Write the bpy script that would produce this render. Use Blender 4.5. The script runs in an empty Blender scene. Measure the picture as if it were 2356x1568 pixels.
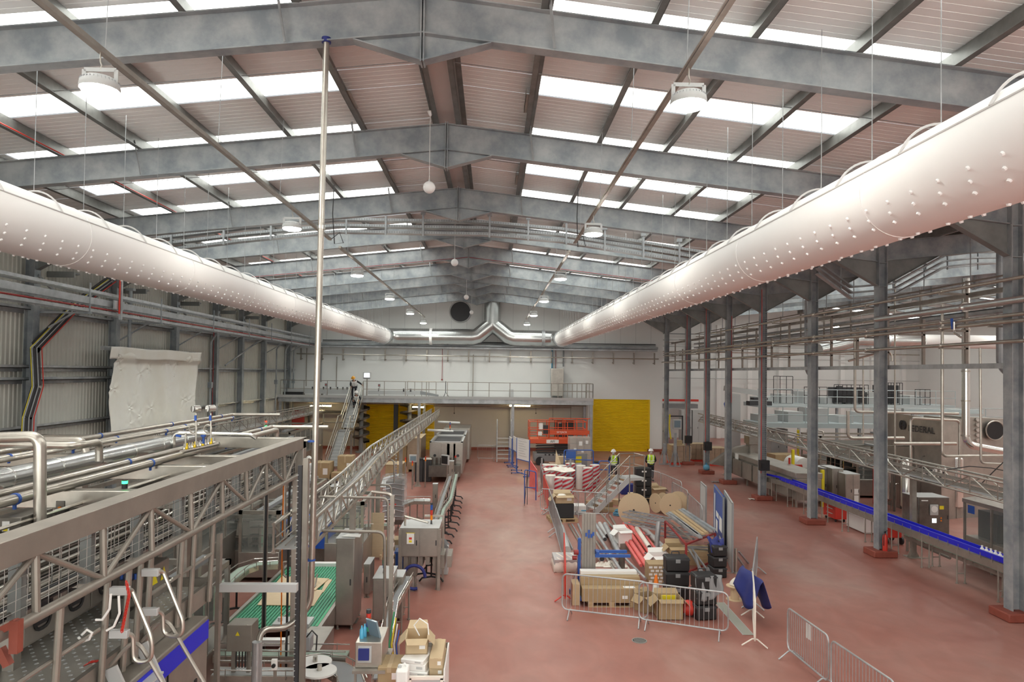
import bpy,math,random
from mathutils import Vector,Matrix
random.seed(7)
scn=bpy.context.scene
COL=scn.collection
F,CX,CY=1570.0,1178.0,784.0
CAM=Vector((0,0,6.0))
YAW,PITCH,ROLL=math.atan(46/F),math.atan(.021),.013
SHY=40/2356.0
cam=bpy.data.cameras.new('camera');cam.sensor_width=36;cam.lens=36*F/2356
cam.shift_y=SHY;cam.clip_start=.05;cam.clip_end=400
camo=bpy.data.objects.new('camera',cam);COL.objects.link(camo)
RM=(Matrix.Rotation(-YAW,3,'Z')@Matrix.Rotation(math.pi/2+PITCH,3,'X')@Matrix.Rotation(ROLL,3,'Z'))
camo.matrix_world=Matrix.Translation(CAM)@RM.to_4x4()
scn.camera=camo
def ray(px,py):
 return RM@Vector(((px-CX)/F,-(py-CY-SHY*2356)/F,-1))
def PY(px,py,Y):
 d=ray(px,py);return CAM+d*(Y/d.y)
def PXX(px,py,X):
 d=ray(px,py);return CAM+d*(X/d.x)
def G(px,py,z=0.0):
 d=ray(px,py);return CAM+d*((z-CAM.z)/d.z)
def proj(p):
 q=RM.transposed()@(Vector(p)-CAM)
 return(CX+F*q.x/-q.z,CY+SHY*2356-F*q.y/-q.z)
vs=scn.view_settings
vs.view_transform='Standard';vs.look='None';vs.gamma=1;vs.use_curve_mapping=False
vs.exposure=0.3
scn.cycles.max_bounces=8;scn.cycles.diffuse_bounces=7;scn.cycles.glossy_bounces=3
scn.cycles.transmission_bounces=4;scn.cycles.transparent_max_bounces=6
scn.cycles.caustics_reflective=False;scn.cycles.caustics_refractive=False
scn.cycles.sample_clamp_indirect=4
w=bpy.data.worlds.new('overcast_sky');scn.world=w;w.use_nodes=True
w.node_tree.nodes['Background'].inputs[0].default_value=(.93,.97,1,1)
w.node_tree.nodes['Background'].inputs[1].default_value=.5
M={}
def mat(name,col,rough=.6,metal=0.0,var=0.0,scale=4.0,emit=0.0,alpha=1.0,bump=0.0,col2=None,coords='Object',stretch=(1,1,1),spec=.5,trans=0.0):
 m=bpy.data.materials.new(name);m.use_nodes=True;nt=m.node_tree;n=nt.nodes;L=nt.links
 b=n['Principled BSDF']
 b.inputs['Base Color'].default_value=(*col,1);b.inputs['Roughness'].default_value=rough
 b.inputs['Metallic'].default_value=metal
 b.inputs['Specular IOR Level'].default_value=spec
 if trans:b.inputs['Transmission Weight'].default_value=trans
 if alpha<1:b.inputs['Alpha'].default_value=alpha
 if emit:
  b.inputs['Emission Color'].default_value=(*col,1);b.inputs['Emission Strength'].default_value=emit
 if var or col2 or bump:
  tc=n.new('ShaderNodeTexCoord');mp=n.new('ShaderNodeMapping');mp.inputs['Scale'].default_value=stretch
  nz=n.new('ShaderNodeTexNoise');nz.inputs['Scale'].default_value=scale;nz.inputs['Detail'].default_value=6
  nz.inputs['Roughness'].default_value=.62
  L.new(tc.outputs[coords],mp.inputs[0]);L.new(mp.outputs[0],nz.inputs['Vector'])
  if var or col2:
   r=n.new('ShaderNodeValToRGB')
   c2=col2 or tuple(max(0,c*(1-var))for c in col)
   r.color_ramp.elements[0].position=.35;r.color_ramp.elements[1].position=.66
   r.color_ramp.elements[0].color=(*c2,1);r.color_ramp.elements[1].color=(*col,1)
   L.new(nz.outputs[0],r.inputs[0]);L.new(r.outputs[0],b.inputs['Base Color'])
  if bump:
   bp=n.new('ShaderNodeBump');bp.inputs['Strength'].default_value=bump;bp.inputs['Distance'].default_value=.02
   L.new(nz.outputs[0],bp.inputs['Height']);L.new(bp.outputs[0],b.inputs['Normal'])
 M[name]=m
 return m
mat('galv',(.42,.44,.45),.5,.1,scale=1.7,col2=(.23,.26,.285),bump=.05)
mat('galv_dark',(.30,.31,.30),.5,.1,scale=.8,col2=(.18,.19,.19))
mat('galv_light',(.52,.54,.56),.42,.5,.3,2.5)
mat('purlin',(.21,.21,.20),.42,.35,.3,3)
mat('zinc',(.47,.44,.40),.5,.2,.15,3)
mat('steel',(.60,.565,.51),.30,.85,.22,3)
mat('steel_dull',(.40,.365,.325),.45,.55,.25,3)
mat('steel_sheet',(.47,.44,.40),.36,.7,.25,1.4)
mat('steel_bright',(.78,.77,.74),.20,.95)
mat('steel_dark',(.20,.185,.165),.4,.7,.3,3)
mat('brown_steel',(.37,.34,.30),.42,.55,.2,2)
mat('deck',(.92,.92,.91),.6,0,.04,.6)
mat('white_panel',(.80,.81,.80),.55,0,.03,.5)
mat('white_paint',(.86,.86,.85),.5)
mat('beige_wall',(.62,.60,.56),.6,0,.05,.5)
mat('fabric_duct',(.90,.885,.88),.75,0,.02,.5)
mat('seam',(.60,.585,.58),.8)
mat('nozzle',(.90,.90,.90),.8)
mat('spiral',(.62,.64,.64),.27,.9,.1,2)
mat('yellow',(.86,.60,.015),.35,0,.05,2)
mat('yellow_sign',(.9,.75,.03),.5)
mat('black',(.018,.018,.02),.5)
mat('dark',(.045,.045,.05),.55)
mat('grey',(.28,.29,.30),.5)
mat('light_grey',(.52,.53,.53),.5)
mat('navy',(.02,.03,.13),.6)
mat('blue',(.03,.11,.42),.42)
mat('belt_blue',(.015,.02,.62),.4)
mat('tarp_blue',(.03,.12,.60),.35,bump=.3,scale=6)
mat('clip_blue',(.03,.10,.40),.5)
mat('red',(.62,.045,.03),.45)
mat('dark_red',(.30,.03,.03),.5)
mat('orange_red',(.72,.10,.03),.42)
mat('salmon',(.85,.17,.16),.5,0,.15,4)
mat('orange',(.90,.22,.02),.45)
mat('green',(.06,.42,.20),.5)
mat('green_belt',(.05,.33,.18),.5)
mat('chain_green',(.33,.42,.35),.5)
mat('plinth',(.30,.075,.05),.6,0,.2,5)
mat('ply',(.70,.55,.36),.6,0,.10,6,stretch=(1,8,8))
mat('wood',(.58,.42,.24),.65,0,.25,8,stretch=(1,6,6))
mat('card',(.44,.32,.18),.75,0,.1,3)
mat('card_light',(.56,.43,.27),.75,0,.08,3)
mat('card_wrap',(.44,.33,.24),.3,0,.25,2.0)
mat('paper',(.88,.88,.86),.6)
mat('plastic_sheet',(.93,.93,.89),.4,0,scale=.5,col2=(.86,.84,.76),bump=.5)
mat('clear',(.85,.88,.90),.12,0,alpha=.28)
mat('glass_panel',(.40,.42,.40),.35,0,alpha=.18,spec=.2)
mat('mesh_wire',(.50,.49,.47),.4,.6)
mat('skin',(.55,.33,.24),.55)
mat('hi_vis',(.55,.85,.04),.6)
mat('hi_white',(.88,.90,.90),.5)
mat('helmet',(.90,.90,.88),.3)
mat('helmet_orange',(.85,.42,.05),.3)
mat('cloth_dark',(.02,.022,.03),.8)
mat('lamp_on',(1,.98,.88),.5,emit=180)
mat('tube_on',(1,.80,.42),.5,emit=40)
mat('screen_on',(.9,.95,1),.4,emit=1.3)
mat('screen',(.22,.30,.36),.2)
mat('green_on',(.05,1,.25),.4,emit=2.5)
mat('red_on',(1,.08,.03),.4,emit=1.5)
mat('amber',(.9,.25,.01),.35)
mat('drain',(.35,.35,.33),.4,.5)
mat('channel',(.35,.36,.31),.5)
mat('label_blue',(.03,.11,.48),.5)
mat('roll_white',(.86,.82,.74),.5,0,.06,5)
mat('rope',(.12,.34,.50),.7)
mat('cyan_bottle',(.10,.45,.70),.35)
mat('wrap_silver',(.55,.56,.58),.22,.5,bump=.4,scale=9)
m=bpy.data.materials.new('red_floor');m.use_nodes=True;nt=m.node_tree;n=nt.nodes;L=nt.links;b=n['Principled BSDF']
tc=n.new('ShaderNodeTexCoord');mp=n.new('ShaderNodeMapping');mp.inputs['Scale'].default_value=(.45,.30,1);mp.inputs['Rotation'].default_value=(0,0,.5)
n1=n.new('ShaderNodeTexNoise');n1.inputs['Scale'].default_value=.38;n1.inputs['Detail'].default_value=8;n1.inputs['Roughness'].default_value=.6
n2=n.new('ShaderNodeTexNoise');n2.inputs['Scale'].default_value=3.0;n2.inputs['Detail'].default_value=6;n2.inputs['Distortion'].default_value=1.2
r1=n.new('ShaderNodeValToRGB');e=r1.color_ramp.elements
e[0].position=.38;e[0].color=(.345,.13,.10,1);e[1].position=.66;e[1].color=(.42,.275,.235,1)
x1=e.new(.5);x1.color=(.37,.17,.138,1)
mx=n.new('ShaderNodeMix');mx.data_type='RGBA';mx.blend_type='OVERLAY';mx.inputs[0].default_value=.22
L.new(tc.outputs['Object'],mp.inputs[0]);L.new(mp.outputs[0],n1.inputs['Vector']);L.new(mp.outputs[0],n2.inputs['Vector'])
L.new(n1.outputs[0],r1.inputs[0]);L.new(r1.outputs[0],mx.inputs[6]);L.new(n2.outputs[0],mx.inputs[7]);L.new(mx.outputs[2],b.inputs['Base Color'])
b.inputs['Roughness'].default_value=.42;b.inputs['Specular IOR Level'].default_value=.4
M['floor']=m
m=bpy.data.materials.new('rooflight');m.use_nodes=True;nt=m.node_tree;n=nt.nodes
b=n['Principled BSDF'];b.inputs['Base Color'].default_value=(.9,.9,.9,1)
b.inputs['Emission Color'].default_value=(.96,1,.94,1);b.inputs['Emission Strength'].default_value=4.2
M['rooflight']=m
m=m.copy();m.name='added_fill_glass';m.node_tree.nodes['Principled BSDF'].inputs['Emission Strength'].default_value=3.2;M['added_fill_glass']=m  # glowing pane for the added fill windows in the front wall
Z=Vector((0,0,1))
class MB:
 def __init__(s):s.v=[];s.f=[];s.m=[];s.k=0;s.xf=None
 def mi(s,k):s.k=k;return s
 def add(s,vs_,fs):
  o=len(s.v)
  if s.xf is not None:vs_=[s.xf@Vector(p)for p in vs_]
  s.v+=[tuple(p)for p in vs_];s.f+=[tuple(i+o for i in q)for q in fs];s.m+=[s.k]*len(fs);return s
 def bx(s,x0,x1,y0,y1,z0,z1):
  v=[(x,y,z)for z in(z0,z1)for y in(y0,y1)for x in(x0,x1)]
  return s.add(v,[(0,2,3,1),(4,5,7,6),(0,1,5,4),(1,3,7,5),(3,2,6,7),(2,0,4,6)])
 def box(s,c,d,rz=0,rx=0,ry=0):
  R=Matrix.Rotation(rz,3,'Z')@Matrix.Rotation(ry,3,'Y')@Matrix.Rotation(rx,3,'X')
  c=Vector(c);v=[c+R@Vector((x*d[0]/2,y*d[1]/2,z*d[2]/2))for z in(-1,1)for y in(-1,1)for x in(-1,1)]
  return s.add(v,[(0,2,3,1),(4,5,7,6),(0,1,5,4),(1,3,7,5),(3,2,6,7),(2,0,4,6)])
 def frame(s,a,b,up=Z):
  d=(Vector(b)-Vector(a)).normalized()
  if abs(d.dot(up))>.98:up=Vector((0,1,0))if abs(d.y)<.9 else Vector((1,0,0))
  x=d.cross(up).normalized();return x,x.cross(d).normalized()
 def bar(s,a,b,w,h=None,up=Z):
  h=h or w;a=Vector(a);b=Vector(b);x,y=s.frame(a,b,up)
  q=[x*(i*w/2)+y*(j*h/2)for i,j in((-1,-1),(1,-1),(1,1),(-1,1))]
  return s.add([a+k for k in q]+[b+k for k in q],[(0,3,2,1),(4,5,6,7),(0,1,5,4),(1,2,6,5),(2,3,7,6),(3,0,4,7)])
 def loft(s,a,b,prof,up=Z):
  a=Vector(a);b=Vector(b);x,y=s.frame(a,b,up);n=len(prof)
  return s.add([a+x*p+y*q for p,q in prof]+[b+x*p+y*q for p,q in prof],[tuple(range(n-1,-1,-1)),tuple(range(n,2*n))]+[(i,(i+1)%n,n+(i+1)%n,n+i)for i in range(n)])
 def ibeam(s,a,b,d,w,tf=.02,tw=.014,up=Z):
  s.loft(a,b,[(-w/2,d/2-tf),(w/2,d/2-tf),(w/2,d/2),(-w/2,d/2)],up)
  s.loft(a,b,[(-w/2,-d/2),(w/2,-d/2),(w/2,-d/2+tf),(-w/2,-d/2+tf)],up)
  return s.loft(a,b,[(-tw/2,-d/2+tf),(tw/2,-d/2+tf),(tw/2,d/2-tf),(-tw/2,d/2-tf)],up)
 def cyl(s,a,b,r,r2=None,n=12,caps=True):
  a=Vector(a);b=Vector(b);r2=r if r2 is None else r2;x,y=s.frame(a,b)
  c=[(math.cos(2*math.pi*i/n),math.sin(2*math.pi*i/n))for i in range(n)]
  f=[(i,(i+1)%n,n+(i+1)%n,n+i)for i in range(n)]
  if caps:f+=[tuple(range(n-1,-1,-1)),tuple(range(n,2*n))]
  return s.add([a+x*(p*r)+y*(q*r)for p,q in c]+[b+x*(p*r2)+y*(q*r2)for p,q in c],f)
 def tube(s,pts,r,n=8,closed=False):
  pts=[Vector(p)for p in pts];N=len(pts);vs_=[];px=None
  for i,p in enumerate(pts):
   if closed:d=pts[(i+1)%N]-pts[i-1]
   else:d=pts[min(i+1,N-1)]-pts[max(i-1,0)]
   d.normalize()
   if px is None:x,y=s.frame(Vector((0,0,0)),d)
   else:x=(px-d*px.dot(d)).normalized();y=x.cross(d)
   px=x;rr=r[i]if isinstance(r,(list,tuple))else r
   vs_+=[p+x*(rr*math.cos(2*math.pi*k/n))+y*(rr*math.sin(2*math.pi*k/n))for k in range(n)]
  f=[(i*n+k,i*n+(k+1)%n,((i+1)%N)*n+(k+1)%n,((i+1)%N)*n+k)for i in range(N if closed else N-1)for k in range(n)]
  if not closed:f+=[tuple(range(n-1,-1,-1)),tuple((N-1)*n+k for k in range(n))]
  return s.add(vs_,f)
 def pipe(s,pts,r,n=10,bend=None):
  """tube with rounded corners"""
  pts=[Vector(p)for p in pts];bend=bend or r*3;out=[pts[0]]
  for i in range(1,len(pts)-1):
   a,p,c=pts[i-1],pts[i],pts[i+1]
   u=(a-p);w_=(c-p);k=min(bend,u.length*.48,w_.length*.48)
   A=p+u.normalized()*k;B=p+w_.normalized()*k
   for t in(0,.17,.34,.5,.66,.83,1):out.append(A.lerp(p,t).lerp(p.lerp(B,t),t))
  out.append(pts[-1]);return s.tube(out,r,n)
 def lathe(s,prof,c=(0,0,0),n=20):
  c=Vector(c);vs_=[c+Vector((r*math.cos(2*math.pi*k/n),r*math.sin(2*math.pi*k/n),z))for r,z in prof for k in range(n)]
  f=[(i*n+k,i*n+(k+1)%n,(i+1)*n+(k+1)%n,(i+1)*n+k)for i in range(len(prof)-1)for k in range(n)]
  f+=[tuple(range(n-1,-1,-1)),tuple((len(prof)-1)*n+k for k in range(n))]
  return s.add(vs_,f)
 def ball(s,c,r,n=14,sz=1.0):
  return s.lathe([(r*math.sin(math.pi*(i+.02)/(n*.5+.04)),-r*sz*math.cos(math.pi*(i+.02)/(n*.5+.04)))for i in range(n//2+1)],c,n)
 def poly(s,pts,th,d=None):
  """flat polygon given in order, thickened by th along d"""
  pts=[Vector(p)for p in pts];n=len(pts)
  if d is None:d=(pts[1]-pts[0]).cross(pts[2]-pts[0]).normalized()
  d=Vector(d)*th
  return s.add(pts+[p+d for p in pts],[tuple(range(n-1,-1,-1)),tuple(range(n,2*n))]+[(i,(i+1)%n,n+(i+1)%n,n+i)for i in range(n)])
 def grid(s,fn,nu,nv,th=0):
  vs_=[Vector(fn(i/nu,j/nv))for j in range(nv+1)for i in range(nu+1)]
  f=[(j*(nu+1)+i,j*(nu+1)+i+1,(j+1)*(nu+1)+i+1,(j+1)*(nu+1)+i)for j in range(nv)for i in range(nu)]
  return s.add(vs_,f)
 def build(s,name,mats,parent=None,smooth=True,bevel=0,solid=0,sub=0):
  me=bpy.data.meshes.new(name);me.from_pydata(s.v,[],s.f)
  if not isinstance(mats,(list,tuple)):mats=[mats]
  for q in mats:me.materials.append(M[q])
  if len(mats)>1:me.polygons.foreach_set('material_index',s.m)
  if smooth and me.polygons:
   me.polygons.foreach_set('use_smooth',[True]*len(me.polygons));me.update()
   me.set_sharp_from_angle(angle=.6)
  me.update()
  o=bpy.data.objects.new(name,me);COL.objects.link(o)
  if parent is not None:
   o.parent=parent;o.location=-wt(parent)
  if bevel:
   q=o.modifiers.new('bevel','BEVEL');q.width=bevel;q.segments=2;q.limit_method='ANGLE'
  if solid:
   q=o.modifiers.new('solid','SOLIDIFY');q.thickness=solid
  if sub:
   q=o.modifiers.new('sub','SUBSURF');q.levels=sub;q.render_levels=sub
  return o
def wt(o):
 p=Vector(o.location)
 while o.parent is not None:o=o.parent;p+=Vector(o.location)
 return p
def tag(o,label,cat,group=None,kind=None):
 o['label']=label;o['category']=cat
 if group:o['group']=group
 if kind:o['kind']=kind
 return o
def T(name,label,cat,loc=(0,0,0),group=None):
 o=bpy.data.objects.new(name,None);o.empty_display_size=.2;COL.objects.link(o);o.location=loc
 return tag(o,label,cat,group)
def st(o):
 o['kind']='structure';return o
def part(name,mats,parent,fn,label=None,**kw):
 b_=MB();fn(b_);o=b_.build(name,mats,parent,**kw)
 if label:o['label']=label
 return o
def copy_tree(o,loc=None,rz=None,label=None,parent=None,group=None):
 c=o.copy();COL.objects.link(c)
 if parent is not None:c.parent=parent
 if loc is not None:c.location=loc
 if rz is not None:c.rotation_euler=(0,0,rz)
 if label:c['label']=label
 if group:c['group']=group
 for ch in list(o.children):copy_tree(ch,parent=c)
 return c
ORD=['nearest','second','third','fourth','fifth','sixth','seventh','eighth','ninth','tenth','eleventh','twelfth','thirteenth','fourteenth']
def smooth_text(txt,size,mat_,name,loc,rot,parent=None,ext=.002):
 """lettering as a plain mesh"""
 cu=bpy.data.curves.new(name,'FONT');cu.body=txt;cu.size=size;cu.extrude=ext;cu.align_x='CENTER';cu.align_y='CENTER';cu.resolution_u=3
 tmp=bpy.data.objects.new(name,cu);me=bpy.data.meshes.new_from_object(tmp);bpy.data.objects.remove(tmp);bpy.data.curves.remove(cu)
 me.materials.clear();me.materials.append(M[mat_]);o=bpy.data.objects.new(name,me);COL.objects.link(o);o.rotation_euler=rot
 if parent is not None:o.parent=parent;o.location=Vector(loc)-wt(parent)
 else:o.location=loc
 return o
 # building shell
RX,SL,ZR=-1.2,.11,12.15
YF=[11.1,16.9,22.8,27.7,32.9,37.7,41.5,45.6,51.2]
Y0,YB=-9.0,53.0
def zr(x):
 if x<=13.2:return ZR-SL*abs(x-RX)
 return ZR-SL*abs(x-27.2)
b_=MB().bx(-15.7,42,Y0,66,-.2,0);st(b_.build('floor','floor'))
STRIPS=[(y,y+1.0)for y in(-6.7,-3.7,-.7,2.3,5.3,8.3,11.25,14.2,17.25,20.25,23.1,26.05,28.6,31.3,34.2,36.6,39.6,42.8,46.8,49.4)]  # last strip is added to brighten the back wall
FAR=STRIPS+[(y,y+1.4)for y in(54,59)]  # wider rear strips are added fill light for the far wall
def ribbed(mb,x0,x1,y0,y1,off=.33):
 """ribbed underside running down the slope, ribs every .33 m"""
 y=y0
 while y<y1-1e-6:
  ye=min(y+.2,y1);q=min(.05,(ye-y)/4)
  for ya,yb,dz in((y,ye-q,0),(ye-q,ye,.006)):
   v=[(x0,ya,zr(x0)+off+dz),(x1,ya,zr(x1)+off+dz),(x1,yb,zr(x1)+off+dz),(x0,yb,zr(x0)+off+dz)]
   mb.add(v,[(0,1,2,3)])
  mb.add([(x0,ye-q,zr(x0)+off),(x1,ye-q,zr(x1)+off),(x1,ye-q,zr(x1)+off+.006),(x0,ye-q,zr(x0)+off+.006)],[(0,1,2,3)])
  if ye<y1-1e-6:mb.add([(x0,ye,zr(x0)+off),(x1,ye,zr(x1)+off),(x1,ye,zr(x1)+off+.006),(x0,ye,zr(x0)+off+.006)],[(0,3,2,1)])
  y=ye
def slope(xa,xb,la,lb):
 mb=MB();y=Y0
 for s0,s1 in(FAR if xa>12 else STRIPS)+[(66,66)]:
  ribbed(mb,xa,xb,y,min(s0,66));
  if s0<66:
   if la>xa+.01:ribbed(mb,xa,la,s0,s1)
   if lb<xb-.01:ribbed(mb,lb,xb,s0,s1)
  y=s1
 return mb
SLOPES=[(-15.6,-1.2,-12.2,-3.35),(-1.2,13.2,.95,8.1),(13.201,27.2,17.0,25.2),(27.2,41.4,29.0,38.0)]
for xa,xb,la,lb in SLOPES:
 st(slope(xa,xb,la,lb).build('ceiling','deck',smooth=False))
k=0
for(xa,xb,la,lb)in SLOPES:
 for s0,s1 in(FAR if xa>12 else STRIPS):
  k+=1;mb=MB();o_=.36
  mb.add([(la,s0,zr(la)+o_),(lb,s0,zr(lb)+o_),(lb,s1,zr(lb)+o_),(la,s1,zr(la)+o_)],[(0,3,2,1)])
  mb.add([(la,s0,zr(la)+o_+.04),(lb,s0,zr(lb)+o_+.04),(lb,s1,zr(lb)+o_+.04),(la,s1,zr(la)+o_+.04)],[(0,1,2,3)])
  st(mb.build('window_%d'%k,'rooflight',smooth=False))
st(MB().bx(-1.5,-.85,Y0,YB,ZR+.23,ZR+.26).build('trim_1','deck',smooth=False))
def clad(mb,x,y0,y1,z0,z1,sgn=1,pitch=.2,d=.032):
 y=y0
 while y<y1:
  ye=min(y+pitch,y1);p=[(x,y),(x,y+.09),(x+sgn*d,y+.115),(x+sgn*d,ye-.03),(x,ye)]
  mb.add([(a,c,z0)for a,c in p]+[(a,c,z1)for a,c in p],[(i,i+1,6+i,5+i)for i in range(4)])
  y=ye
mb=MB();clad(mb,-15.45,Y0,YB,0,10.75);mb.bx(-15.6,-15.47,Y0,66,0,10.8)
m_=mat('cladding',(.66,.65,.59),.5,0,0,.12,col2=(.50,.50,.465))
st(mb.build('wall_left','cladding',smooth=False))
def gable(mb,y,x0,x1,z0,holes=()):
 xs=sorted({x0,x1,*[h[0]for h in holes],*[h[1]for h in holes],*([RX]if x0<RX<x1 else[])})
 for a,c in zip(xs,xs[1:]):
  lo=z0
  for h in holes:
   if h[0]<=a and c<=h[1]:lo=h[2]
  mb.poly([(a,y,lo),(c,y,lo),(c,y,zr(c)+.38),(a,y,zr(a)+.38)],.15,(0,1,0))
mb=MB();gable(mb,YB,-15.5,13.2,0,[(7.9,12.35,4.04),(-9.6,-4.4,4.0)])
st(mb.build('wall_back','white_panel',smooth=False))
mb=MB()
for x in[-14+1.2*i for i in range(23)]:mb.bx(x,x+.02,YB-.012,YB,8.3,zr(x)+.2)
st(mb.build('trim_2','light_grey',smooth=False))
st(MB().bx(13.2,13.35,YB,65.9,0,10.9).build('wall_return','white_panel'))
st(MB().bx(12.2,13.35,YB-.12,YB+.15,0,.2).bx(-4.2,7.6,YB-.12,YB,0,.22).bx(-15.3,-9.7,YB-.12,YB,0,.22).build('baseboard_back','plinth'))
st(MB().bx(13.2,42,65,65.2,0,12.6).build('wall_far','white_panel'))
st(MB().bx(41.3,41.5,Y0,66,0,11.2).build('wall_right','white_panel'))
FILL_WINDOWS=[(x,x+3.4)for x in(-14.5,-10.5,-6.5,-2.5,1.5,5.5,9.2)]  # windows added behind the camera to light the roof underside
mb=MB().bx(-15.7,42,Y0-.2,Y0,0,1.2).bx(-15.7,42,Y0-.2,Y0,8.8,12.7).bx(12.6,42,Y0-.2,Y0,1.2,8.8)
for xa,xb in zip([-15.7]+[q[1]for q in FILL_WINDOWS],[q[0]for q in FILL_WINDOWS]+[12.6]):mb.bx(xa,xb,Y0-.2,Y0,1.2,8.8)
st(mb.build('wall_front','white_panel'))
for i,(xa,xb)in enumerate(FILL_WINDOWS):
 st(MB().bx(xa,xb,Y0-.12,Y0-.1,1.2,8.8).build('window_%d'%(k+1+i),'added_fill_glass'))  # added emissive pane, out of view, fills the ceiling with light
 st(MB().bx(xa,xb,Y0-.08,Y0-.02,4.95,5.05).bx(xa+1.65,xa+1.75,Y0-.08,Y0-.02,1.2,8.8).build('window_frame','light_grey'))
mb=MB()
for i in range(9):mb.bx(15.5+i*3.0,15.9+i*3.0,64.6,65,0,10.8)
st(mb.build('trim_3','white_paint'))
st(MB().bx(-4.35,7.5,YB-.05,YB-.01,.2,3.9).bx(-15.2,-9.7,YB-.05,YB-.01,.2,3.9).build('wall_lining','beige_wall'))
def shutter(name,x0,x1,z1,label):
 t=T(name,label,'door',((x0+x1)/2,YB-.02,0))
 mb=MB();n=int(z1/.115)
 for i in range(n):
  z=i*z1/n;h=z1/n
  p=[(0,0),(-.035,.25*h),(-.045,.5*h),(-.035,.75*h),(0,h)]
  mb.add([(x0,YB+.05+a,z+c)for a,c in p]+[(x1,YB+.05+a,z+c)for a,c in p],[(j,5+j,6+j,j+1)for j in range(4)])
 mb.build('curtain','yellow',t,smooth=False)
 part('guide','yellow',t,lambda b:b.bx(x0-.02,x0+.08,YB-.03,YB+.06,0,z1))
 part('guide','yellow',t,lambda b:b.bx(x1-.08,x1+.02,YB-.03,YB+.06,0,z1))
 part('bottom_rail','yellow',t,lambda b:b.bx(x0+.08,x1-.08,YB-.02,YB+.05,0,.1))
shutter('roller_shutter',7.9,12.35,4.04,'bright yellow roller shutter to the right of the steel mezzanine')
shutter('roller_shutter',-9.6,-4.4,4.0,'yellow roller shutter in shade under the mezzanine behind the spiral conveyors')
def rafter(y,i,x0,x1,rx,where):
 t=T('portal_rafter','grey steel portal rafter across the %s, %s from the camera'%(where,ORD[i]),'rafter',(rx,y,ZR),'roof rafters of the '+where)
 d=.66;zb=lambda x:ZR-SL*abs(x-rx)-d
 for sgn,xe,nm in((-1,x0,'left_half'),(1,x1,'right_half')):
  mb=MB();ex=xe-sgn*1.8
  zt=lambda x:ZR-SL*abs(x-rx)
  mb.poly([(rx,y-.007,zt(rx)),(xe,y-.007,zt(xe)),(xe,y-.007,zb(xe)),(rx,y-.007,zb(rx))],.014,(0,1,0))
  mb.bar((rx,y,zt(rx)-.01),(xe,y,zt(xe)-.01),.24,.02)
  mb.bar((rx,y,zb(rx)+.01),(xe,y,zb(xe)+.01),.24,.022)
  o=mb.build(nm,'galv',t,smooth=False)
  o2=part('haunch','galv_dark' if True else 'galv',t,lambda b:(b.poly([(ex,y-.006,zb(ex)),(xe,y-.006,zb(xe)),(xe,y-.006,zb(xe)-.80)],.012,(0,1,0)),b.bar((ex,y,zb(ex)),(xe,y,zb(xe)-.80),.22,.02)),smooth=False)
 part('apex_plate','galv',t,lambda b:(b.bx(rx-.035,rx-.012,y-.13,y+.13,ZR-d-.47,ZR+.03),b.bx(rx+.012,rx+.035,y-.13,y+.13,ZR-d-.47,ZR+.03)),smooth=False)
 part('apex_haunch','galv',t,lambda b:(b.poly([(rx-1.12,y-.006,zb(rx-1.12)),(rx,y-.006,ZR-d),(rx+1.12,y-.006,zb(rx+1.12)),(rx,y-.006,ZR-d-.44)],.012,(0,1,0)),b.bar((rx-1.12,y,zb(rx-1.12)),(rx,y,ZR-d-.44),.22,.02),b.bar((rx+1.12,y,zb(rx+1.12)),(rx,y,ZR-d-.44),.22,.02)),smooth=False)
 if where=='near hall':
  for xs in(-8.6,-3.4,.95):
   part('fly_brace','galv_light',t,lambda b:b.bar((xs,y-.14,zb(xs)+.02),(xs-.1,y-.28,ZR-SL*abs(xs-rx)+.15),.05,.012),smooth=False)
 return t
for i,y in enumerate(YF):rafter(y,i,-14.94,13.04,RX,'near hall')
for i,y in enumerate(YF[1:]):rafter(y,i,13.36,41.2,27.2,'far right hall')
PX_L=[-14.1,-12.4,-10.6,-8.7,-7.0,-5.1,-3.3];PX_R=[.84,2.65,4.3,6.05,7.7,9.4,11.2]
def purlin(x,y0,y1,label,grp,s=1):
 z=zr(x);t=T('roof_purlin',label,'purlin',(x,y0,z),grp)
 def f(b):
  b.bx(x-.006,x+.006,y0,y1,z,z+.31);b.bx(min(x,x+s*.12),max(x,x+s*.12),y0,y1,z,z+.012);b.bx(min(x,x-s*.12),max(x,x-s*.12),y0,y1,z+.298,z+.31)
 part('section','purlin',t,f,smooth=False)
 return t
for i,x in enumerate(reversed(PX_L)):purlin(x,Y0,YB,'%s dark roof purlin to the left of the ridge'%('nearest' if i==0 else ORD[i]),'purlins left of the ridge')
for i,x in enumerate(PX_R):purlin(x,Y0,YB,'%s dark roof purlin to the right of the ridge'%('nearest' if i==0 else ORD[i]),'purlins right of the ridge',-1)
purlin(-1.5,Y0,YB,'roof purlin on the left edge of the ridge strip','ridge purlins')
purlin(-.85,Y0,YB,'roof purlin on the right edge of the ridge strip, carrying a red cable','ridge purlins',-1)
for i,x in enumerate([15,17,19,21,23,25,29,31,33]):purlin(x,Y0,64,'%s roof purlin beyond the column line in the far right hall'%ORD[i],'purlins of the far right hall')
def wirelike(name,label,cat,pts,r,mt,group=None,n=6):
 mb=MB();mb.tube(pts,r,n);return tag(mb.build(name,mt),label,cat,group)
wirelike('fire_cable','red fire cable clipped along the ridge purlin','cable',[(-.93,Y0,12.27),(-.93,51,12.27)],.016,'red')
wirelike('fire_cable','red fire cable clipped to a purlin far left in the roof','cable',[(-10.5,Y0,zr(-10.5)+.03),(-10.5,51,zr(-10.5)+.03)],.016,'red')
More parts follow.
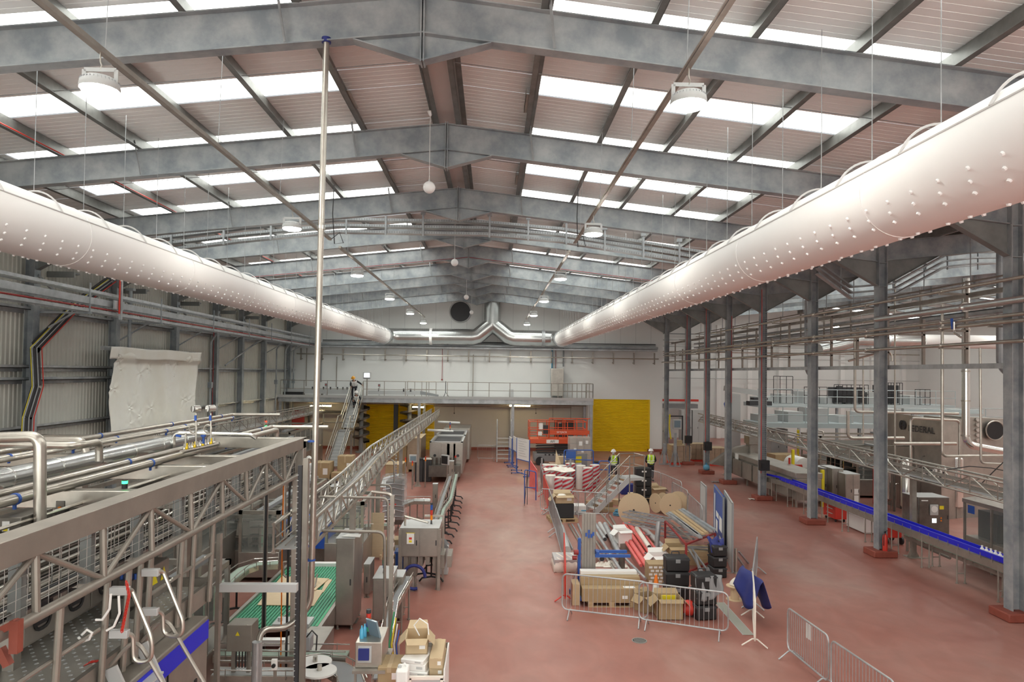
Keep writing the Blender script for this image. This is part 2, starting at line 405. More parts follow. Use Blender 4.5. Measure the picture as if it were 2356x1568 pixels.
for i,(y,xa,xb,w_)in enumerate([(13.6,-12.4,-1.5,'left'),(13.6,-.85,9.4,'right'),(19.6,-12.4,-1.5,'left'),(19.6,-.85,9.4,'right'),(25.5,-12.4,-1.5,'left'),(25.5,-.85,9.4,'right')]):
 wirelike('sag_rod','thin steel sag rod across the %s roof slope in the %s bay'%(w_,ORD[i//2]),'rod',[(xa,y,zr(xa)+.1),(xb,y,zr(xb)+.1)],.008,'galv','sag rods')
for i,(y,x)in enumerate([(15.0,.74),(15.0,-3.2),(21.0,.74),(21.0,-3.2),(27,.74),(27,-3.2)]):
 tag(MB().bx(x-.09,x+.09,y-.5,y+.5,zr(x)+.02,zr(x)+.035).bx(x-.09,x-.08,y-.5,y+.5,zr(x)+.02,zr(x)+.16).build('purlin_plate','brown_steel',smooth=False),'brown packing plate beside the %s purlin at the %s rooflight strip'%('first right' if x>0 else 'first left',ORD[i//2]),'plate','purlin packing plates')
def column(x,y,i,label,grp,h,plinth=True,name='steel_column',pipes=0):
 t=T(name,label,'column',(x,y,0),grp)
 part('shaft','galv',t,lambda b:b.ibeam((x,y,.02),(x,y,h),.30,.31,up=Vector((1,0,0))),smooth=False)
 if plinth:part('plinth','plinth',t,lambda b:b.bx(x-.40,x+.40,y-.36,y+.36,0,.22),bevel=.03)
 return t
CX_=13.2
cc=[]
for i,y in enumerate(YF[1:]):
 c_=column(CX_,y,i,'%s grey steel column of the row dividing the two halls, on a red plinth'%ORD[i],'columns between the halls',zr(12.99),True)
 part('haunch_stiffener','galv',c_,lambda b:(b.bx(13.03,13.37,y-.14,y+.14,9.08,9.10),b.bx(13.03,13.37,y-.14,y+.14,9.88,9.90)),smooth=False)
 if i in(3,5,6):
  part('cable_ladder','galv_light',c_,lambda b:(b.bx(13.10,13.11,y-.19,y-.16,1.2,9.4),b.bx(13.32,13.33,y-.19,y-.16,1.2,9.4),[b.bx(13.10,13.33,y-.185,y-.175,1.2+.1*k,1.215+.1*k)for k in range(82)]),smooth=False)
  part('fire_cable','red',c_,lambda b:b.tube([(13.07,y-.19,1.3),(13.07,y-.19,9.3),(13.06,y-.19,10.2)],.016,6),'red cable strapped down the column')
  part('junction_box','black',c_,lambda b:(b.bx(12.95,13.40,y-.42,y-.16,1.45,1.95),b.bx(13.00,13.15,y-.46,y-.42,1.6,1.8)),'black junction box low on the column')
 if i in(4,):
  part('fire_cable','red',c_,lambda b:b.tube([(13.30,y-.18,4.5),(13.30,y-.18,9.3)],.014,6))
 if i==1:
  e_=T('fire_extinguisher','red fire extinguisher standing on the plinth of the second column','fire extinguisher',(13.22,y-.24,.22))
  e_.location=(13.22,y-.24,.22)
  part('body','red',e_,lambda b:b.lathe([(.075,.22),(.08,.26),(.08,.66),(.06,.74),(.025,.78),(.025,.80)],(13.22,y-.24,0),16))
  part('valve','black',e_,lambda b:(b.bx(13.19,13.25,y-.25,y-.23,.80,.86),b.bar((13.22,y-.24,.85),(13.30,y-.24,.89),.02,.01)))
  part('hose','black',e_,lambda b:b.tube([(13.22,y-.25,.83),(13.16,y-.28,.75),(13.14,y-.30,.6),(13.14,y-.30,.4)],.012,6))
for i,y in enumerate(YF):column(-15.1,y,i,'%s grey steel wall column standing against the left cladding'%ORD[i],'columns on the left wall',zr(-15.0),False)
for i,(z,y0,y1)in enumerate([(7.85,Y0,YB),(5.95,Y0,YB),(5.55,10,27.7),(3.98,Y0,YB),(2.0,Y0,YB)]):
 t=T('sheeting_rail','grey horizontal cladding rail on the left wall, %s from the top'%ORD[i].replace('nearest','first'),'rail',(-15.2,y0,z),'cladding rails on the left wall')
 part('section','galv_light' if i!=2 else 'galv',t,lambda b:(b.bx(-15.37,-15.13,y0,y1,z,z+.02),b.bx(-15.15,-15.13,y0,y1,z,z+.10),b.bx(-15.37,-15.35,y0,y1,z-.12,z)),smooth=False)
for i,y in enumerate(YF[1:7]):
 y2=YF[i+2];tag(MB().cyl((-14.95,y,9.0),(-15.0,y+(y2-y)*.48,7.9),.05,n=8).build('wall_brace','galv'),'%s slanting tube brace high on the left wall'%ORD[i],'brace','left wall braces')
 tag(MB().bx(-15.43,-14.5,y+1.2,y+1.28,9.1,9.3).bx(-15.43,-14.6,y+1.28,y+1.7,9.24,9.3).build('eaves_bracket','galv_dark',smooth=False),'dark steel bracket under the left duct at the %s bay'%ORD[i],'bracket','eaves brackets on the left wall')
tag(MB().cyl((-14.6,27.9,9.2),(-14.6,27.9,6.35),.07,n=10).bx(-14.75,-14.45,27.8,28.0,9.1,9.2).build('drop_post','galv'),'grey tube dropping in front of the white plastic sheet','post')
tag(MB().cyl((-14.9,38.6,6.2),(-14.2,42.5,7.9),.05,n=8).build('wall_strut','galv'),'slanting grey tube strut beside the far left cladding','brace')
wirelike('fire_cable','thin red pipe dropping down the left cladding past the gauges','cable',[(-15.0,37.2,8.4),(-15.0,37.2,0)],.02,'dark_red')
random.seed(3)
P00=[(random.uniform(0,1),random.uniform(0,1),random.uniform(.05,.15),random.uniform(-.05,.06))for _ in range(50)]
def sheet(u,v):
 y=26.6+u*(34.1-26.6)+.10*math.sin(v*9)*(1 if u in(0,1)else 0)
 z=2.6+v*(6.75-2.6)+(.05*math.sin(u*17)if v>.97 else 0)
 x=-14.6+.06*math.sin(u*7+1.3*v)+.02*math.sin(u*39+v*8)
 for a,c,r,h in P00:
  d=math.hypot((u-a)*1.8,v-c)
  if d<r:ang=math.atan2(v-c,(u-a)*1.8);x+=h*(1-d/r)*math.cos(ang*5)
 if v>.86:x+=.16*math.sin((v-.86)/.14*math.pi)
 return(x,y,z)
t=T('plastic_sheet','crumpled white plastic sheet hung over an opening in the left wall','plastic sheet',(-14.6,30,2.6))
part('sheet','plastic_sheet',t,lambda b:b.grid(sheet,110,76),solid=.012)
part('top_fold','plastic_sheet',t,lambda b:b.grid(lambda u,v:(-14.42+.04*math.sin(u*27)+.06*v,26.2+u*7.9,6.33+v*.46+.02*math.sin(u*13)),60,6),solid=.02)
part('batten','galv_light',t,lambda b:b.bx(-14.9,-14.75,26.4,34.4,6.66,6.82))
lp=[PXX(255,645,-14.7),PXX(172,705,-14.7),PXX(80,800,-14.7),PXX(84,888,-14.7),PXX(62,960,-14.7),PXX(55,1110,-14.7)]
t=T('cable_ladder','black cable ladder with red and yellow cables bending down the left wall','cable ladder',lp[-1])
def offs(pts,d):return[Vector((p.x+.06,p.y+d,p.z))for p in pts]
part('tray_bed','dark',t,lambda b:[b.bar(lp[i],lp[i+1],.05,.42,up=Vector((0,1,0)))for i in range(5)],smooth=False)
part('side_rail','galv_light',t,lambda b:b.tube(offs(lp,-.24),.022,6));part('side_rail','galv_light',t,lambda b:b.tube(offs(lp,.0),.018,6))
part('red_cable','red',t,lambda b:b.tube(offs(lp,.25),.018,6),'red cable');part('yellow_cable','yellow_sign',t,lambda b:b.tube(offs(lp,-.30),.010,6),'yellow cable')
def tray(name,label,a,b,w,h,mt,rungs=.3,grp=None,stuffn=0):
 a=Vector(a);b=Vector(b);t=T(name,label,'cable tray',a,grp);d=(b-a);L_=d.length;d.normalize()
 mb=MB();x,y=mb.frame(a,b)
 def f(b1):
  for s in(-1,1):b1.bar(a+x*(s*w/2),b+x*(s*w/2),.015,h)
 part('side_rails',mt,t,f,smooth=False)
 def f2(b1):
  n=int(L_/rungs)
  for i in range(n):p=a+d*(i*rungs);b1.bar(p-x*(w/2)-y*(h*.35),p+x*(w/2)-y*(h*.35),.03,.012)
 part('rungs',mt,t,f2,smooth=False)
 return t
LT=[(8.60,.10,-13.6),(8.28,.22,-13.6),(7.95,.10,-13.6)]
for i,(z,h,x)in enumerate(LT):
 tray('cable_tray','long galvanised cable tray along the left wall, %s of three'%['top','middle','bottom'][i],(x,6,z),(x,52.5,z-.15),.45,h,'galv_light',.3,'stacked trays on the left wall')
tag(MB().tube([(-13.5,8,8.66),(-13.45,14,8.64),(-13.7,20,8.63),(-13.6,25,8.6)],.03,6).build('power_cable','yellow_sign'),'yellow cable lying in the top tray on the left wall','cable')
tag(MB().tube([(-13.42,8,8.0),(-13.4,26,8.0),(-13.4,52,7.85)],.03,6).build('power_cable','dark_red'),'dark red cable lying in the bottom tray on the left wall','cable')
t=T('tray_hanger','upright strut carrying red cable where the left trays join','bracket',(-13.2,24.5,7.8))
part('strut','galv_light',t,lambda b:b.bx(-13.22,-13.14,24.5,24.6,7.7,zr(-13.2)));part('red_cable','red',t,lambda b:b.tube([(-13.17,24.44,7.9),(-13.17,24.44,10.7)],.03,6));part('plate','galv_light',t,lambda b:b.bx(-13.25,-13.2,24.2,24.8,8.05,8.35))
for i,y in enumerate([12,17,22.8,27.7,32.9,37.7,41.5,45.6,50]):
 tag(MB().bar((-15.0,y+.2,7.8),(-13.3,y+.2,7.8),.06,.06).bar((-13.36,y+.2,7.8),(-13.36,y+.2,8.8),.04,.04).bar((-15,y+.2,7.1),(-13.9,y+.2,7.78),.05,.05).build('tray_bracket','galv',smooth=False),'%s bracket holding the trays on the left wall'%ORD[i],'bracket','left wall tray brackets')
for i,(y,h0)in enumerate([(36.5,0),(47.5,0),(49.5,0),(51.6,0)]):
 tag(MB().tube([(-14.85,y,h0),(-14.85,y,7.4),(-14.6,y,7.8)],.05,8).bx(-14.95,-14.75,y-.1,y+.1,5,5.3).build('conduit','galv'),'%s grey conduit drop on the far part of the left wall'%ORD[i],'conduit','conduit drops on the left wall')
 # fabric ducts
def fabric_duct(xe,ze,y0,y1,sag,side):
 r=.555;t=T('fabric_duct','white fabric air duct with nozzles hanging along the %s side of the hall'%side,'air duct',(xe,y1,ze),'fabric ducts')
 zc=lambda y:ze-sag*(y1-y)/(y1-y0)
 n=60
 part('sleeve','fabric_duct',t,lambda b:b.tube([(xe,y0+(y1-y0)*i/n,zc(y0+(y1-y0)*i/n))for i in range(n+1)],r,40))
 inner=1 if side=='left' else-1
 a=math.radians(28)
 part('seam','seam',t,lambda b:b.tube([(xe+inner*r*1.005*math.cos(a),y0+(y1-y0)*i/n,zc(y0+(y1-y0)*i/n)+r*1.005*math.sin(a))for i in range(n+1)],.014,5),'grey longitudinal seam')
 y=y1-.8;k=0
 while y>y0+.3:
  k+=1
  def f(b,y=y):
   b.tube([(xe+(r+.012+.06*max(0,math.sin(q)-.55))*math.cos(q),y,zc(y)+(r+.012+.14*max(0,math.sin(q)-.55))*math.sin(q))for q in[a+(math.pi-2*a)*j/16 for j in range(17)]],.016,5)
  part('support_hoop','seam',t,f)
  part('suspension_wire','galv_light',t,lambda b,y=y:b.tube([(xe,y,zc(y)+r+.07),(xe,y,zr(xe)+.1)],.007,4))
  y-=1.45
 y=y1-2.5;
 while y>y0+1:
  part('zip_ring','seam' if False else 'fabric_duct',t,lambda b,y=y:b.tube([(xe+(r+.001)*math.cos(q),y,zc(y)+(r+.001)*math.sin(q))for q in[2*math.pi*j/32 for j in range(32)]],.008,5,closed=True));y-=4.4
 big,rest=[],MB();y=y0+.4;i=0
 while y<y1-1:
  for q in(-26,-40,-54,-92,-108):
   yy=y+(-.07 if q==-40 else .0 if q==-54 else-.14 if q==-26 else .1*(i%2))
   ang=math.radians(q);dx,dz=math.cos(ang)*inner,math.sin(ang)
   c0=Vector((xe+dx*r,yy,zc(yy)+dz*r));c1=c0+Vector((dx,0,dz))*.024
   if q>=-54 and len(big)<66 or(q==-92 and len(big)<100):big.append((c0,c1))
   else:rest.cyl(c0-(c1-c0)*.1,c1,.026,.020,7)
  y+=.46;i+=1
 pr=None
 for c0,c1 in big:
  part('nozzle','nozzle',t,lambda b:b.cyl(c0,c1,.026,.020,8))
 o=rest.build('far_nozzles','nozzle',t);o['kind']='stuff'
 return t
fabric_duct(-8.04,8.62,4.5,50.6,.22,'left')
fabric_duct(5.2,8.58,4.5,50.6,.26,'right')
t=T('spiral_duct','shiny spiral steel duct with a Y branch feeding both white ducts','air duct',(0,51.9,8.7))
rb=.60;yd=51.95
def sp(pts,r=rb):
 def f(b):
  b.tube(pts,r,32)
 return f
HL=[(-8.04,50.6,8.62),(-8.02,51.1,8.62),(-7.85,51.65,8.64),(-7.4,yd,8.66),(-6.9,yd,8.66),(-1.5,yd,8.68),(-1.1,yd,8.78),(-.1,yd,9.6),(0,yd,9.9)]
HR=[(5.2,50.6,8.58),(5.18,51.1,8.6),(5.0,51.65,8.62),(4.6,yd,8.64),(4.1,yd,8.64),(1.6,yd,8.66),(1.2,yd,8.78),(.15,yd,9.6),(0,yd,9.9)]
part('left_branch','spiral',t,sp(HL));part('right_branch','spiral',t,sp(HR));part('riser','spiral',t,sp([(0,yd,9.7),(0,yd,11.3)],.64))
def ribs(b,a,c,r):
 a=Vector(a);c=Vector(c);n=int((c-a).length/.16)
 for i in range(n+1):
  p=a.lerp(c,i/n);d=(c-a).normalized();b.cyl(p-d*.012,p+d*.012,r+.012,n=32)
part('spiral_seams','spiral',t,lambda b:(ribs(b,(-6.9,yd,8.66),(-1.6,yd,8.68),rb),ribs(b,(1.7,yd,8.66),(4.1,yd,8.64),rb),ribs(b,(0,yd,10.1),(0,yd,11.2),.64)))
part('clamp_band','white_paint',t,lambda b:b.cyl((-4.75,yd,8.67),(-4.55,yd,8.67),rb+.04,n=32));part('clamp_band','galv_light',t,lambda b:b.cyl((3.75,yd,8.65),(4.0,yd,8.65),rb+.04,n=32))
part('end_collar','galv_light',t,lambda b:b.cyl((-8.04,50.5,8.62),(-8.04,50.72,8.62),rb+.03,n=32));part('end_collar','galv_light',t,lambda b:b.cyl((5.2,50.5,8.58),(5.2,50.72,8.58),rb+.03,n=32))
part('duct_support','galv',t,lambda b:b.bx(-7,4.3,yd+.2,yd+.3,7.95,8.05))
t=T('round_louvre','dark round fan opening high in the white gable wall','vent',(-2.5,YB-.1,10.65))
part('rim','light_grey',t,lambda b:b.tube([(-2.5+.82*math.cos(q),YB-.06,10.68+.82*math.sin(q))for q in[2*math.pi*j/40 for j in range(40)]],.05,8,closed=True))
part('dark_mesh','dark',t,lambda b:b.cyl((-2.5,YB-.06,10.68),(-2.5,YB-.02,10.68),.80,n=40))
t=T('service_beam','long grey service beam running the width of the back wall','beam',(0,YB-.3,8.0))
part('beam','galv',t,lambda b:b.bx(-14.9,12.85,YB-.5,YB-.02,7.95,8.12));part('lower_tray','galv_light',t,lambda b:b.bx(-13.5,12.8,YB-.55,YB-.1,7.78,7.9))
for i,z in enumerate((8.22,8.32)):
 wirelike('service_cable','%s dark cable lying along the back wall service beam'%['lower','upper'][i],'cable',[(-13,YB-.35+.1*i,z),(-2,YB-.3,z-.02),(12.7,YB-.3,z)],.04,'dark' if i else 'grey')
zp=7.22
t=T('wall_pipe','thin steel pipe on brackets running across the white back wall','pipe',(0,YB-.5,zp))
part('pipe','steel',t,lambda b:b.tube([(-14.9,YB-.5,zp+.02),(12.9,YB-.5,zp-.02)],.045,8))
for i in range(18):
 x=-14.6+i*1.6
 part('pipe_bracket','steel_dull',t,lambda b:(b.bx(x-.05,x+.05,YB-.45,YB-.38,zp-.45,zp+.45),b.bx(x-.04,x+.04,YB-.45,YB,zp-.38,zp-.32)),smooth=False)
for i,(px,y0,y1,mt,nm,lb)in enumerate([(740,790,878,'grey','conduit','grey conduit down the back wall left of the bent pipe'),(775,820,890,'steel_dull','drop_pipe','steel drop pipe on the back wall above the monitor'),(1018,800,873,'dark_red','pull_cord','thin pull cord with red knob hanging on the back wall'),(1089,815,912,'steel_dull','drop_pipe','steel drop pipe on the back wall in the middle'),(1271,770,912,'rope','blue_conduit','blue conduit down the back wall beside the grey cabinet'),(1279,790,878,'dark_red','pull_cord','thin pull cord with red knob beside the grey cabinet'),(1297,780,843,'grey','conduit','grey conduit down the back wall into the cabinet top'),(706,800,888,'steel_dull','conduit','grey conduit at the left end of the back wall')]):
 a=PY(px,y0,YB-.15);b=PY(px,y1,YB-.15);b.x=a.x
 mb=MB().tube([a,b],.06 if i in(0,4,6)else .035 if i!=2 and i!=5 else .02,6)
 if 'knob' in lb:mb.ball(b,.07,8)
 tag(mb.build(nm,mt),lb,'conduit' if 'conduit' in nm else 'pipe' if 'pipe' in nm else 'cord')
 # lamps
def highbay():
 t=T('high_bay_lamp','x','lamp',(0,0,0),'high bay lamps')
 part('housing','light_grey',t,lambda b:b.lathe([(.10,.17),(.17,.15),(.225,.09),(.235,.03),(.23,0),(.2,-.005),(.02,.0)],(0,0,0),28))
 part('lens','lamp_on',t,lambda b:b.lathe([(.09,-.03),(.15,-.045),(.205,-.03),(.222,.0),(.09,.0)],(0,0,0),28),'glowing ring lens')
 part('lens_centre','light_grey',t,lambda b:b.lathe([(.088,-.035),(.088,.0)],(0,0,0),20))
 part('yoke','light_grey',t,lambda b:(b.bar((-.2,0,.05),(-.2,0,.26),.05,.012),b.bar((.2,0,.05),(.2,0,.26),.05,.012),b.bar((-.2,0,.26),(.2,0,.26),.012,.05)))
 part('hook','steel',t,lambda b:b.tube([(0,0,.26),(.02,0,.31),(0,0,.36),(0,0,.5)],.009,6))
 part('cooling_fins','galv_light',t,lambda b:[b.box((.2*math.cos(q),.2*math.sin(q),.08),(.05,.006,.07),rz=q)for q in[2*math.pi*j/32 for j in range(32)]],smooth=False)
 return t
hb=highbay();first=True
LY=[8.7,17.0,25.2,33.2,41.5,49.4]
for side,x in(('left',-5.0),('right',2.5)):
 for i,y in enumerate(LY):
  lb='round high bay lamp, %s in the row under the %s lighting track'%(ORD[i],side)
  if first:t=hb;t.location=(x,y,9.5);t['label']=lb;first=False
  else:t=copy_tree(hb,(x,y,9.5),label=lb)
for i,(x,y)in enumerate([(24,31),(31,31),(24,39),(31,39),(24,47),(31,47),(24,24),(31,24)]):
 copy_tree(hb,(x,y,9.52),label='high bay lamp in the far right hall, %s row, %s side'%(['third','fourth','fifth','second'][i//2],['left','right'][i%2]),group='lamps in the far right hall')
for side,x,y0,y1,q in(('far right hall, nearer one',24,22,49,'only'),('far right hall, farther one',31,22,49,'only'),('left',-5.0,4.0,21.0,'near'),('left',-5.0,22.3,50.5,'far'),('right',2.5,4.0,20.8,'near'),('right',2.5,22.3,50.5,'far')):
 t=T('lighting_track','thin steel lighting track in the '+side if q=='only' else '%s length of the thin steel lighting track on the %s'%(q,side),'lighting track',(x,y0,10.0))
 part('channel','steel_dull',t,lambda b:(b.bx(x-.035,x+.035,y0,y1,9.98,10.05),b.bx(x-.06,x-.04,y0,y1,9.99,10.01)))
 y=y0+1.2
 while y<y1:
  part('suspension_wire','galv_light',t,lambda b:b.tube([(x,y,10.05),(x+.05,y,zr(x)+.1)],.006,4));y+=3.6
 if q=='near':
  part('cable_loop','black',t,lambda b:b.tube([(x,y1,10.0),(x+.25,y1+.1,10.25),(x+.35,y1+.2,9.95),(x+.1,y1+.1,9.9),(x+.05,y1,10.8),(x+.08,y1,11.7)],.015,6))
t0_=None
for i,y in enumerate([16.2,27.3,39.9,50.0]):
 lb='white plastic globe hanging on a long wire below the ridge, %s of four'%ORD[i]
 if t0_ is None:
  t0_=t=T('ridge_globe',lb,'globe',(0,0,0),'hanging globes')
  part('globe','nozzle',t,lambda b:b.ball((0,0,0),.145,24));part('collar','light_grey',t,lambda b:b.lathe([(.03,.13),(.02,.19)],(0,0,0),12));part('wire','paper',t,lambda b:b.tube([(0,0,.18),(0,0,1.75)],.007,4));part('ceiling_cup','nozzle',t,lambda b:b.lathe([(.02,1.70),(.06,1.78),(.07,1.82)],(0,0,0),12))
  t.location=(-1.55,y,10.38)
 else:copy_tree(t0_,(-1.55,y,10.38),label=lb)
t=T('tray_stack','three perforated cable trays hanging across the hall under the third rafter','cable tray',(RX,24.2,10.3))
yt=24.2
def tpt(px,py):p=PY(px,py,yt);return p
TL=[(365,548),(560,524),(780,505),(935,508),(1110,511),(1290,527),(1465,556),(1660,588)]
for k in range(3):
 pts=[tpt(a,c+14.0*k+(3 if a<700 else 0)*k*.3)for a,c in TL]
 def f(b):
  for i in range(len(pts)-1):
   b.bar(pts[i]+Vector((0,-.15,0)),pts[i+1]+Vector((0,-.15,0)),.012,.09);b.bar(pts[i]+Vector((0,.15,0)),pts[i+1]+Vector((0,.15,0)),.012,.09);b.bar(pts[i]+Vector((0,0,-.04)),pts[i+1]+Vector((0,0,-.04)),.3,.008)
   n=int((pts[i+1]-pts[i]).length/.085)
   b.mi(1)
   for j in range(n):
    q=pts[i].lerp(pts[i+1],(j+.5)/n);b.bx(q.x-.014,q.x+.014,q.y-.16,q.y-.154,q.z-.03,q.z+.03)
   b.mi(0)
 part('perforated_tray',['galv_light','grey'],t,f,smooth=False)
for i,a in enumerate([400,520,628,800,890,975,1127,1215,1302,1390,1478,1560,1640]):
 yy=[c for c in TL];zt=None
 for(a0,c0),(a1,c1)in zip(TL,TL[1:]):
  if a0<=a<=a1:zt=c0+(c1-c0)*(a-a0)/(a1-a0)
 p=tpt(a,zt-14);q=tpt(a,zt+36)
 part('hanger_strut','galv_light',t,lambda b:(b.bx(p.x-.03,p.x+.03,yt-.22,yt-.17,q.z,p.z),b.bx(p.x-.08,p.x+.08,yt-.25,yt-.1,p.z-.02,p.z+.1)),smooth=False)
for i,(y,z0)in enumerate([(33.2,11.9),(46.0,11.0)]):
 for s in(-1,1):
  wirelike('red_conduit','red conduit following the %s side of the %s rafter'%(['left',0,'right'][s+1],['fifth','eighth'][i]),'conduit',[(RX,y-.35,ZR-.62),(RX+s*13.2,y-.35,ZR-.62-SL*13.2)],.022,'dark_red','red conduits along rafters')
  # generic builders
V=Vector
def rail_posts(b,pts,h,sp=1.5,r=.022,mids=(.5,),top=True,n=6):
 pts=[V(p)for p in pts]
 for f_ in(([1.0]if top else[])+list(mids)):b.tube([p+V((0,0,h*f_))for p in pts],r,n)
 for a,c in zip(pts,pts[1:]):
  k=max(1,round((c-a).length/sp))
  for i in range(k+1):p=a.lerp(c,i/k);b.cyl(p,p+V((0,0,h)),r,n=n)
def guard_rail(t,pts,h=1.1,sp=1.5,mt='steel_dull',r=.024,mids=(.5,)):
 pts=[V(p)for p in pts]
 part('top_rail',mt,t,lambda b:b.tube([p+V((0,0,h))for p in pts],r,6))
 for m_ in mids:part('middle_rail',mt,t,lambda b:b.tube([p+V((0,0,h*m_))for p in pts],r*.85,6))
 for a,c in zip(pts,pts[1:]):
  k=max(1,round((c-a).length/sp))
  for i in range(k+1):
   p=a.lerp(c,i/k);part('post',mt,t,lambda b:b.cyl(p,p+V((0,0,h)),r,n=6))
SLK={}
def stack_light(t,p,on=None,h=.42,cols=('amber','red','blue'),pole=.12):
 x,y,z=p
 s=part('stack_light','dark',t,lambda b:b.lathe([(.03,0),(.018,pole),(.018,h-.05),(.036,h-.05),(.036,h)],(x,y,z),10))
 n=len(cols);hh=(h-pole-.05)/n
 for i,c in enumerate(cols):part(c.replace('_on','').replace('amber','orange')+'_lens',c,s,lambda b:b.cyl((x,y,z+pole+i*hh),(x,y,z+pole+(i+.92)*hh),.034,n=10))
def cabinet(name,label,x0,x1,y0,y1,z0,z1,mt='steel_sheet',doors=2,cat='cabinet',light=None,legs=True,face='y',grp=None,notice=False,top='light_grey'):
 t=T(name,label,cat,((x0+x1)/2,(y0+y1)/2,0),grp)
 part('body',mt,t,lambda b:b.bx(x0,x1,y0,y1,z0,z1),bevel=.012)
 part('top_panel',top,t,lambda b:b.bx(x0-.01,x1+.01,y0-.01,y1+.01,z1,z1+.012))
 for i in range(doors):
  if face=='y':
   a=x0+(x1-x0)*i/doors+.02;c=x0+(x1-x0)*(i+1)/doors-.02
   d=part('door',mt,t,lambda b:b.bx(a,c,y0-.018,y0-.002,z0+.03,z1-.03),bevel=.004)
   part('handle','dark',d,lambda b:b.bx(c-.07,c-.04,y0-.035,y0-.018,(z0+z1)/2-.07,(z0+z1)/2+.07))
  else:
   a=y0+(y1-y0)*i/doors+.02;c=y0+(y1-y0)*(i+1)/doors-.02
   d=part('door',mt,t,lambda b:b.bx(x1+.002,x1+.018,a,c,z0+.03,z1-.03),bevel=.004)
   part('handle','dark',d,lambda b:b.bx(x1+.018,x1+.035,a+.04,a+.07,(z0+z1)/2-.07,(z0+z1)/2+.07))
 if legs and z0>.05:
  for a in(x0+.05,x1-.05):
   for c in(y0+.05,y1-.05):part('leg','steel_dull',t,lambda b:(b.cyl((a,c,0),(a,c,z0),.025,n=8),b.cyl((a,c,0),(a,c,.02),.045,n=8)))
 if notice:
  n_=part('notice','paper',t,lambda b:b.bx(x0+.18*(x1-x0),x0+.18*(x1-x0)+.20,y0-.024,y0-.02,z1-.42,z1-.12),'white notice with coloured marks')
  xx=x0+.18*(x1-x0)
  part('notice_band','yellow_sign',n_,lambda b:b.bx(xx-.02,xx+.22,y0-.027,y0-.024,z1-.13,z1-.115));part('notice_mark','red',n_,lambda b:b.bx(xx+.06,xx+.14,y0-.027,y0-.024,z1-.30,z1-.24));part('notice_mark','yellow_sign',n_,lambda b:b.bx(xx+.06,xx+.14,y0-.027,y0-.024,z1-.38,z1-.32))
 if light:stack_light(t,light)
 return t
def carton(label,c,d,rz=0,mt='card',grp=None,open_=False,tape=True,z0=None,lab=True,name='cardboard_box',papers='paper'):
 """cardboard box standing at c=(x,y,z of the bottom)"""
 t=T(name,label,'box',(0,0,0),grp);w_,l,h=d
 if open_:
  def f(b):
   th=.012
   b.bx(-w_/2,w_/2,-l/2,l/2,0,th);b.bx(-w_/2,-w_/2+th,-l/2,l/2,0,h);b.bx(w_/2-th,w_/2,-l/2,l/2,0,h);b.bx(-w_/2,w_/2,-l/2,-l/2+th,0,h);b.bx(-w_/2,w_/2,l/2-th,l/2,0,h)
  part('carton',mt,t,f)
  for s in(-1,1):
   part('flap',mt,t,lambda b:b.poly([(-w_/2,s*l/2,h),(w_/2,s*l/2,h),(w_/2-.03,s*(l/2+l*.28),h+l*.22*(1 if s>0 else-.5)),(-w_/2+.03,s*(l/2+l*.28),h+l*.22*(1 if s>0 else-.5))],.008))
   part('flap',mt,t,lambda b:b.poly([(s*w_/2,-l/2,h),(s*w_/2,l/2,h),(s*(w_/2+w_*.3),l/2-.03,h-.3*w_),(s*(w_/2+w_*.3),-l/2+.03,h-.3*w_)],.008))
 else:
  part('carton',mt,t,lambda b:b.bx(-w_/2,w_/2,-l/2,l/2,0,h),bevel=.01)
  if tape:part('tape','card_light',t,lambda b:(b.bx(-.03,.03,-l/2-.002,l/2+.002,h,h+.002),b.bx(-.03,.03,-l/2-.003,-l/2,h*.72,h)))
 if lab:part('paper_label',papers,t,lambda b:b.bx(w_*.12,w_*.38,-l/2-.004,-l/2-.001,h*.35,h*.7))
 t.location=c;t.rotation_euler=(0,0,rz);return t
def pallet(label,c,w_=1.2,l=1.0,rz=0,mt='wood',grp='pallets'):
 t=T('pallet',label,'pallet',(0,0,0),grp)
 for i in range(5):part('top_board',mt,t,lambda b:b.bx(-w_/2,w_/2,-l/2+i*(l-.12)/4,-l/2+i*(l-.12)/4+.12,.122,.144))
 for x in(-w_/2+.07,0,w_/2-.07):
  part('stringer',mt,t,lambda b:[b.bx(x-.07,x+.07,y-.05,y+.05,.022,.122)for y in(-l/2+.05,0,l/2-.05)])
 for y in(-l/2,-.05,l/2-.1):part('bottom_board',mt,t,lambda b:b.bx(-w_/2,w_/2,y,y+.1,0,.022))
 t.location=c;t.rotation_euler=(0,0,rz);return t
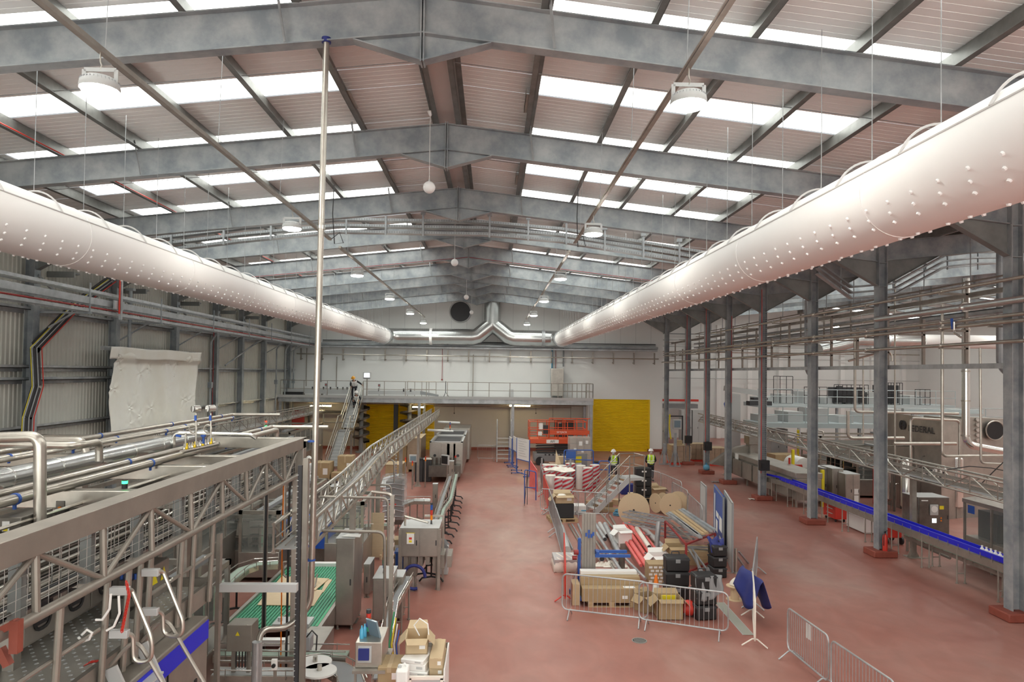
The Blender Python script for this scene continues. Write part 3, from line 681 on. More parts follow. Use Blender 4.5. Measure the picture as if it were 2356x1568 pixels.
def truss(name,label,pts,depth,width,mt='steel',pitch=.9,chord=.06,grp=None,cat='conveyor',top_box=None,plates=True,stagger=0,lanes=3,diag=True,chain='light_grey',phase=0):
 """open lattice conveyor gantry; pts = centre line of the TOP chords"""
 pts=[V(p)for p in pts];t=T(name,label,cat,pts[0],grp)
 n=[V(((q-p).y,-(q-p).x,0)).normalized()for p,q in zip(pts,pts[1:])]
 nn=[n[0]]+[((n[i]+n[i+1])/2).normalized()for i in range(len(n)-1)]+[n[-1]]
 D=V((0,0,-depth))
 for s in(-1,1):
  L_=[p+k*(s*width/2)for p,k in zip(pts,nn)]
  part('top_chord',mt,t,lambda b:b.tube(L_,chord/2,8));part('bottom_chord',mt,t,lambda b:b.tube([p+D for p in L_],chord/2,8))
  def f(b):
   k=phase
   for a,c in zip(L_,L_[1:]):
    m_=max(1,round((c-a).length/pitch))
    for i in range(m_):
     p,q=a.lerp(c,i/m_),a.lerp(c,(i+1)/m_)
     b.cyl(p,p+D,chord*.28,n=6)
     if diag:b.cyl(*((p,q+D)if k%2==0 else(q,p+D)),chord*.26,n=6)
     k+=1
  part('lattice',mt,t,f)
 def g(b):
  for j in range(lanes+1):
   o_=(j/lanes-.5)*width*.85
   b.tube([p+k*o_+V((0,0,-depth*.45))for p,k in zip(pts,nn)],.012,5)
   b.tube([p+k*o_+V((0,0,-depth*.75))for p,k in zip(pts,nn)],.012,5)
 if lanes:part('guide_rails','steel_dull',t,g)
 def h_(b):
  for a,c,k1,k2 in zip(pts,pts[1:],nn,nn[1:]):
   b.poly([a-k1*width*.42+D*.9,a+k1*width*.42+D*.9,c+k2*width*.42+D*.9,c-k2*width*.42+D*.9],.02,(0,0,1))
 part('slide_plate',chain,t,h_)
 return t
def stand(t,p,ztop,w_=.1,mt='steel_dull',foot=True,fl=.28):
 """box column on a base plate"""
 p=V(p)
 s=part('stand',mt,t,lambda b:b.bar((p.x,p.y,0),(p.x,p.y,ztop),w_,w_))
 if foot:part('base_plate','steel',s,lambda b:(b.bx(p.x-fl/2,p.x+fl/2,p.y-fl/2,p.y+fl/2,0,.02),b.poly([(p.x-fl*.45,p.y,.02),(p.x+fl*.45,p.y,.02),(p.x+w_/2,p.y,.3),(p.x-w_/2,p.y,.3)],.012,(0,1,0))))
def conveyor(name,label,pts,w_=.35,belt='green_belt',legs=1.6,side='steel',grp=None,rails=True,hframe=.12,tripod=False,railmat='steel_bright',cat='conveyor',belt_rail=None,legside=0):
 pts=[V(p)for p in pts];t=T(name,label,cat,(pts[0].x,pts[0].y,0),grp)
 n=[V(((q-p).y,-(q-p).x,0)).normalized()for p,q in zip(pts,pts[1:])]
 nn=[n[0]]+[((n[i]+n[i+1])/2).normalized()for i in range(len(n)-1)]+[n[-1]]
 def strip(b,o1,o2,z1,z2,th):
  for a,c,k1,k2 in zip(pts,pts[1:],nn,nn[1:]):
   v=[a+k1*o1+V((0,0,z1)),a+k1*o2+V((0,0,z1)),c+k2*o2+V((0,0,z1)),c+k2*o1+V((0,0,z1))]
   b.add(v+[p+V((0,0,z2-z1))for p in v],[(0,3,2,1),(4,5,6,7),(0,1,5,4),(1,2,6,5),(2,3,7,6),(3,0,4,7)])
 part('belt',belt,t,lambda b:strip(b,-w_/2+.02,w_/2-.02,-.02,.005,0))
 for s in(-1,1):
  part('side_frame',side,t,lambda b:strip(b,s*(w_/2-.01),s*(w_/2+.01),-hframe,0,0))
  if rails:
   o_=s*(w_/2+.015)
   part('guide_rail',railmat,t,lambda b:b.tube([p+k*o_+V((0,0,.10))for p,k in zip(pts,nn)],.012,6))
   if belt_rail and s==belt_rail[1]:
    part('guide_strip',belt_rail[0],t,lambda b:strip(b,o_-.02,o_+.03,.10,.19,0))
 def brk(b):
  for a,c,k1 in zip(pts,pts[1:],nn):
   m_=max(1,int((c-a).length/.45))
   for i in range(m_):
    p=a.lerp(c,(i+.5)/m_)
    for s in(-1,1):b.bar(p+k1*(s*(w_/2+.03))+V((0,0,-.05)),p+k1*(s*(w_/2+.03))+V((0,0,.12)),.012,.02)
 if rails:part('rail_brackets','steel_dull',t,brk,smooth=False)
 for a,c,k1 in zip(pts,pts[1:],nn):
  L_=(c-a).length;m_=max(1,round(L_/legs));
  if L_<legs*.45:continue
  for i in range(m_):
   p=a.lerp(c,(i+.5)/m_)
   if tripod:
    part('tripod_leg','black',t,lambda b:(b.cyl((p.x,p.y,.14),(p.x,p.y,p.z-hframe),.025,n=8),b.tube([p+k1*.34+V((0,0,-p.z+.02)),p+k1*.26+V((0,0,-p.z+.12)),p+V((0,0,-p.z+.16)),p-k1*.26+V((0,0,-p.z+.12)),p-k1*.34+V((0,0,-p.z+.02))],.028,6)))
   else:
    for s in(-1,1):
     q=p+k1*(s*w_/2)
     part('leg','steel_dull',t,lambda b:(b.cyl((q.x,q.y,.03),(q.x,q.y,p.z-.04),.022,n=8),b.cyl((q.x,q.y,0),(q.x,q.y,.03),.04,n=8)))
    part('leg_brace','steel_dull',t,lambda b:b.cyl(p+k1*(w_/2)+V((0,0,.3-p.z)),p-k1*(w_/2)+V((0,0,.3-p.z)),.014,n=6))
 return t
def skinmesh(name,J,E,mt,parent,sub=1,root=None):
 names=list(J);idx={k:i for i,k in enumerate(names)}
 me=bpy.data.meshes.new(name);me.from_pydata([J[k][0]for k in names],[(idx[a],idx[c])for a,c in E],[])
 me.materials.append(M[mt]);o=bpy.data.objects.new(name,me);COL.objects.link(o)
 md=o.modifiers.new('skin','SKIN');md.use_smooth_shade=True;md.branch_smoothing=.3
 if not me.skin_vertices:
  return o
 for k in names:
  r=J[k][1];r=r if isinstance(r,tuple)else(r,r);me.skin_vertices[0].data[idx[k]].radius=r
 me.skin_vertices[0].data[idx[root or names[0]]].use_root=True
 if sub:q=o.modifiers.new('sub','SUBSURF');q.levels=sub;q.render_levels=sub
 if parent is not None:o.parent=parent
 return o
def person(label,loc,rz,pose,helmet='helmet',vest='hi_vis',mask=True,trousers='cloth_dark',group=None):
 """pose: joint positions in metres, facing -Y"""
 P_=dict(pelvis=(0,0,.95),belly=(0,-.01,1.12),chest=(0,0,1.36),neck=(0,.0,1.50),head=(0,-.01,1.60),crown=(0,-.005,1.72),shl=(-.19,0,1.42),shr=(.19,0,1.42),ell=(-.25,.02,1.13),elr=(.25,.02,1.13),hal=(-.24,-.08,.88),har=(.24,-.08,.88),hpl=(-.10,0,.90),hpr=(.10,0,.90),knl=(-.11,-.02,.50),knr=(.11,-.02,.50),anl=(-.11,.03,.09),anr=(.11,.03,.09),tol=(-.13,-.15,.04),tor=(.13,-.15,.04))
 P_.update(pose);P_={k:V(v)for k,v in P_.items()}
 t=T('person',label,'person',(0,0,0),group)
 J=dict(pelvis=(P_['pelvis'],.12),belly=(P_['belly'],.11),chest=(P_['chest'],.13),neck=(P_['neck'],.055),head=(P_['head'],.085),crown=(P_['crown'],.075))
 hd=(P_['crown']-P_['head']).normalized();fw=pose.get('_f',V((0,-1,0)))
 E=[('pelvis','belly'),('belly','chest'),('chest','neck'),('neck','head'),('head','crown')]
 for s in 'lr':
  sg=-1 if s=='l' else 1
  J['sh'+s]=(P_['sh'+s],.06);J['el'+s]=(P_['el'+s],.043);J['wr'+s]=(P_['ha'+s].lerp(P_['el'+s],.22),.028);J['pm'+s]=(P_['ha'+s],(.022,.038))
  J['hp'+s]=(P_['hp'+s],.09);J['kn'+s]=(P_['kn'+s],.055);J['an'+s]=(P_['an'+s],.04);J['to'+s]=(P_['to'+s],.035)
  E+=[('chest','sh'+s),('sh'+s,'el'+s),('el'+s,'wr'+s),('wr'+s,'pm'+s),('pelvis','hp'+s),('hp'+s,'kn'+s),('kn'+s,'an'+s),('an'+s,'to'+s)]
  d=(P_['ha'+s]-P_['el'+s]).normalized();u=d.cross(V((sg,.2,.3))).normalized();q=d.cross(u).normalized()
  for i,(o_,ln)in enumerate(((-.027,.075),(-.009,.085),(.009,.08),(.027,.062))):
   J['f%s%d'%(s,i)]=(P_['ha'+s]+d*.05+u*o_,.0095);J['g%s%d'%(s,i)]=(P_['ha'+s]+d*(.05+ln*.5)+u*o_*1.1+q*.01,.0085);J['h%s%d'%(s,i)]=(P_['ha'+s]+d*(.045+ln*.85)+u*o_*1.1+q*.03,.0075)
   E+=[('pm'+s,'f%s%d'%(s,i)),('f%s%d'%(s,i),'g%s%d'%(s,i)),('g%s%d'%(s,i),'h%s%d'%(s,i))]
  J['t0'+s]=(P_['ha'+s]-u*.045+d*.0,.012);J['t1'+s]=(P_['ha'+s]-u*.062+d*.035+q*.01,.010);E+=[('pm'+s,'t0'+s),('t0'+s,'t1'+s)]
 J['nose']=(P_['head'].lerp(P_['crown'],.25)+fw*.105,.012);E.append(('head','nose'))
 skinmesh('body',J,E,'skin',t,1)
 JJ=dict(pelvis=(P_['pelvis'],.14),belly=(P_['belly'],.135),chest=(P_['chest'],.15),neck=(P_['chest'].lerp(P_['neck'],.8),.07));EE=[('pelvis','belly'),('belly','chest'),('chest','neck')]
 for s in 'lr':
  JJ['sh'+s]=(P_['sh'+s],.078);JJ['el'+s]=(P_['el'+s],.06);JJ['wr'+s]=(P_['ha'+s].lerp(P_['el'+s],.22),.045);EE+=[('chest','sh'+s),('sh'+s,'el'+s),('el'+s,'wr'+s)]
 skinmesh('jacket',JJ,EE,'cloth_dark',t,1)
 JJ=dict(pelvis=(P_['pelvis'],.145));EE=[]
 for s in 'lr':
  JJ['hp'+s]=(P_['hp'+s],.105);JJ['kn'+s]=(P_['kn'+s],.075);JJ['an'+s]=(P_['an'+s]+V((0,0,.03)),.06);EE+=[('pelvis','hp'+s),('hp'+s,'kn'+s),('kn'+s,'an'+s)]
 skinmesh('trousers',JJ,EE,trousers,t,1)
 for s in 'lr':
  a,c=P_['an'+s],P_['to'+s]
  part('boot','black',t,lambda b:(b.ball(a+V((0,0,-.02)),.062,10),b.tube([a+V((0,.03,-.05)),a.lerp(c,.5)+V((0,0,-.01)),c],[.05,.052,.042],8)))
 ax=(P_['neck']-P_['pelvis']).normalized();sd=(P_['shr']-P_['shl']).normalized();fr=sd.cross(ax).normalized()
 def vf(lo,hi,cut=0):
  L_=(P_['neck']-P_['pelvis']).length
  def f(u,v):
   k=lo+(hi-lo)*v;cpos=P_['pelvis']+ax*(L_*k);cc_=P_['belly'].lerp(P_['chest'],.5)
   a_=2*math.pi*u;rx=(.185+.035*min(1,k*1.4))*(1 if k<.86 else 1-(k-.86)*2.2);ry=.155*(1 if k<.8 else 1-(k-.8)*1.2)
   return cpos+sd*(rx*math.sin(a_))-fr*(-ry*math.cos(a_))
  return f
 if vest:
  vp=part('safety_vest',vest,t,lambda b:b.grid(vf(.0,.97),24,12),solid=.01)
  for lo in(.10,.30):part('reflective_band','hi_white',vp,lambda b:b.grid(lambda u,v:P_['pelvis'].lerp(P_['neck'],.5)+(V(vf(lo,lo+.09)(u,v))-P_['pelvis'].lerp(P_['neck'],.5))*1.03,24,2),solid=.004)
  for s in(-1,1):part('reflective_brace','hi_white',vp,lambda b:b.tube([P_['pelvis'].lerp(P_['neck'],k)+sd*(s*.10)+fr*(.165 if k<.9 else .09)for k in(.38,.6,.8,.97)],.026,6))
 hc=P_['crown'];
 def hm(b):
  R=Matrix.Translation(hc+hd*(-.03))@hd.to_track_quat('Z','Y').to_matrix().to_4x4();b.xf=R
  b.lathe([(.155,0),(.155,.012),(.128,.02),(.125,.06),(.105,.10),(.06,.135),(.01,.145)],(0,0,0),20);b.bx(-.015,.015,-.1,.1,.1,.15)
 part('hard_hat',helmet,t,hm)
 hcn=P_['head'].lerp(P_['crown'],.42)
 for s in(-1,1):part('eye','black',t,lambda b:b.ball(hcn+fw*.083+sd*(s*.032),.012,8))
 if mask:part('face_mask','light_grey',t,lambda b:b.ball(P_['head'].lerp(P_['crown'],.05)+fw*.05,.07,12))
 for s in(-1,1):part('ear','skin',t,lambda b:b.ball(hcn+sd*(s*.088),.022,8))
 t.location=loc;t.rotation_euler=(0,0,rz);return t
 # mezzanine
MZ,MY,MX0,MX1=4.12,49.0,-15.2,7.35
t=T('mezzanine_deck','steel mezzanine platform along the back wall with grey edge beam','platform',(-4,51,4.0))
part('deck_plate','light_grey',t,lambda b:b.bx(MX0,MX1,MY,YB-.05,MZ-.06,MZ))
part('edge_beam','galv_light',t,lambda b:b.ibeam((MX0,MY+.08,MZ-.22),(MX1,MY+.08,MZ-.22),.32,.16),smooth=False)
part('kick_plate','light_grey',t,lambda b:b.bx(MX0,MX1,MY-.01,MY,MZ,MZ+.12))
for i,y in enumerate((MY+1.4,MY+2.7)):part('joist','galv',t,lambda b:b.ibeam((MX0,y,MZ-.22),(MX1,y,MZ-.22),.30,.14),smooth=False)
for i,x in enumerate([-15.0,-5.15,1.55,7.2]):
 for j,y in enumerate((MY+.1,YB-.4)):
  if j and i==0:continue
  part('support_post','galv_light',t,lambda b:b.ibeam((x,y,0),(x,y,MZ-.38),.2,.2,up=V((1,0,0))),smooth=False)
XS0,XS1=-10.05,-9.15
t=T('guard_rail','thin steel handrail along the mezzanine edge left of the stair','railing',(-12.5,MY,MZ),'mezzanine handrails')
guard_rail(t,[(-15.0,MY+.03,MZ),(XS0,MY+.03,MZ)],1.15,1.55)
t=T('guard_rail','thin steel handrail along the mezzanine edge right of the stair, turning at its end','railing',(0,MY,MZ),'mezzanine handrails')
guard_rail(t,[(XS1,MY+.03,MZ),(MX1-.05,MY+.03,MZ),(MX1-.05,YB-.3,MZ)],1.15,1.55)
t=T('guard_rail','short inner cage railing at the right end of the mezzanine','railing',(5.8,50.3,MZ),'mezzanine handrails')
guard_rail(t,[(4.9,50.2,MZ),(7.0,50.2,MZ)],1.15,.35)
t=T('guard_rail','inner railing on the deck above the black post','railing',(-5,50.6,MZ),'mezzanine handrails')
guard_rail(t,[(-6.2,50.6,MZ),(-4.1,50.6,MZ)],1.15,.5)
t=T('mezzanine_stair','long steel stair with landing climbing from the floor to the mezzanine','staircase',(-9.4,41.8,0))
sx=(-9.98,-9.18);A=V((0,41.8,.0));NS=22
def spt(k):
 if k<=11:return V((0,41.8+3.1*k/11,2.0*k/11))
 if k<=12:return V((0,44.9+1.0*(k-11),2.0))
 return V((0,45.9+3.1*(k-12)/11,2.0+2.12*(k-12)/11))
for i in range(1,24):
 p=spt(i)
 if i==12:part('landing','light_grey',t,lambda b:b.bx(sx[0],sx[1],44.9,46.0,1.96,2.0))
 else:part('tread','light_grey',t,lambda b:(b.bx(sx[0]+.03,sx[1]-.03,p.y-.02,p.y+.26,p.z-.03,p.z),b.bx(sx[0]+.03,sx[1]-.03,p.y+.24,p.y+.26,p.z,p.z+.15)))
for x in sx:
 part('stringer','steel',t,lambda b:(b.bar((x,41.7,.0),(x,44.9,2.0),.03,.24),b.bar((x,44.9,1.95),(x,45.95,1.95),.03,.2),b.bar((x,45.9,2.0),(x,49.0,4.1),.03,.24)))
 hr=[(x,41.7,.9),(x,44.7,2.85),(x,44.9,3.05),(x,45.8,3.05),(x,46.0,3.2),(x,49.0,5.2)]
 part('handrail','steel',t,lambda b:b.tube(hr,.026,6));part('middle_rail','steel',t,lambda b:b.tube([(a,c,e-.45)for a,c,e in hr],.02,6))
 for y,z in((41.75,0),(43.3,.97),(44.9,2.0),(45.9,2.0),(47.4,3.0),(49,4.1)):part('rail_post','steel',t,lambda b:b.cyl((x,y,z),(x,y,z+(.92 if y<42 else 1.08)),.022,n=6))
part('landing_post','steel_dull',t,lambda b:b.bar((-9.2,45.4,0),(-9.2,45.4,1.95),.12,.12))
person('person in orange hard hat at the top of the mezzanine stair, reaching for the handrail',(-9.75,48.75,4.0),0,dict(pelvis=(0,.08,.90),belly=(0,-.02,1.05),chest=(.02,-.16,1.22),neck=(.02,-.26,1.32),head=(.01,-.34,1.40),crown=(.0,-.40,1.50),shl=(-.18,-.18,1.26),shr=(.21,-.16,1.27),elr=(.44,-.1,1.12),har=(.62,-.16,.98),ell=(-.22,-.2,1.0),hal=(-.14,-.34,.84)),'helmet_orange','hi_white',False)
person('person in white vest and white hard hat crouching near the top of the mezzanine stair',(-9.45,48.1,3.35),.15,dict(pelvis=(0,.25,.52),belly=(0,.12,.66),chest=(0,-.06,.84),neck=(0,-.16,.95),head=(0,-.22,1.04),crown=(0,-.24,1.16),shl=(-.19,-.06,.88),shr=(.19,-.06,.88),ell=(-.30,-.25,.70),elr=(.30,-.25,.70),hal=(-.2,-.42,.58),har=(.2,-.42,.58),hpl=(-.1,.22,.5),hpr=(.1,.22,.5),knl=(-.2,-.2,.58),knr=(.2,-.2,.56),anl=(-.16,-.02,.16),anr=(.16,-.02,.16),tol=(-.17,-.2,.1),tor=(.17,-.2,.1)),'helmet','hi_white')
t=T('monitor','control monitor with lit white screen on a post above the stair','monitor',(-9.0,49.3,MZ))
part('post','steel_dull',t,lambda b:b.cyl((-8.98,49.5,MZ),(-8.98,49.5,MZ+1.3),.04,n=8));part('casing','light_grey',t,lambda b:b.bx(-9.26,-8.70,49.40,49.55,MZ+1.3,MZ+1.78),bevel=.02);part('screen','screen_on',t,lambda b:b.bx(-9.18,-8.78,49.385,49.40,MZ+1.42,MZ+1.72));part('keypad','grey',t,lambda b:b.bx(-9.2,-8.76,49.385,49.4,MZ+1.32,MZ+1.38))
t=T('deck_conveyor','grey conveyor with small black motors on the mezzanine left of the stair','conveyor',(-12.5,50.2,MZ));part('bed','light_grey',t,lambda b:b.bx(-14.8,-10.1,50.0,50.5,MZ+.18,MZ+.5));part('legs','steel_dull',t,lambda b:[b.bx(x,x+.05,50.02,50.48,MZ,MZ+.18)for x in(-14.6,-12.4,-10.4)])
for x in(-13.0,-12.2,-11.7,-11.2,-10.8,-10.5):part('motor','dark',t,lambda b:b.cyl((x,49.98,MZ+.5),(x,49.98,MZ+.68),.05,n=8))
t=T('deck_conveyor','grey conveyor running right of the stair on the mezzanine','conveyor',(-6,50.2,MZ));part('bed','light_grey',t,lambda b:b.bx(-9.0,-5.2,50.0,50.5,MZ+.18,MZ+.46));part('ramp','grey',t,lambda b:b.poly([(-5.2,50.0,MZ+.46),(-3.9,50.0,MZ+.2),(-3.9,50.0,MZ+.08),(-5.2,50.0,MZ+.2)],.5,(0,1,0)))
for x in(-8.2,-6.4,-5.9):part('motor','dark',t,lambda b:b.cyl((x,49.98,MZ+.4),(x,49.98,MZ+.62),.06,n=8))
tag(MB().bx(-15.0,-13.6,49.6,50.2,MZ,MZ+.3).build('drive_box','black',bevel=.02),'black drive box at the left end of the mezzanine deck','box')
t=T('electrical_cabinet','tall grey cabinet standing on the mezzanine against the back wall','cabinet',(5.1,52.4,MZ))
part('body','steel',t,lambda b:b.bx(4.55,5.5,52.2,52.8,MZ+.15,MZ+2.25),bevel=.02);part('door','steel_sheet',t,lambda b:b.bx(4.6,5.45,52.17,52.2,MZ+.2,MZ+2.2),bevel=.01);part('legs','steel_dull',t,lambda b:[b.bx(x,x+.06,52.3,52.7,MZ,MZ+.15)for x in(4.6,5.4)])
t=T('junction_cabinet','small grey cabinet on the mezzanine deck near its middle','cabinet',(1.2,52.3,MZ));part('body','light_grey',t,lambda b:b.bx(1.35,1.68,52.2,52.5,MZ,MZ+.62),bevel=.01);part('door','light_grey',t,lambda b:b.bx(1.38,1.65,52.18,52.2,MZ+.05,MZ+.58))
t=T('tripod','black tripod standing on the mezzanine deck','tripod',(-3.3,49.9,MZ))
for q in(0,2.1,4.2):part('leg','dark',t,lambda b:b.cyl((-3.35+.3*math.cos(q),49.9+.3*math.sin(q),MZ),(-3.35,49.9,MZ+.4),.018,n=6))
part('column','dark',t,lambda b:b.cyl((-3.35,49.9,MZ+.35),(-3.35,49.9,MZ+1.2),.025,n=6))
for i,x in enumerate((-13.6,-8.2)):
 t=T('control_pedestal','small grey control pedestal with red button, %s of the stair'%['left','right'][i],'pedestal',(x,49.5,MZ),'deck pedestals');x=[-11.9,-8.1][i]
 part('post','light_grey',t,lambda b:b.bx(x-.04,x+.04,49.5,49.58,MZ,MZ+.8));part('button_box','grey',t,lambda b:b.bx(x-.08,x+.08,49.42,49.55,MZ+.75,MZ+.95));part('button','red',t,lambda b:b.cyl((x,49.40,MZ+.85),(x,49.42,MZ+.85),.04,n=10))
for i,(px,w_)in enumerate([(738,1.5),(1196,1.5),(962,.8)]):
 p=PY(px,933 if i<2 else 936,49.6);t=T('tube_light','glowing warm tube light under the mezzanine, %s'%['left, behind the steel pole','right, beside the support post','middle, in front of the yellow shutter'][i],'light',p,'tube lights under the mezzanine')
 part('tube','tube_on',t,lambda b:b.cyl((p.x-w_/2,p.y,p.z),(p.x+w_/2,p.y,p.z),.05,n=10));part('housing','light_grey',t,lambda b:b.bx(p.x-w_/2,p.x+w_/2,p.y-.05,p.y+.05,p.z+.05,p.z+.12));part('hanger','galv',t,lambda b:(b.cyl((p.x-.4,p.y,p.z+.1),(p.x-.4,p.y,MZ-.06),.01,n=5),b.cyl((p.x+.4,p.y,p.z+.1),(p.x+.4,p.y,MZ-.06),.01,n=5)))
for i,(x0,x1,z)in enumerate([(-14.5,7,3.62),(-4.3,6,3.45)]):tag(MB().tube([(x0,50.2+.8*i,z),(x1,50.2+.8*i,z)],.045,8).build('overhead_pipe','steel_dull'),'%s pipe slung under the mezzanine deck'%['upper','lower'][i],'pipe')
for i,(px,y0,y1,mt)in enumerate([(1045,944,950,0),(1233,945,950,0),(1272,938,965,0),(1313,936,962,0)]):
 a=PY(px,y0,52.0);c=PY(px,y1,52.0);tag(MB().tube([(a.x,52.0,3.62),c],.012,4).ball(c,.05,8).build('pull_cord','dark'),'%s pull cord hanging under the mezzanine'%ORD[i],'cord','pull cords')
def spiral(name,label,x,y,r,z0,z1,turns,zf):
 t=T(name,label,'spiral conveyor',(x,y,0));part('core','grey',t,lambda b:(b.cyl((x,y,0),(x,y,z1),.16,n=12),b.cyl((x,y,0),(x,y,.1),.4,n=16)))
 def f(b):
  n=int(turns*20)
  for i in range(n):
   a0,a1=2*math.pi*i/20,2*math.pi*(i+1)/20;za,zb_=z0+(z1-z0)*i/n,z0+(z1-z0)*(i+1)/n
   v=[(x+.2*math.cos(a0),y+.2*math.sin(a0),za-.10),(x+r*math.cos(a0),y+r*math.sin(a0),za),(x+r*math.cos(a1),y+r*math.sin(a1),zb_),(x+.2*math.cos(a1),y+.2*math.sin(a1),zb_-.10)]
   b.add(v+[(p[0],p[1],p[2]-.14)for p in v],[(0,1,2,3),(7,6,5,4),(1,5,6,2),(0,3,7,4)])
 part('spiral_chute','steel_dark',t,f);return t
spiral('spiral_conveyor','dark spiral conveyor behind the stair',-9.55,50.6,.62,.9,3.9,5,0)
spiral('spiral_conveyor','dark spiral conveyor in front of the yellow shutter',-6.05,50.8,.72,.9,3.9,5,0)
tag(MB().bx(-7.15,-6.85,50.3,50.6,0,3.9).build('black_post','black'),'tall black post in front of the yellow shutter under the mezzanine','post')
tag(MB().bx(-9.75,-9.6,51.9,YB-.06,0,3.9).build('jamb_panel','white_paint'),'white panel at the left edge of the shaded yellow shutter','panel')
t=T('black_cabinet','tall black cabinet standing under the right end of the mezzanine','cabinet',(5.6,52,0));part('body','black',t,lambda b:b.bx(4.9,6.3,51.9,52.8,0,2.4),bevel=.02);part('door','dark',t,lambda b:b.bx(4.95,6.25,51.88,51.9,.05,2.35));part('name_strip','light_grey',t,lambda b:b.bx(5.05,5.35,51.87,51.88,2.2,2.26))
tag(MB().pipe([(-13.6,51.5,1.5),(-13.6,51.5,2.9),(-10.9,51.5,2.9),(-10.9,51.5,.3)],.09).build('dark_pipework','dark'),'dark pipe loop under the left end of the mezzanine','pipe')
tag(MB().pipe([(-12.6,51.8,3.6),(-12.6,51.8,2.1),(-10.3,51.8,2.1),(-10.3,51.8,.3)],.06).build('dark_pipework','grey'),'grey pipe bend under the mezzanine by the tube light','pipe')
tag(MB().bx(-14.8,-13.9,51.2,51.4,.2,3.0).build('red_curtain','dark_red'),'dark red strip curtain under the left end of the mezzanine','curtain')
# foreground gantry (X about -3.44)
GX=-3.44
t=T('conveyor_gantry','large stainless lattice gantry carrying bottle lanes across the left foreground','gantry',(GX,12.4,0))
part('top_beam','brown_steel',t,lambda b:b.bx(GX-.10,GX+.10,2.2,12.5,4.60,4.79),bevel=.006)
part('top_beam','steel',t,lambda b:b.bx(GX-1.75,GX-1.65,2.2,12.5,4.22,4.34),bevel=.006)
part('end_beam','steel',t,lambda b:b.bx(GX-1.6,GX+.10,12.3,12.48,4.60,4.785),bevel=.006)
part('bottom_chord','brown_steel',t,lambda b:b.cyl((GX+.05,2.2,4.12),(GX+.05,12.45,4.15),.042,n=12))
part('bottom_chord','steel_dull',t,lambda b:b.cyl((GX-1.66,2.2,4.12),(GX-1.66,12.4,4.15),.042,n=12))
part('end_post','steel',t,lambda b:b.bx(GX-.08,GX+.10,12.3,12.5,0,4.6),bevel=.006)
ND=[4.4,5.26,6.15,7.0,7.9,8.8,9.66,10.5,11.4,12.2]
for i,y in enumerate(ND[:-1]):
 part('upright','brown_steel',t,lambda b:b.cyl((GX+.05,y,4.12),(GX+.03,y,4.62),.030,n=10))
 part('channel_post','galv_dark',t,lambda b:b.bx(GX-.16,GX-.06,y-.01,y+.05,4.10,4.60),smooth=False)
for i in range(len(ND)-1):
 a,c=ND[i],ND[i+1];lo,hi=(c,a)if i%2==1 else(a,c)
 part('diagonal','brown_steel',t,lambda b:b.cyl((GX+.05,lo,4.14),(GX+.03,hi,4.60),.024,n=10))
part('diagonal','brown_steel',t,lambda b:b.cyl((GX+.05,3.4,4.14),(GX+.03,4.4,4.60),.024,n=10))
def wires(b):
 y=2.4
 while y<12.3:b.cyl((GX-.03,y,4.12),(GX-.03,y,4.6),.003,n=4);y+=.125
 for z in(4.20,4.28,4.36,4.44,4.52):b.cyl((GX-.03,2.3,z),(GX-.03,12.3,z),.003,n=4)
part('wire_mesh','mesh_wire',t,wires)
LN=[(-.35,4.44,.022,'steel_dull'),(-.42,4.36,.03,'steel_dark'),(-.5,4.26,.035,'steel_dark'),(-.55,4.18,.02,'steel'),(-.66,4.44,.022,'steel'),(-.72,4.32,.03,'steel_dark'),(-.8,4.2,.03,'dark'),(-.95,4.44,.02,'steel'),(-1.0,4.32,.03,'steel_dark'),(-1.1,4.22,.03,'steel_dark'),(-1.25,4.44,.02,'steel'),(-1.35,4.3,.03,'dark'),(-1.5,4.36,.03,'steel_dull')]
for dx,z,r,mt in LN:part('lane_rail',mt,t,lambda b:b.cyl((GX+dx,2.2,z),(GX+dx,12.2,z),r,n=8))
random.seed(4)
for k in range(17):part('lane_rail',['steel_dark','steel_dull','dark','steel_dull','steel'][k%5],t,lambda b:b.cyl((GX-.14-.066*k,2.2,4.15-.012*(k%3)),(GX-.14-.066*k,12.2,4.15-.012*(k%3)),.013+.006*(k%3),n=7))
part('lane_bed','dark',t,lambda b:b.bx(GX-1.55,GX-.18,2.2,12.2,4.085,4.10))
def hoops(b):
 y=2.6
 while y<12:b.pipe([(GX-.28,y,4.16),(GX-.28,y,4.56),(GX-.28,y+.12,4.56),(GX-.28,y+.12,4.16)],.006,5,.03);y+=.42
part('wire_hoops','steel_bright',t,hoops)
for y in ND:part('cross_tie','steel_dull',t,lambda b:b.bx(GX-1.6,GX+.0,y,y+.05,4.06,4.10))
part('orange_cable','orange',t,lambda b:b.tube([(GX-.22,12.25,4.5),(GX-.24,12.3,3),(GX-.22,12.3,.3)],.012,5));part('black_hose','black',t,lambda b:b.tube([(GX-.35,12.0,4.5),(GX-.1,12.25,4.45),(GX-.06,12.25,4.25),(GX-.12,12.27,3.9),(GX-.12,12.27,.4)],.02,6));part('cable_duct','galv_light',t,lambda b:(b.bx(GX+.12,GX+.20,12.33,12.40,1.0,4.2),[b.bx(GX+.11,GX+.21,12.32,12.33,z*.1,z*.1+.03)for z in range(10,42)]))
t=T('access_platform','raised walkway of dimpled tread plate in the left foreground','platform',(-3.0,6.5,3.2))
pz=3.27
m=bpy.data.materials.new('tread_plate');m.use_nodes=True;nt=m.node_tree;n=nt.nodes;L=nt.links;b=n['Principled BSDF']
b.inputs['Base Color'].default_value=(.58,.56,.51,1);b.inputs['Metallic'].default_value=.3;b.inputs['Roughness'].default_value=.38
M['tread_plate']=m
part('tread_plate','tread_plate',t,lambda b:b.bx(-4.9,-3.54,2.2,8.72,pz-.03,pz))
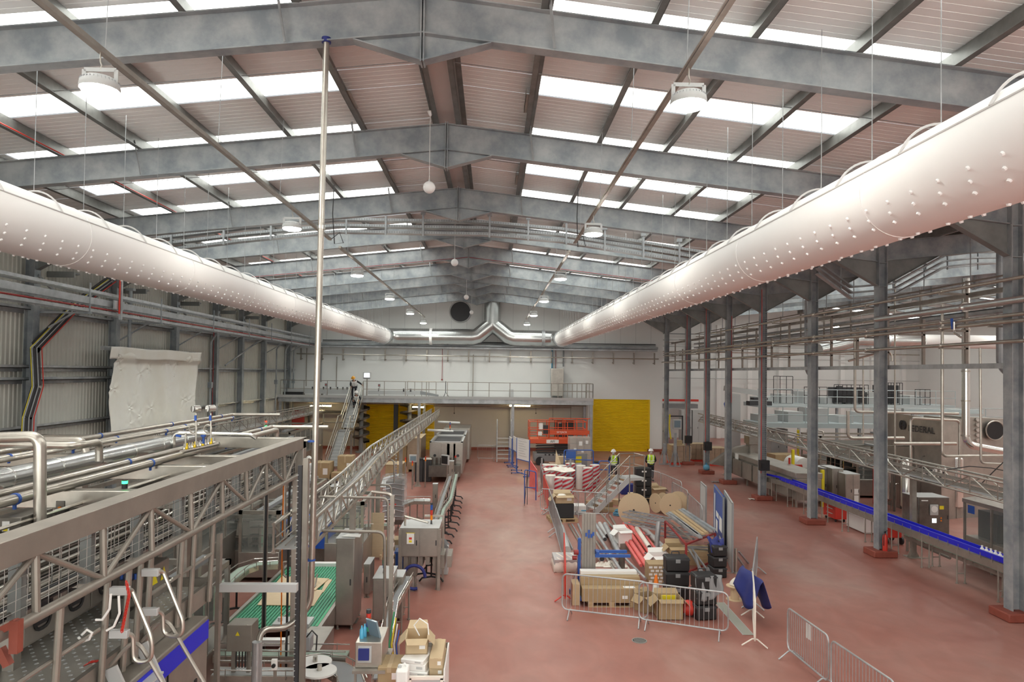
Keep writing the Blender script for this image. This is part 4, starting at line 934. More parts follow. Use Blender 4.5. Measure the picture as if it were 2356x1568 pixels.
def dimples(b):
 for i in range(10):
  for j in range(80):
   x=-4.8+i*.13+(j%2)*.065;y=2.3+j*.08
   b.lathe([(.022,pz-.001),(.012,pz+.006),(.002,pz+.008)],(x,y,0),6)
d_=part('tread_dimples','light_grey',t,dimples);d_['kind']='stuff'
part('edge_channel','brown_steel',t,lambda b:b.bx(-3.54,-3.49,2.2,8.75,pz-.16,pz+.06));part('end_plate','steel_dull',t,lambda b:b.bx(-4.9,-3.49,8.72,8.78,pz-.16,pz+.10))
for y in(3.2,5.9,8.5):part('support_leg','steel_dull',t,lambda b:b.bx(-4.7,-4.6,y-.05,y+.05,0,pz-.1))
part('cross_beam','steel',t,lambda b:b.bx(-2.72,GX+4.55,8.95,9.07,pz+.05,pz+.20))if False else None
t=T('platform_rail','brown stainless guard rail posts standing on the tread plate walkway','railing',(-3.0,7,pz))
for y in(4.6,5.6,6.27,6.63,6.85,7.05,7.75,8.06,8.6):part('post','brown_steel',t,lambda b:b.cyl((-3.46,y,pz-.14),(-3.42,y,4.10),.030,n=10))
part('middle_rail','steel',t,lambda b:b.pipe([(-3.9,4.9,3.64),(-3.5,5.0,3.64),(-3.45,6.2,3.68)],.02));part('middle_rail','steel',t,lambda b:b.cyl((-3.44,7.05,3.70),(-3.43,8.6,3.72),.02,n=8))
def gate(lb,pts,Y0_,Y1_,hinge):
 t=T('safety_gate',lb,'gate',PY(*pts[0],Y0_),'self-closing platform gates');n_=len(pts)
 W=[PY(*p,Y0_+(Y1_-Y0_)*(1 if 1<=i<n_-1 else 0))for i,p in enumerate(pts)]
 part('bent_tube','steel',t,lambda b:b.pipe(W,.020,8,.09))
 for h in hinge:q=PY(*h,Y0_);part('hinge_box','light_grey',t,lambda b:b.bx(q.x-.10,q.x+.06,q.y-.03,q.y+.03,q.z-.035,q.z+.035),bevel=.006)
 return t
gate('nearer bent tube safety gate at the platform ladder',[(292,1357),(303,1356),(350,1470),(348,1520),(308,1522),(306,1460),(286,1455)],6.2,6.25,[(281,1358),(280,1457)])
gate('farther bent tube safety gate on the platform edge',[(362,1314),(375,1314),(422,1430),(418,1463),(376,1462),(374,1410),(358,1405)],6.8,6.85,[(352,1316),(350,1406)])
t=T('safety_chain','red plastic chain hanging down from the gate hinge','chain',PY(291,1352,5.4))
def links(b,p,q,n_=22):
 for i in range(n_):
  c=p.lerp(q,i/n_);d=(q-p).normalized();s=d.cross(V((0,1,0)))if i%2 else V((0,1,0))
  b.tube([c+d*(.022*math.cos(a))+s*(.011*math.sin(a))for a in[2*math.pi*k/8 for k in range(8)]],.0045,4,closed=True)
part('links','red',t,lambda b:(links(b,PY(291,1340,6.17),PY(297,1368,6.17),6),links(b,PY(297,1368,6.17),PY(280,1453,6.17))))
t=T('safety_chain','loose red plastic chain lying on the tread plate','chain',G(215,1525,pz));part('links','red',t,lambda b:(links(b,G(198,1528,pz+.012),G(210,1522,pz+.012),5),links(b,G(210,1522,pz+.012),G(235,1519,pz+.012),8)))
t=T('platform_ladder','aluminium ladder with tube handrails leaning against the platform','ladder',(-2.3,6.4,0))
LA,LB=V((-3.42,6.35,3.28)),V((-1.95,6.35,.05));LD=V((0,.55,0))
for k in(0,1):part('side_rail','light_grey',t,lambda b:b.bar(LA+LD*k,LB+LD*k,.03,.12,up=V((0,1,0))if False else Z))
for i in range(1,12):p=LA.lerp(LB,i/12);part('tread','light_grey',t,lambda b:b.bx(p.x-.10,p.x+.10,6.35,6.9,p.z-.02,p.z))
for k in(0,1):part('handrail','steel_dull',t,lambda b:b.pipe([LA+LD*k+V((.0,0,.02)),LA+LD*k+V((.22,0,.28)),LB+LD*k+V((.5,0,.6)),LB+LD*k+V((.1,0,.4))],.019,8,.15))
t=T('filling_machine','stainless machine with two oval black-framed door windows on the walkway','machine',(-4.7,7.2,0))
part('body','steel_sheet',t,lambda b:b.bx(-5.3,-4.19,6.25,8.6,3.45,4.05),bevel=.015)
for i,y in enumerate((6.56,7.08,7.6)):
 d=part('door','steel_sheet',t,lambda b:b.bx(-4.19,-4.175,y-.24,y+.24,3.48,4.03),bevel=.004)
 part('oval_window','black',d,lambda b:b.tube([(-4.17,y+.12*math.copysign(abs(math.cos(q))**.6,math.cos(q)),3.78+.22*math.copysign(abs(math.sin(q))**.6,math.sin(q)))for q in[2*math.pi*k/24 for k in range(24)]],.018,6,closed=True));part('glass','dark',d,lambda b:b.bx(-4.175,-4.171,y-.11,y+.11,3.6,3.97))
[part('leg','steel_dull',t,lambda b:b.bx(x,x+.1,y,y+.1,3.27,3.45))for x in(-5.2,-4.35)for y in(6.3,8.4)]
t=T('air_hoses','curly white air hoses looping beside the walkway','hose',(-4.5,7,3.5))
for k,pts in enumerate([[(255,1365),(252,1400),(235,1425),(220,1425)],[(273,1370),(275,1410),(262,1440),(245,1450)],[(180,1465),(190,1475),(205,1470),(212,1455),(200,1448),(188,1460)],[(60,1290),(52,1302),(30,1300),(20,1290)]]):
 part('white_hose','paper',t,lambda b:b.tube([PY(a,c,6.0 if k<3 else 5.6)for a,c in pts],.011,6))
t=T('valve_block','valve block with small hoses standing on the walkway','valve',(-4.2,7.2,pz));part('block','steel_dark',t,lambda b:(b.bx(-4.1,-3.85,7.6,8.0,pz,pz+.22),b.bx(-4.05,-3.9,7.65,7.9,pz+.22,pz+.4)));part('knobs','label_blue',t,lambda b:[b.cyl((-4.05+.05*i,7.7,pz+.4),(-4.05+.05*i,7.7,pz+.46),.018,n=8)for i in range(4)]);part('hose_bundle','black',t,lambda b:b.tube([(-3.9,7.6,pz+.1),(-3.8,7.3,pz+.2),(-3.85,7.1,pz+.03)],.02,6))
t=T('yellow_warning_box','grey box with two yellow warning triangles on the walkway','box',(-4.0,8.2,pz));part('box','steel_dull',t,lambda b:b.bx(-4.15,-3.95,8.1,8.6,pz,pz+.4),bevel=.01)
for y in(8.22,8.45):part('warning_triangle','yellow_sign',t,lambda b:b.poly([(-3.945,y-.08,pz+.18),(-3.945,y+.08,pz+.18),(-3.945,y,pz+.33)],.003,(1,0,0)))
t=T('packing_machine','stainless machine with a bold blue stripe below the walkway','machine',(-3.3,7.4,0))
part('body','brown_steel',t,lambda b:b.bx(-4.5,-3.3,3.0,8.2,0,3.10),bevel=.015)
part('blue_stripe','belt_blue',t,lambda b:b.bx(-3.3,-3.292,3.0,8.2,2.84,3.05),'wide blue stripe')
for y in(5.2,6.2,7.2):part('panel_gap','black',t,lambda b:b.bx(-3.3,-3.288,y-.008,y+.008,0,2.84))
for y in(5.1,6.1,7.1):part('handle','steel_bright',t,lambda b:b.pipe([(-3.29,y,2.5),(-3.25,y,2.5),(-3.25,y,2.75),(-3.29,y,2.75)],.010,6,.02))
for y in(5.7,6.7):part('window','dark',t,lambda b:b.bx(-3.3,-3.29,y-.35,y+.35,1.6,2.6))
part('warning_triangle','yellow_sign',t,lambda b:b.poly([(-3.288,6.25,2.62),(-3.288,6.33,2.62),(-3.288,6.29,2.70)],.004,(1,0,0)))
part('red_emblem','red',t,lambda b:b.bx(-3.3,-3.29,8.08,8.15,2.05,2.25));part('latch','black',t,lambda b:b.bx(-3.3,-3.285,7.85,7.9,2.2,2.5))
t=T('red_guard','red angled guard frame at the left edge of the walkway','guard',(-3.7,4.9,pz));part('frame','plinth',t,lambda b:(b.bar(PY(0,1450,4.9),PY(40,1430,4.9),.05),b.bar(PY(38,1425,4.9),PY(36,1500,4.9),.06),b.bar(PY(0,1490,4.9),PY(20,1530,4.9),.05)))
t=T('pipe_gantry','box section steel frame carrying pipes over the left machines','gantry',(-7,12,4.5))
for y,xa,xb in((14.6,-9.4,-5.0),(11.4,-8.2,-3.6),(8.1,-6.6,-3.6),(10.2,-6.6,-3.6)):part('cross_beam','steel',t,lambda b:b.bx(xa,xb,y-.09,y+.09,4.38,4.58),bevel=.008)
part('long_beam','steel',t,lambda b:b.bx(-9.5,-9.32,3,14.7,4.38,4.58),bevel=.008)
for x,y in((-9.4,14.6),(-6.7,11.4),(-5.0,11.4),(-9.4,8),(-6.15,14.6),(-6.5,8.1)):part('post','steel_dull',t,lambda b:b.bx(x-.08,x+.08,y-.08,y+.08,0,4.38))
part('gusset_brace','brown_steel',t,lambda b:b.bar((-6.7,8.1,3.7),(-6.2,8.1,4.38),.1,.1))
def pipe_run(lb,x,z,r,y0,y1,mt='steel',clips='clip_blue',tail=None,seams=False):
 t=T('process_pipe',lb,'pipe',(x,y0,z),'pipes over the left machines')
 pts=[(x,y0,z),(x,y1,z)]+(tail or[]);part('pipe',mt,t,lambda b:b.pipe(pts,r,14,max(.12,r*2.5)))
 y=7.2
 while y<y1:
  if seams:part('cladding_seam','steel_bright',t,lambda b:b.cyl((x,y,z),(x,y+.02,z),r+.006,n=16));y+=.9
  else:
   part('pipe_clip',clips,t,lambda b:(b.cyl((x,y,z),(x,y+.035,z),r+.008,n=14),b.bx(x-.012,x+.012,y,y+.03,z-r-.05,z-r)));y+=2.8
 return t
pipe_run('fat clad silver pipe with seams running into the gantry',-5.62,4.70,.125,2.5,13.5,'spiral',seams=True)
pipe_run('thin pipe lying above the fat silver pipe',-6.0,4.84,.03,2.5,14.2)
pipe_run('bright steel pipe right of the fat silver pipe',-5.22,4.64,.045,2.5,16.2,tail=[(-5.22,16.4,4.64),(-3.9,16.5,4.64)])
pipe_run('nearest of the long bright steel pipes above the gantry',-4.90,4.63,.055,2.5,15.6,tail=[(-4.90,15.8,4.63),(-4.90,15.8,3.6)])
pipe_run('far pair pipe left of the clad pipe',-7.2,4.74,.045,9.5,19.0,tail=[(-7.2,19.2,4.74),(-5.9,19.3,4.74)])
pipe_run('second far pipe left of the clad pipe',-6.9,4.70,.04,9.5,18.5)
t=T('bent_process_pipe','thick steel pipe bending down at the left edge of the picture','pipe',PY(90,1080,7.2));part('pipe','steel',t,lambda b:b.pipe([PY(-60,1008,7.2),PY(92,1003,7.2),PY(92,1215,7.2)],.058,14,.12))
for i,pts in enumerate([[(-40,1019,8),(180,1025,8),(228,1015,8.6),(228,1060,8.6)],[(60,1012,9),(190,1012,9),(198,1040,9)]]):
 t=T('bent_process_pipe',['steel pipe looping over the frame behind the thick bent pipe','short steel pipe elbow behind the looping pipe'][i],'pipe',PY(*pts[0]));part('pipe','steel',t,lambda b:b.pipe([PY(*p)for p in pts],.045,12,.2))
t=T('bent_process_pipe','thin pipe arch crossing behind the pressure gauges','pipe',PY(400,1010,12));part('pipe','steel_bright',t,lambda b:b.pipe([PY(399,1050,12),PY(399,995,12),PY(578,1000,12),PY(590,1008,12)],.035,10,.12))
tag(MB().cyl(PY(295,1035,13.5),PY(352,1038,13.5),.10,n=16).build('white_tube','paper'),'short white tube lying in front of the plastic sheet','tube')
for i,(px,py)in enumerate([(451,940),(485,939)]):
 t=T('pressure_gauge','round pressure gauge on a coiled tube, %s of the pair'%['left','right'][i],'gauge',PY(px,1020,11),'pressure gauges');g=PY(px,py,11)
 part('dial_case','steel_bright',t,lambda b:b.cyl(g+V((-.03,-.05,0)),g+V((.03,.05,0)),.055,n=20));part('dial_face','paper',t,lambda b:b.cyl(g+V((-.032,-.052,0)),g+V((-.03,-.05,0)),.048,n=20))
 part('stem','steel',t,lambda b:b.cyl(PY(px,1022,11),PY(px,950,11),.014,n=8));part('blue_valve','label_blue',t,lambda b:b.bar(PY(px-1,955,10.97),PY(px-1,967,10.97),.03));part('brass_fitting','yellow',t,lambda b:b.cyl(PY(px,962,11),PY(px,956,11),.022,n=8))
 q=PY(px-7,986,11);part('siphon_coil','steel',t,lambda b:b.tube([q+V((.06*math.cos(a),.01*a/6,.065*math.sin(a)))for a in[2*math.pi*k/20 for k in range(21)]],.012,6))
t=T('valve_manifold','row of brass and steel valves with blue handles on top of the pipe gantry','valve',PY(460,1035,11))
for i in range(12):
 q=PY(424+i*6.2,1032-i*1.3,11);part('valve_body',['steel_bright','yellow','steel'][i%3],t,lambda b:(b.ball(q,.03,10),b.cyl(q,q+V((0,0,.08)),.014,n=6)))
part('header','steel',t,lambda b:b.cyl(PY(415,1040,11),PY(505,1020,11),.03,n=10));part('support_post','steel',t,lambda b:b.cyl(PY(427,995,11),PY(427,1040,11),.015,n=8));part('blue_handwheel','clip_blue',t,lambda b:(b.cyl(PY(468,1000,11),PY(468,1004,11),.04,n=12),b.cyl(PY(468,1004,11),PY(468,1025,11),.02,n=8)));part('blue_lever','label_blue',t,lambda b:b.bar(PY(405,1001,11),PY(416,1003,11),.03))
t=T('control_box','dark steel control box with white warning notice at the left edge','control box',PY(15,1215,7));q=PY(18,1210,7)
part('box','steel_dark',t,lambda b:b.bx(q.x-.14,q.x+.13,7.0,7.5,q.z-.06,q.z+.09),bevel=.01);part('notice','paper',t,lambda b:b.bx(q.x-.05,q.x+.02,6.99,7.0,q.z-.05,q.z+.05));part('notice_mark','yellow_sign',t,lambda b:b.bx(q.x-.035,q.x+.005,6.985,6.99,q.z-.045,q.z-.02))
q=PY(138,1168,8.0);t=T('push_button_box','small button box with yellow knob under the fat silver pipe','control box',q);part('box','steel_dark',t,lambda b:b.bx(q.x-.05,q.x+.05,8.0,8.1,q.z-.08,q.z+.08),bevel=.005);part('yellow_knob','amber',t,lambda b:b.cyl(q+V((0,-.02,0)),q,.018,n=10))
q=PY(287,1112,8.2);t=T('beacon','glowing green beacon under the long bright pipes','beacon',q);part('green_lens','green_on',t,lambda b:b.cyl(q,q+V((0,0,.035)),.032,n=14));part('base','black',t,lambda b:b.cyl(q+V((0,0,-.07)),q,.032,n=14));part('cap','black',t,lambda b:b.cyl(q+V((0,0,.035)),q+V((0,0,.045)),.03,n=14));part('pole','steel',t,lambda b:b.cyl(q+V((0,0,-.6)),q+V((0,0,-.07)),.012,n=6))
truss('conveyor_gantry','long lattice conveyor gantry running beside the left wall',[(-12.0,6,3.62),(-12.0,48.5,3.62)],.5,.6,'steel_dull',1.1,.06,cat='gantry')
t=T('gantry_stands','row of steel stands carrying the wall side gantry','stand',(-12,20,0));[stand(t,(-12,y,0),3.1)for y in(10,18,26,37.3,47)]
def machine(label,x0,x1,y0,y1,h,seed,grp='machines behind the foreground gantry'):
 random.seed(seed);t=T('process_machine',label,'machine',((x0+x1)/2,(y0+y1)/2,0),grp)
 part('base_cabinet','steel_sheet',t,lambda b:b.bx(x0,x1,y0,y1,.12,h*.42),bevel=.02)
 for x in(x0+.05,x1-.05):
  for y in(y0+.05,y1-.05):part('corner_post','steel',t,lambda b:b.bx(x-.04,x+.04,y-.04,y+.04,0,h))
 part('roof_frame','steel',t,lambda b:(b.bx(x0,x1,y0,y0+.1,h-.1,h),b.bx(x0,x1,y1-.1,y1,h-.1,h),b.bx(x0,x0+.1,y0,y1,h-.1,h),b.bx(x1-.1,x1,y0,y1,h-.1,h)))
 n_=max(2,int((y1-y0)/1.0))
 for i in range(n_):
  a=y0+(y1-y0)*i/n_+.05;c=y0+(y1-y0)*(i+1)/n_-.05;d=part('guard_door','glass_panel',t,lambda b:b.bx(x1-.02,x1-.01,a,c,h*.42,h-.12));part('door_frame','steel_dull',d,lambda b:b.tube([(x1-.015,a,h*.42),(x1-.015,a,h-.11),(x1-.015,c,h-.11),(x1-.015,c,h*.42)],.018,5,closed=True))
 part('front_guard','glass_panel',t,lambda b:b.bx(x0+.1,x1-.1,y0+.01,y0+.02,h*.42,h-.12))
 def inner(b):
  for i in range(int((y1-y0)*2.2)):
   y=y0+.3+i*.45;
   if y>y1-.2:break
   x=random.uniform(x0+.3,x1-.3);b.cyl((x,y,h*.42),(x,y,h*random.uniform(.6,.92)),random.uniform(.03,.10),n=10)
   b.bx(x0+.2,x1-.2,y,y+.06,h*random.uniform(.5,.8),h*.82)
 part('valve_heads','steel_bright',t,inner)
 part('drive_bars','steel_dark',t,lambda b:[b.bx(x0+.25,x1-.25,y0+.2,y1-.2,h*k,h*k+.03)for k in(.5,.62,.74)])
 part('roof_pipe','steel',t,lambda b:b.pipe([(x0+.3,y0+.2,h),(x0+.3,y0+.2,h+.25),(x0+.3,y1-.3,h+.25),(x0+.3,y1-.3,h)],.04));part('cable_duct','grey',t,lambda b:b.bx(x1-.5,x1-.35,y0+.1,y1-.1,h,h+.1))
 return t
machine('glass-guarded filler machine nearest the left edge behind the gantry',-9.2,-6.9,8.6,13.6,3.3,1)
machine('low steel machine directly behind the gantry lattice',-6.4,-4.9,9.0,13.2,2.4,2)
machine('long steel rinser machine in the middle of the left bay',-9.8,-7.4,15.4,21.5,3.1,3)
machine('glass-sided labelling machine on the red floor left of the steel pole',-7.9,-6.4,20.2,27.2,1.75,4)
machine('tall machine with glass doors below the wall side gantry',-10.8,-8.6,23.5,31.5,2.9,5)
machine('steel machine in front of the mezzanine, left of the stair',-13.6,-11.2,38.5,46.0,2.5,6)
machine('grey machine with flat roof just left of the stair foot',-14.2,-11.8,29.5,36.0,2.3,7)
for i,(x,y,z)in enumerate([(-11.9,36.5,3.1)]):
 t=T('beacon','small red and green beacon lit near the mezzanine','beacon',(x,y,z));part('pole','dark',t,lambda b:b.cyl((x,y,2.4),(x,y,3.0),.02,n=6));part('green_lens','green_on',t,lambda b:b.cyl((x,y,3.0),(x,y,3.1),.06,n=10));part('orange_lens','amber',t,lambda b:b.cyl((x,y,3.1),(x,y,3.2),.06,n=10));part('red_lens','red_on',t,lambda b:b.cyl((x,y,3.2),(x,y,3.3),.06,n=10));part('cap','black',t,lambda b:b.cyl((x,y,3.3),(x,y,3.4),.05,n=10))
def floor_at(px,py):return G(px,py)
p=G(462,1304);t=T('wheeled_bin','grey wheeled tub numbered 3 on the red floor behind the walkway','bin',p)
part('tub','light_grey',t,lambda b:b.loft(p+V((0,.3,.08)),p+V((0,.3,.82)),[(-.30,-.24),(.30,-.24),(.30,.24),(-.30,.24)],V((0,1,0))),bevel=.02);part('rim','light_grey',t,lambda b:b.bx(p.x-.34,p.x+.34,p.y+.02,p.y+.58,.80,.86));part('wheels','black',t,lambda b:[b.cyl((p.x+x-.02,p.y+y,.05),(p.x+x+.02,p.y+y,.05),.05,n=10)for x in(-.24,.24)for y in(.08,.5)])
smooth_text('3',.12,'black','number',(p.x-.05,p.y+.04,.72),(math.pi/2,0,0),t)
for i,(px,py,w_,h)in enumerate([(408,1288,.7,1.1),(395,1220,.6,1.0)]):
 p=G(px,py);t=T('tarp_bundle','blue plastic sheeting heaped on the floor, %s pile seen through the gantry'%['nearer','farther'][i],'plastic sheet',p)
 random.seed(i+5);part('sheet','tarp_blue',t,lambda b:b.grid(lambda u,v:(p.x+(u-.5)*w_*(1.2-v*.5)+.03*math.sin(u*31),p.y+.1+.25*math.sin(math.pi*u)-.1*v,max(.01,v*h*(.8+.2*math.sin(u*9)))),24,10),solid=.03)
p=G(575,1323);t=T('operator_stand','steel operator panel on a pedestal standing on the red floor','control panel',p);z0=1.15
part('pedestal','steel_dull',t,lambda b:(b.bx(p.x-.06,p.x+.06,p.y-.06,p.y+.06,0,z0),b.bx(p.x-.2,p.x+.2,p.y-.2,p.y+.2,0,.03)));part('panel','brown_steel',t,lambda b:b.box((p.x-.02,p.y,z0+.22),(.72,.16,.44),0,-.25),bevel=.01);part('frame','steel_bright',t,lambda b:(b.box((p.x-.02,p.y-.05,z0+.0),(.76,.2,.03)),b.box((p.x-.02,p.y+.02,z0+.46),(.76,.2,.03))))
part('cable_tails','black',t,lambda b:[b.tube([(p.x+x,p.y,z0),(p.x+x*1.4,p.y-.05,z0-.15),(p.x+x,p.y,z0-.3)],.012,5)for x in(-.2,-.08,.1,.22)])
tag(MB().tube([G(400,1345,.012),G(440,1310,.012),G(520,1270,.012),G(600,1217,.012),G(640,1192,.012),G(650,1182,.012)],.016,6).build('air_hose','yellow_sign'),'yellow hose lying across the red floor beyond the walkway','hose')
def chan(px0,py0,px1,py1,w_,label):
 a,c=G(px0,py0,.004),G(px1,py1,.004);d=(c-a).normalized();k=V((d.y,-d.x,0))*w_/2
 t=T('floor_channel',label,'drain channel',a);part('grating','channel',t,lambda b:b.poly([a-k,a+k,c+k,c-k],.004,(0,0,1)));part('edge_strip','light_grey',t,lambda b:(b.bar(a+k*1.05,c+k*1.05,.012,.012),b.bar(a-k*1.05,c-k*1.05,.012,.012)))
chan(480,1325,628,1218,.26,'grey drain channel in the red floor left of the steel pole')
chan(1655,1385,1722,1460,.24,'grey drain channel in the floor between the barriers')
p=G(636,1189);t=T('roller_table','low grey roller table beside the black machine on the left floor','table',p);part('top','light_grey',t,lambda b:b.bx(p.x-.7,p.x+.35,p.y,p.y+1.1,.52,.6));part('slots','grey',t,lambda b:[b.bx(p.x-.65+i*.14,p.x-.6+i*.14,p.y+.05,p.y+1.05,.6,.605)for i in range(7)])
for x in(-.65,.3):
 for y in(.05,1.05):part('leg','steel_dull',t,lambda b:b.cyl((p.x+x,p.y+y,0),(p.x+x,p.y+y,.52),.03,n=6))
t=T('black_robot','black handling unit behind the low roller table','machine',(p.x,p.y+1.7,0));part('body','dark',t,lambda b:(b.bx(p.x-.5,p.x+.1,p.y+1.3,p.y+1.8,0,1.25),b.bx(p.x-.3,p.x+.5,p.y+1.3,p.y+1.8,1.25,1.45)),bevel=.03);part('white_arm','paper',t,lambda b:(b.cyl((p.x+.1,p.y+1.25,1.0),(p.x+.5,p.y+1.25,1.0),.06,n=10),b.cyl((p.x+.2,p.y+1.2,.5),(p.x+.35,p.y+1.2,.8),.05,n=8)))
t=T('steel_hopper','open steel hopper bin right of the black handling unit','bin',(p.x+1.2,p.y+1.5,0));part('hopper','brown_steel',t,lambda b:(b.bx(p.x+.7,p.x+1.9,p.y+1.2,p.y+1.25,.4,1.2),b.bx(p.x+.7,p.x+.74,p.y+1.2,p.y+2.2,.4,1.2),b.bx(p.x+1.86,p.x+1.9,p.y+1.2,p.y+2.2,.4,1.2),b.bx(p.x+.7,p.x+1.9,p.y+2.15,p.y+2.2,.4,1.2),b.bx(p.x+.7,p.x+1.9,p.y+1.2,p.y+2.2,.38,.42)))
for x in(.75,1.85):part('leg','steel_dull',t,lambda b:b.bx(p.x+x-.03,p.x+x+.03,p.y+1.2,p.y+1.26,0,.4))
t=T('drain_pipe','thin steel pipe dropping and hooking up beside the gantry end','pipe',PY(655,1100,12.8));part('pipe','steel',t,lambda b:b.pipe([PY(655,1085,12.8),PY(655,1192,12.8),PY(676,1180,12.8)],.035,10,.1))
t=T('service_post','slim steel post with black cable beyond the gantry','post',G(614,1370));q=PY(612,1130,14.6);part('post','steel_dull',t,lambda b:b.bx(q.x-.04,q.x+.04,q.y,q.y+.06,0,q.z));part('black_cable','black',t,lambda b:b.cyl((q.x+.02,q.y-.03,0),(q.x+.02,q.y-.03,q.z),.028,n=6))
# the tall bent steel pipe
t=T('tall_steel_pipe','tall polished steel pipe rising to the nearest roof rafter and bending near the floor','pipe',G(600,1560))
yy=11.05;tp=PY(751,93,yy);q1=PY(716,1340,yy)
part('upright','steel',t,lambda b:b.pipe([tp,q1,PY(714,1392,yy),PY(660,1446,yy-.1),PY(600,1446,yy-.35),PY(592,1500,yy-.5)],.049,18,.22))
part('joint_ring','steel_bright',t,lambda b:b.cyl(tp.lerp(q1,.345),tp.lerp(q1,.352),.062,n=18));part('blue_clip','clip_blue',t,lambda b:b.cyl(PY(718,1012,yy),PY(718,1016,yy),.07,n=18));part('blue_clip','clip_blue',t,lambda b:b.cyl(PY(716,1285,yy),PY(716,1289,yy),.066,n=18));part('top_flange','navy',t,lambda b:b.cyl(tp+V((0,0,-.04)),tp+V((0,0,.04)),.075,n=18))
q=PY(592,1475,yy-.5);part('foil_wrap','wrap_silver',t,lambda b:b.cyl((q.x,q.y,0),q,.082,.075,n=16),'foil wrapped lower end')
part('clip_arm','steel',t,lambda b:b.bar(PY(700,1012,yy),PY(712,1012,yy),.03))
t=T('tie_beam','grey steel beam joining the walkway to the gantry end post','beam',PY(508,1350,9.1));a,c=PY(508,1350,9.1),PY(684,1352,9.1);part('beam','light_grey',t,lambda b:b.bx(a.x,c.x,9.05,9.15,a.z-.05,a.z+.05));part('post','steel_dull',t,lambda b:b.bx(a.x-.05,a.x+.0,9.05,9.13,a.z-2.0,a.z+.7))
a=PY(692,1070,10.0);c_=PY(692,1400,10.0)
t=T('cable_riser','dark vertical cable ladder beside the brown post in the foreground','cable ladder',(a.x,10,0));part('cables','dark',t,lambda b:b.bx(a.x-.035,a.x+.025,9.98,10.02,0,a.z));part('rungs','light_grey',t,lambda b:[b.bx(a.x-.045,a.x-.02,9.965,9.98,z*.08,z*.08+.008)for z in range(1,int(a.z/.08))]);part('brown_post','brown_steel',t,lambda b:b.bx(a.x+.04,a.x+.11,9.98,10.06,0,a.z+.1))
# lattice gantry through the centre-left
tr=[(-3.28,11.4,3.45),(-3.32,16.6,3.52),(-3.66,22.6,3.54),(-3.85,47.5,3.42)]
truss('conveyor_gantry','lattice bottle gantry bending away beneath the mezzanine',tr,.45,.55,'steel',.62,.07,cat='gantry',lanes=3)
t=T('gantry_stands','steel stands on base plates under the bending bottle gantry','stand',(-3.4,16.6,0));[stand(t,p_,3.0,.13,'steel_dull',True,.34)for p_ in((-3.3,16.6,0),(-3.68,22.6,0),(-3.72,28.5,0),(-3.8,36,0))]
part('perforated_strip','steel_bright',t,lambda b:[b.bx(-3.93,-3.88,28.4,28.44,.2+.12*k,.27+.12*k)for k in range(22)])
for i,(pts,Y)in enumerate([([(735,1145),(735,1142),(893,1145),(893,1300)],14.5),([(850,1058),(852,1056),(907,1057),(907,1110)],23.5),([(900,1150),(900,1115),(790,1115)],20.0),([(740,1220),(885,1223),(885,1500)],12.6)]):
 t=T('bent_pipe','x','pipe',PY(*pts[-1],Y),'bent pipe frames');t['label']=['bent steel pipe frame arching over the cluttered conveyors','small bent steel pipe frame near the stacked panels','bent pipe with black sleeve behind the wrapped machine','steel pipe turning down in front of the tall cabinet'][i]
 part('pipe','steel_dull',t,lambda b:b.pipe([PY(*p_,Y)for p_ in pts],.027,10,.15))
 # centre-left machines
t=T('accumulation_table','wide conveyor table of green slats in the left foreground','conveyor',(-4.2,15.2,0))
tz=.55
TA,TB,TC,TD=G(520,1442,tz),G(757,1442,tz),G(772,1302,tz),G(655,1302,tz)
TD=V((TA.x,TD.y,tz));TB.x=-3.62;TC=V((TB.x,TC.y,tz))
def slats(b):
 n=26;w_=(TB.x-TA.x)/n
 for i in range(n):
  b.bx(TA.x+i*w_,TA.x+(i+.62)*w_,TA.y,TD.y,tz-.03,tz)
part('green_slats','green_belt',t,slats);part('slat_bed','light_grey',t,lambda b:b.bx(TA.x,TB.x,TA.y,TD.y,tz-.08,tz-.03))
part('left_frame','steel_sheet',t,lambda b:b.bx(TA.x-.08,TA.x,TA.y,TD.y,tz-.35,tz+.06));part('right_frame','steel_sheet',t,lambda b:b.bx(TB.x,TB.x+.08,TA.y,TD.y,tz-.4,tz+.02));part('green_edge','green',t,lambda b:b.bx(TB.x-.05,TB.x+.0,TA.y,TD.y,tz,tz+.03))
part('front_deck','steel_sheet',t,lambda b:b.bx(TA.x-.55,TA.x+.5,TA.y-1.3,TA.y-.02,tz-.2,tz+.03));part('front_deck','steel_sheet',t,lambda b:b.bx(TB.x-.45,TB.x+.35,TA.y-1.3,TA.y-.02,tz-.42,tz+.03))
part('front_rail','white_paint',t,lambda b:b.bx(TA.x-.5,TB.x,TA.y-.75,TA.y-.6,tz-.1,tz+.02));part('rear_rail','white_paint',t,lambda b:b.bx(TA.x+.4,TB.x,TD.y+.02,TD.y+.2,tz-.1,tz+.08))
for x in(TA.x,TB.x):
 for y in(TA.y-1,TA.y+2,TD.y-.1):part('leg','steel_dull',t,lambda b:b.cyl((x,y,0),(x,y,tz-.1),.04,n=8))
for i,x in enumerate((TA.x+1.15,TA.x+1.6)):
 part('drive_housing','light_grey',t,lambda b:(b.bx(x-.16,x+.16,TA.y-.1,TA.y+.35,tz+.02,tz+.1),b.cyl((x-.05,TA.y+.1,tz+.1),(x-.05,TA.y+.1,tz+.18),.05,n=10)))
part('centre_divider','steel_dull',t,lambda b:b.pipe([(TA.x+1.0,TA.y-.6,tz+.1),(TA.x+1.05,TA.y+.1,tz+.06),(TA.x+1.2,TA.y+2.6,tz+.06),(TA.x+1.2,TA.y+2.8,tz+.3)],.02))
def board(label,pts,z,grp):
 t=T('plywood_sheet',label,'board',G(*pts[0],z),grp);part('sheet','ply',t,lambda b:b.poly([G(a,c,z)for a,c in pts],.018,(0,0,1)),bevel=.002)
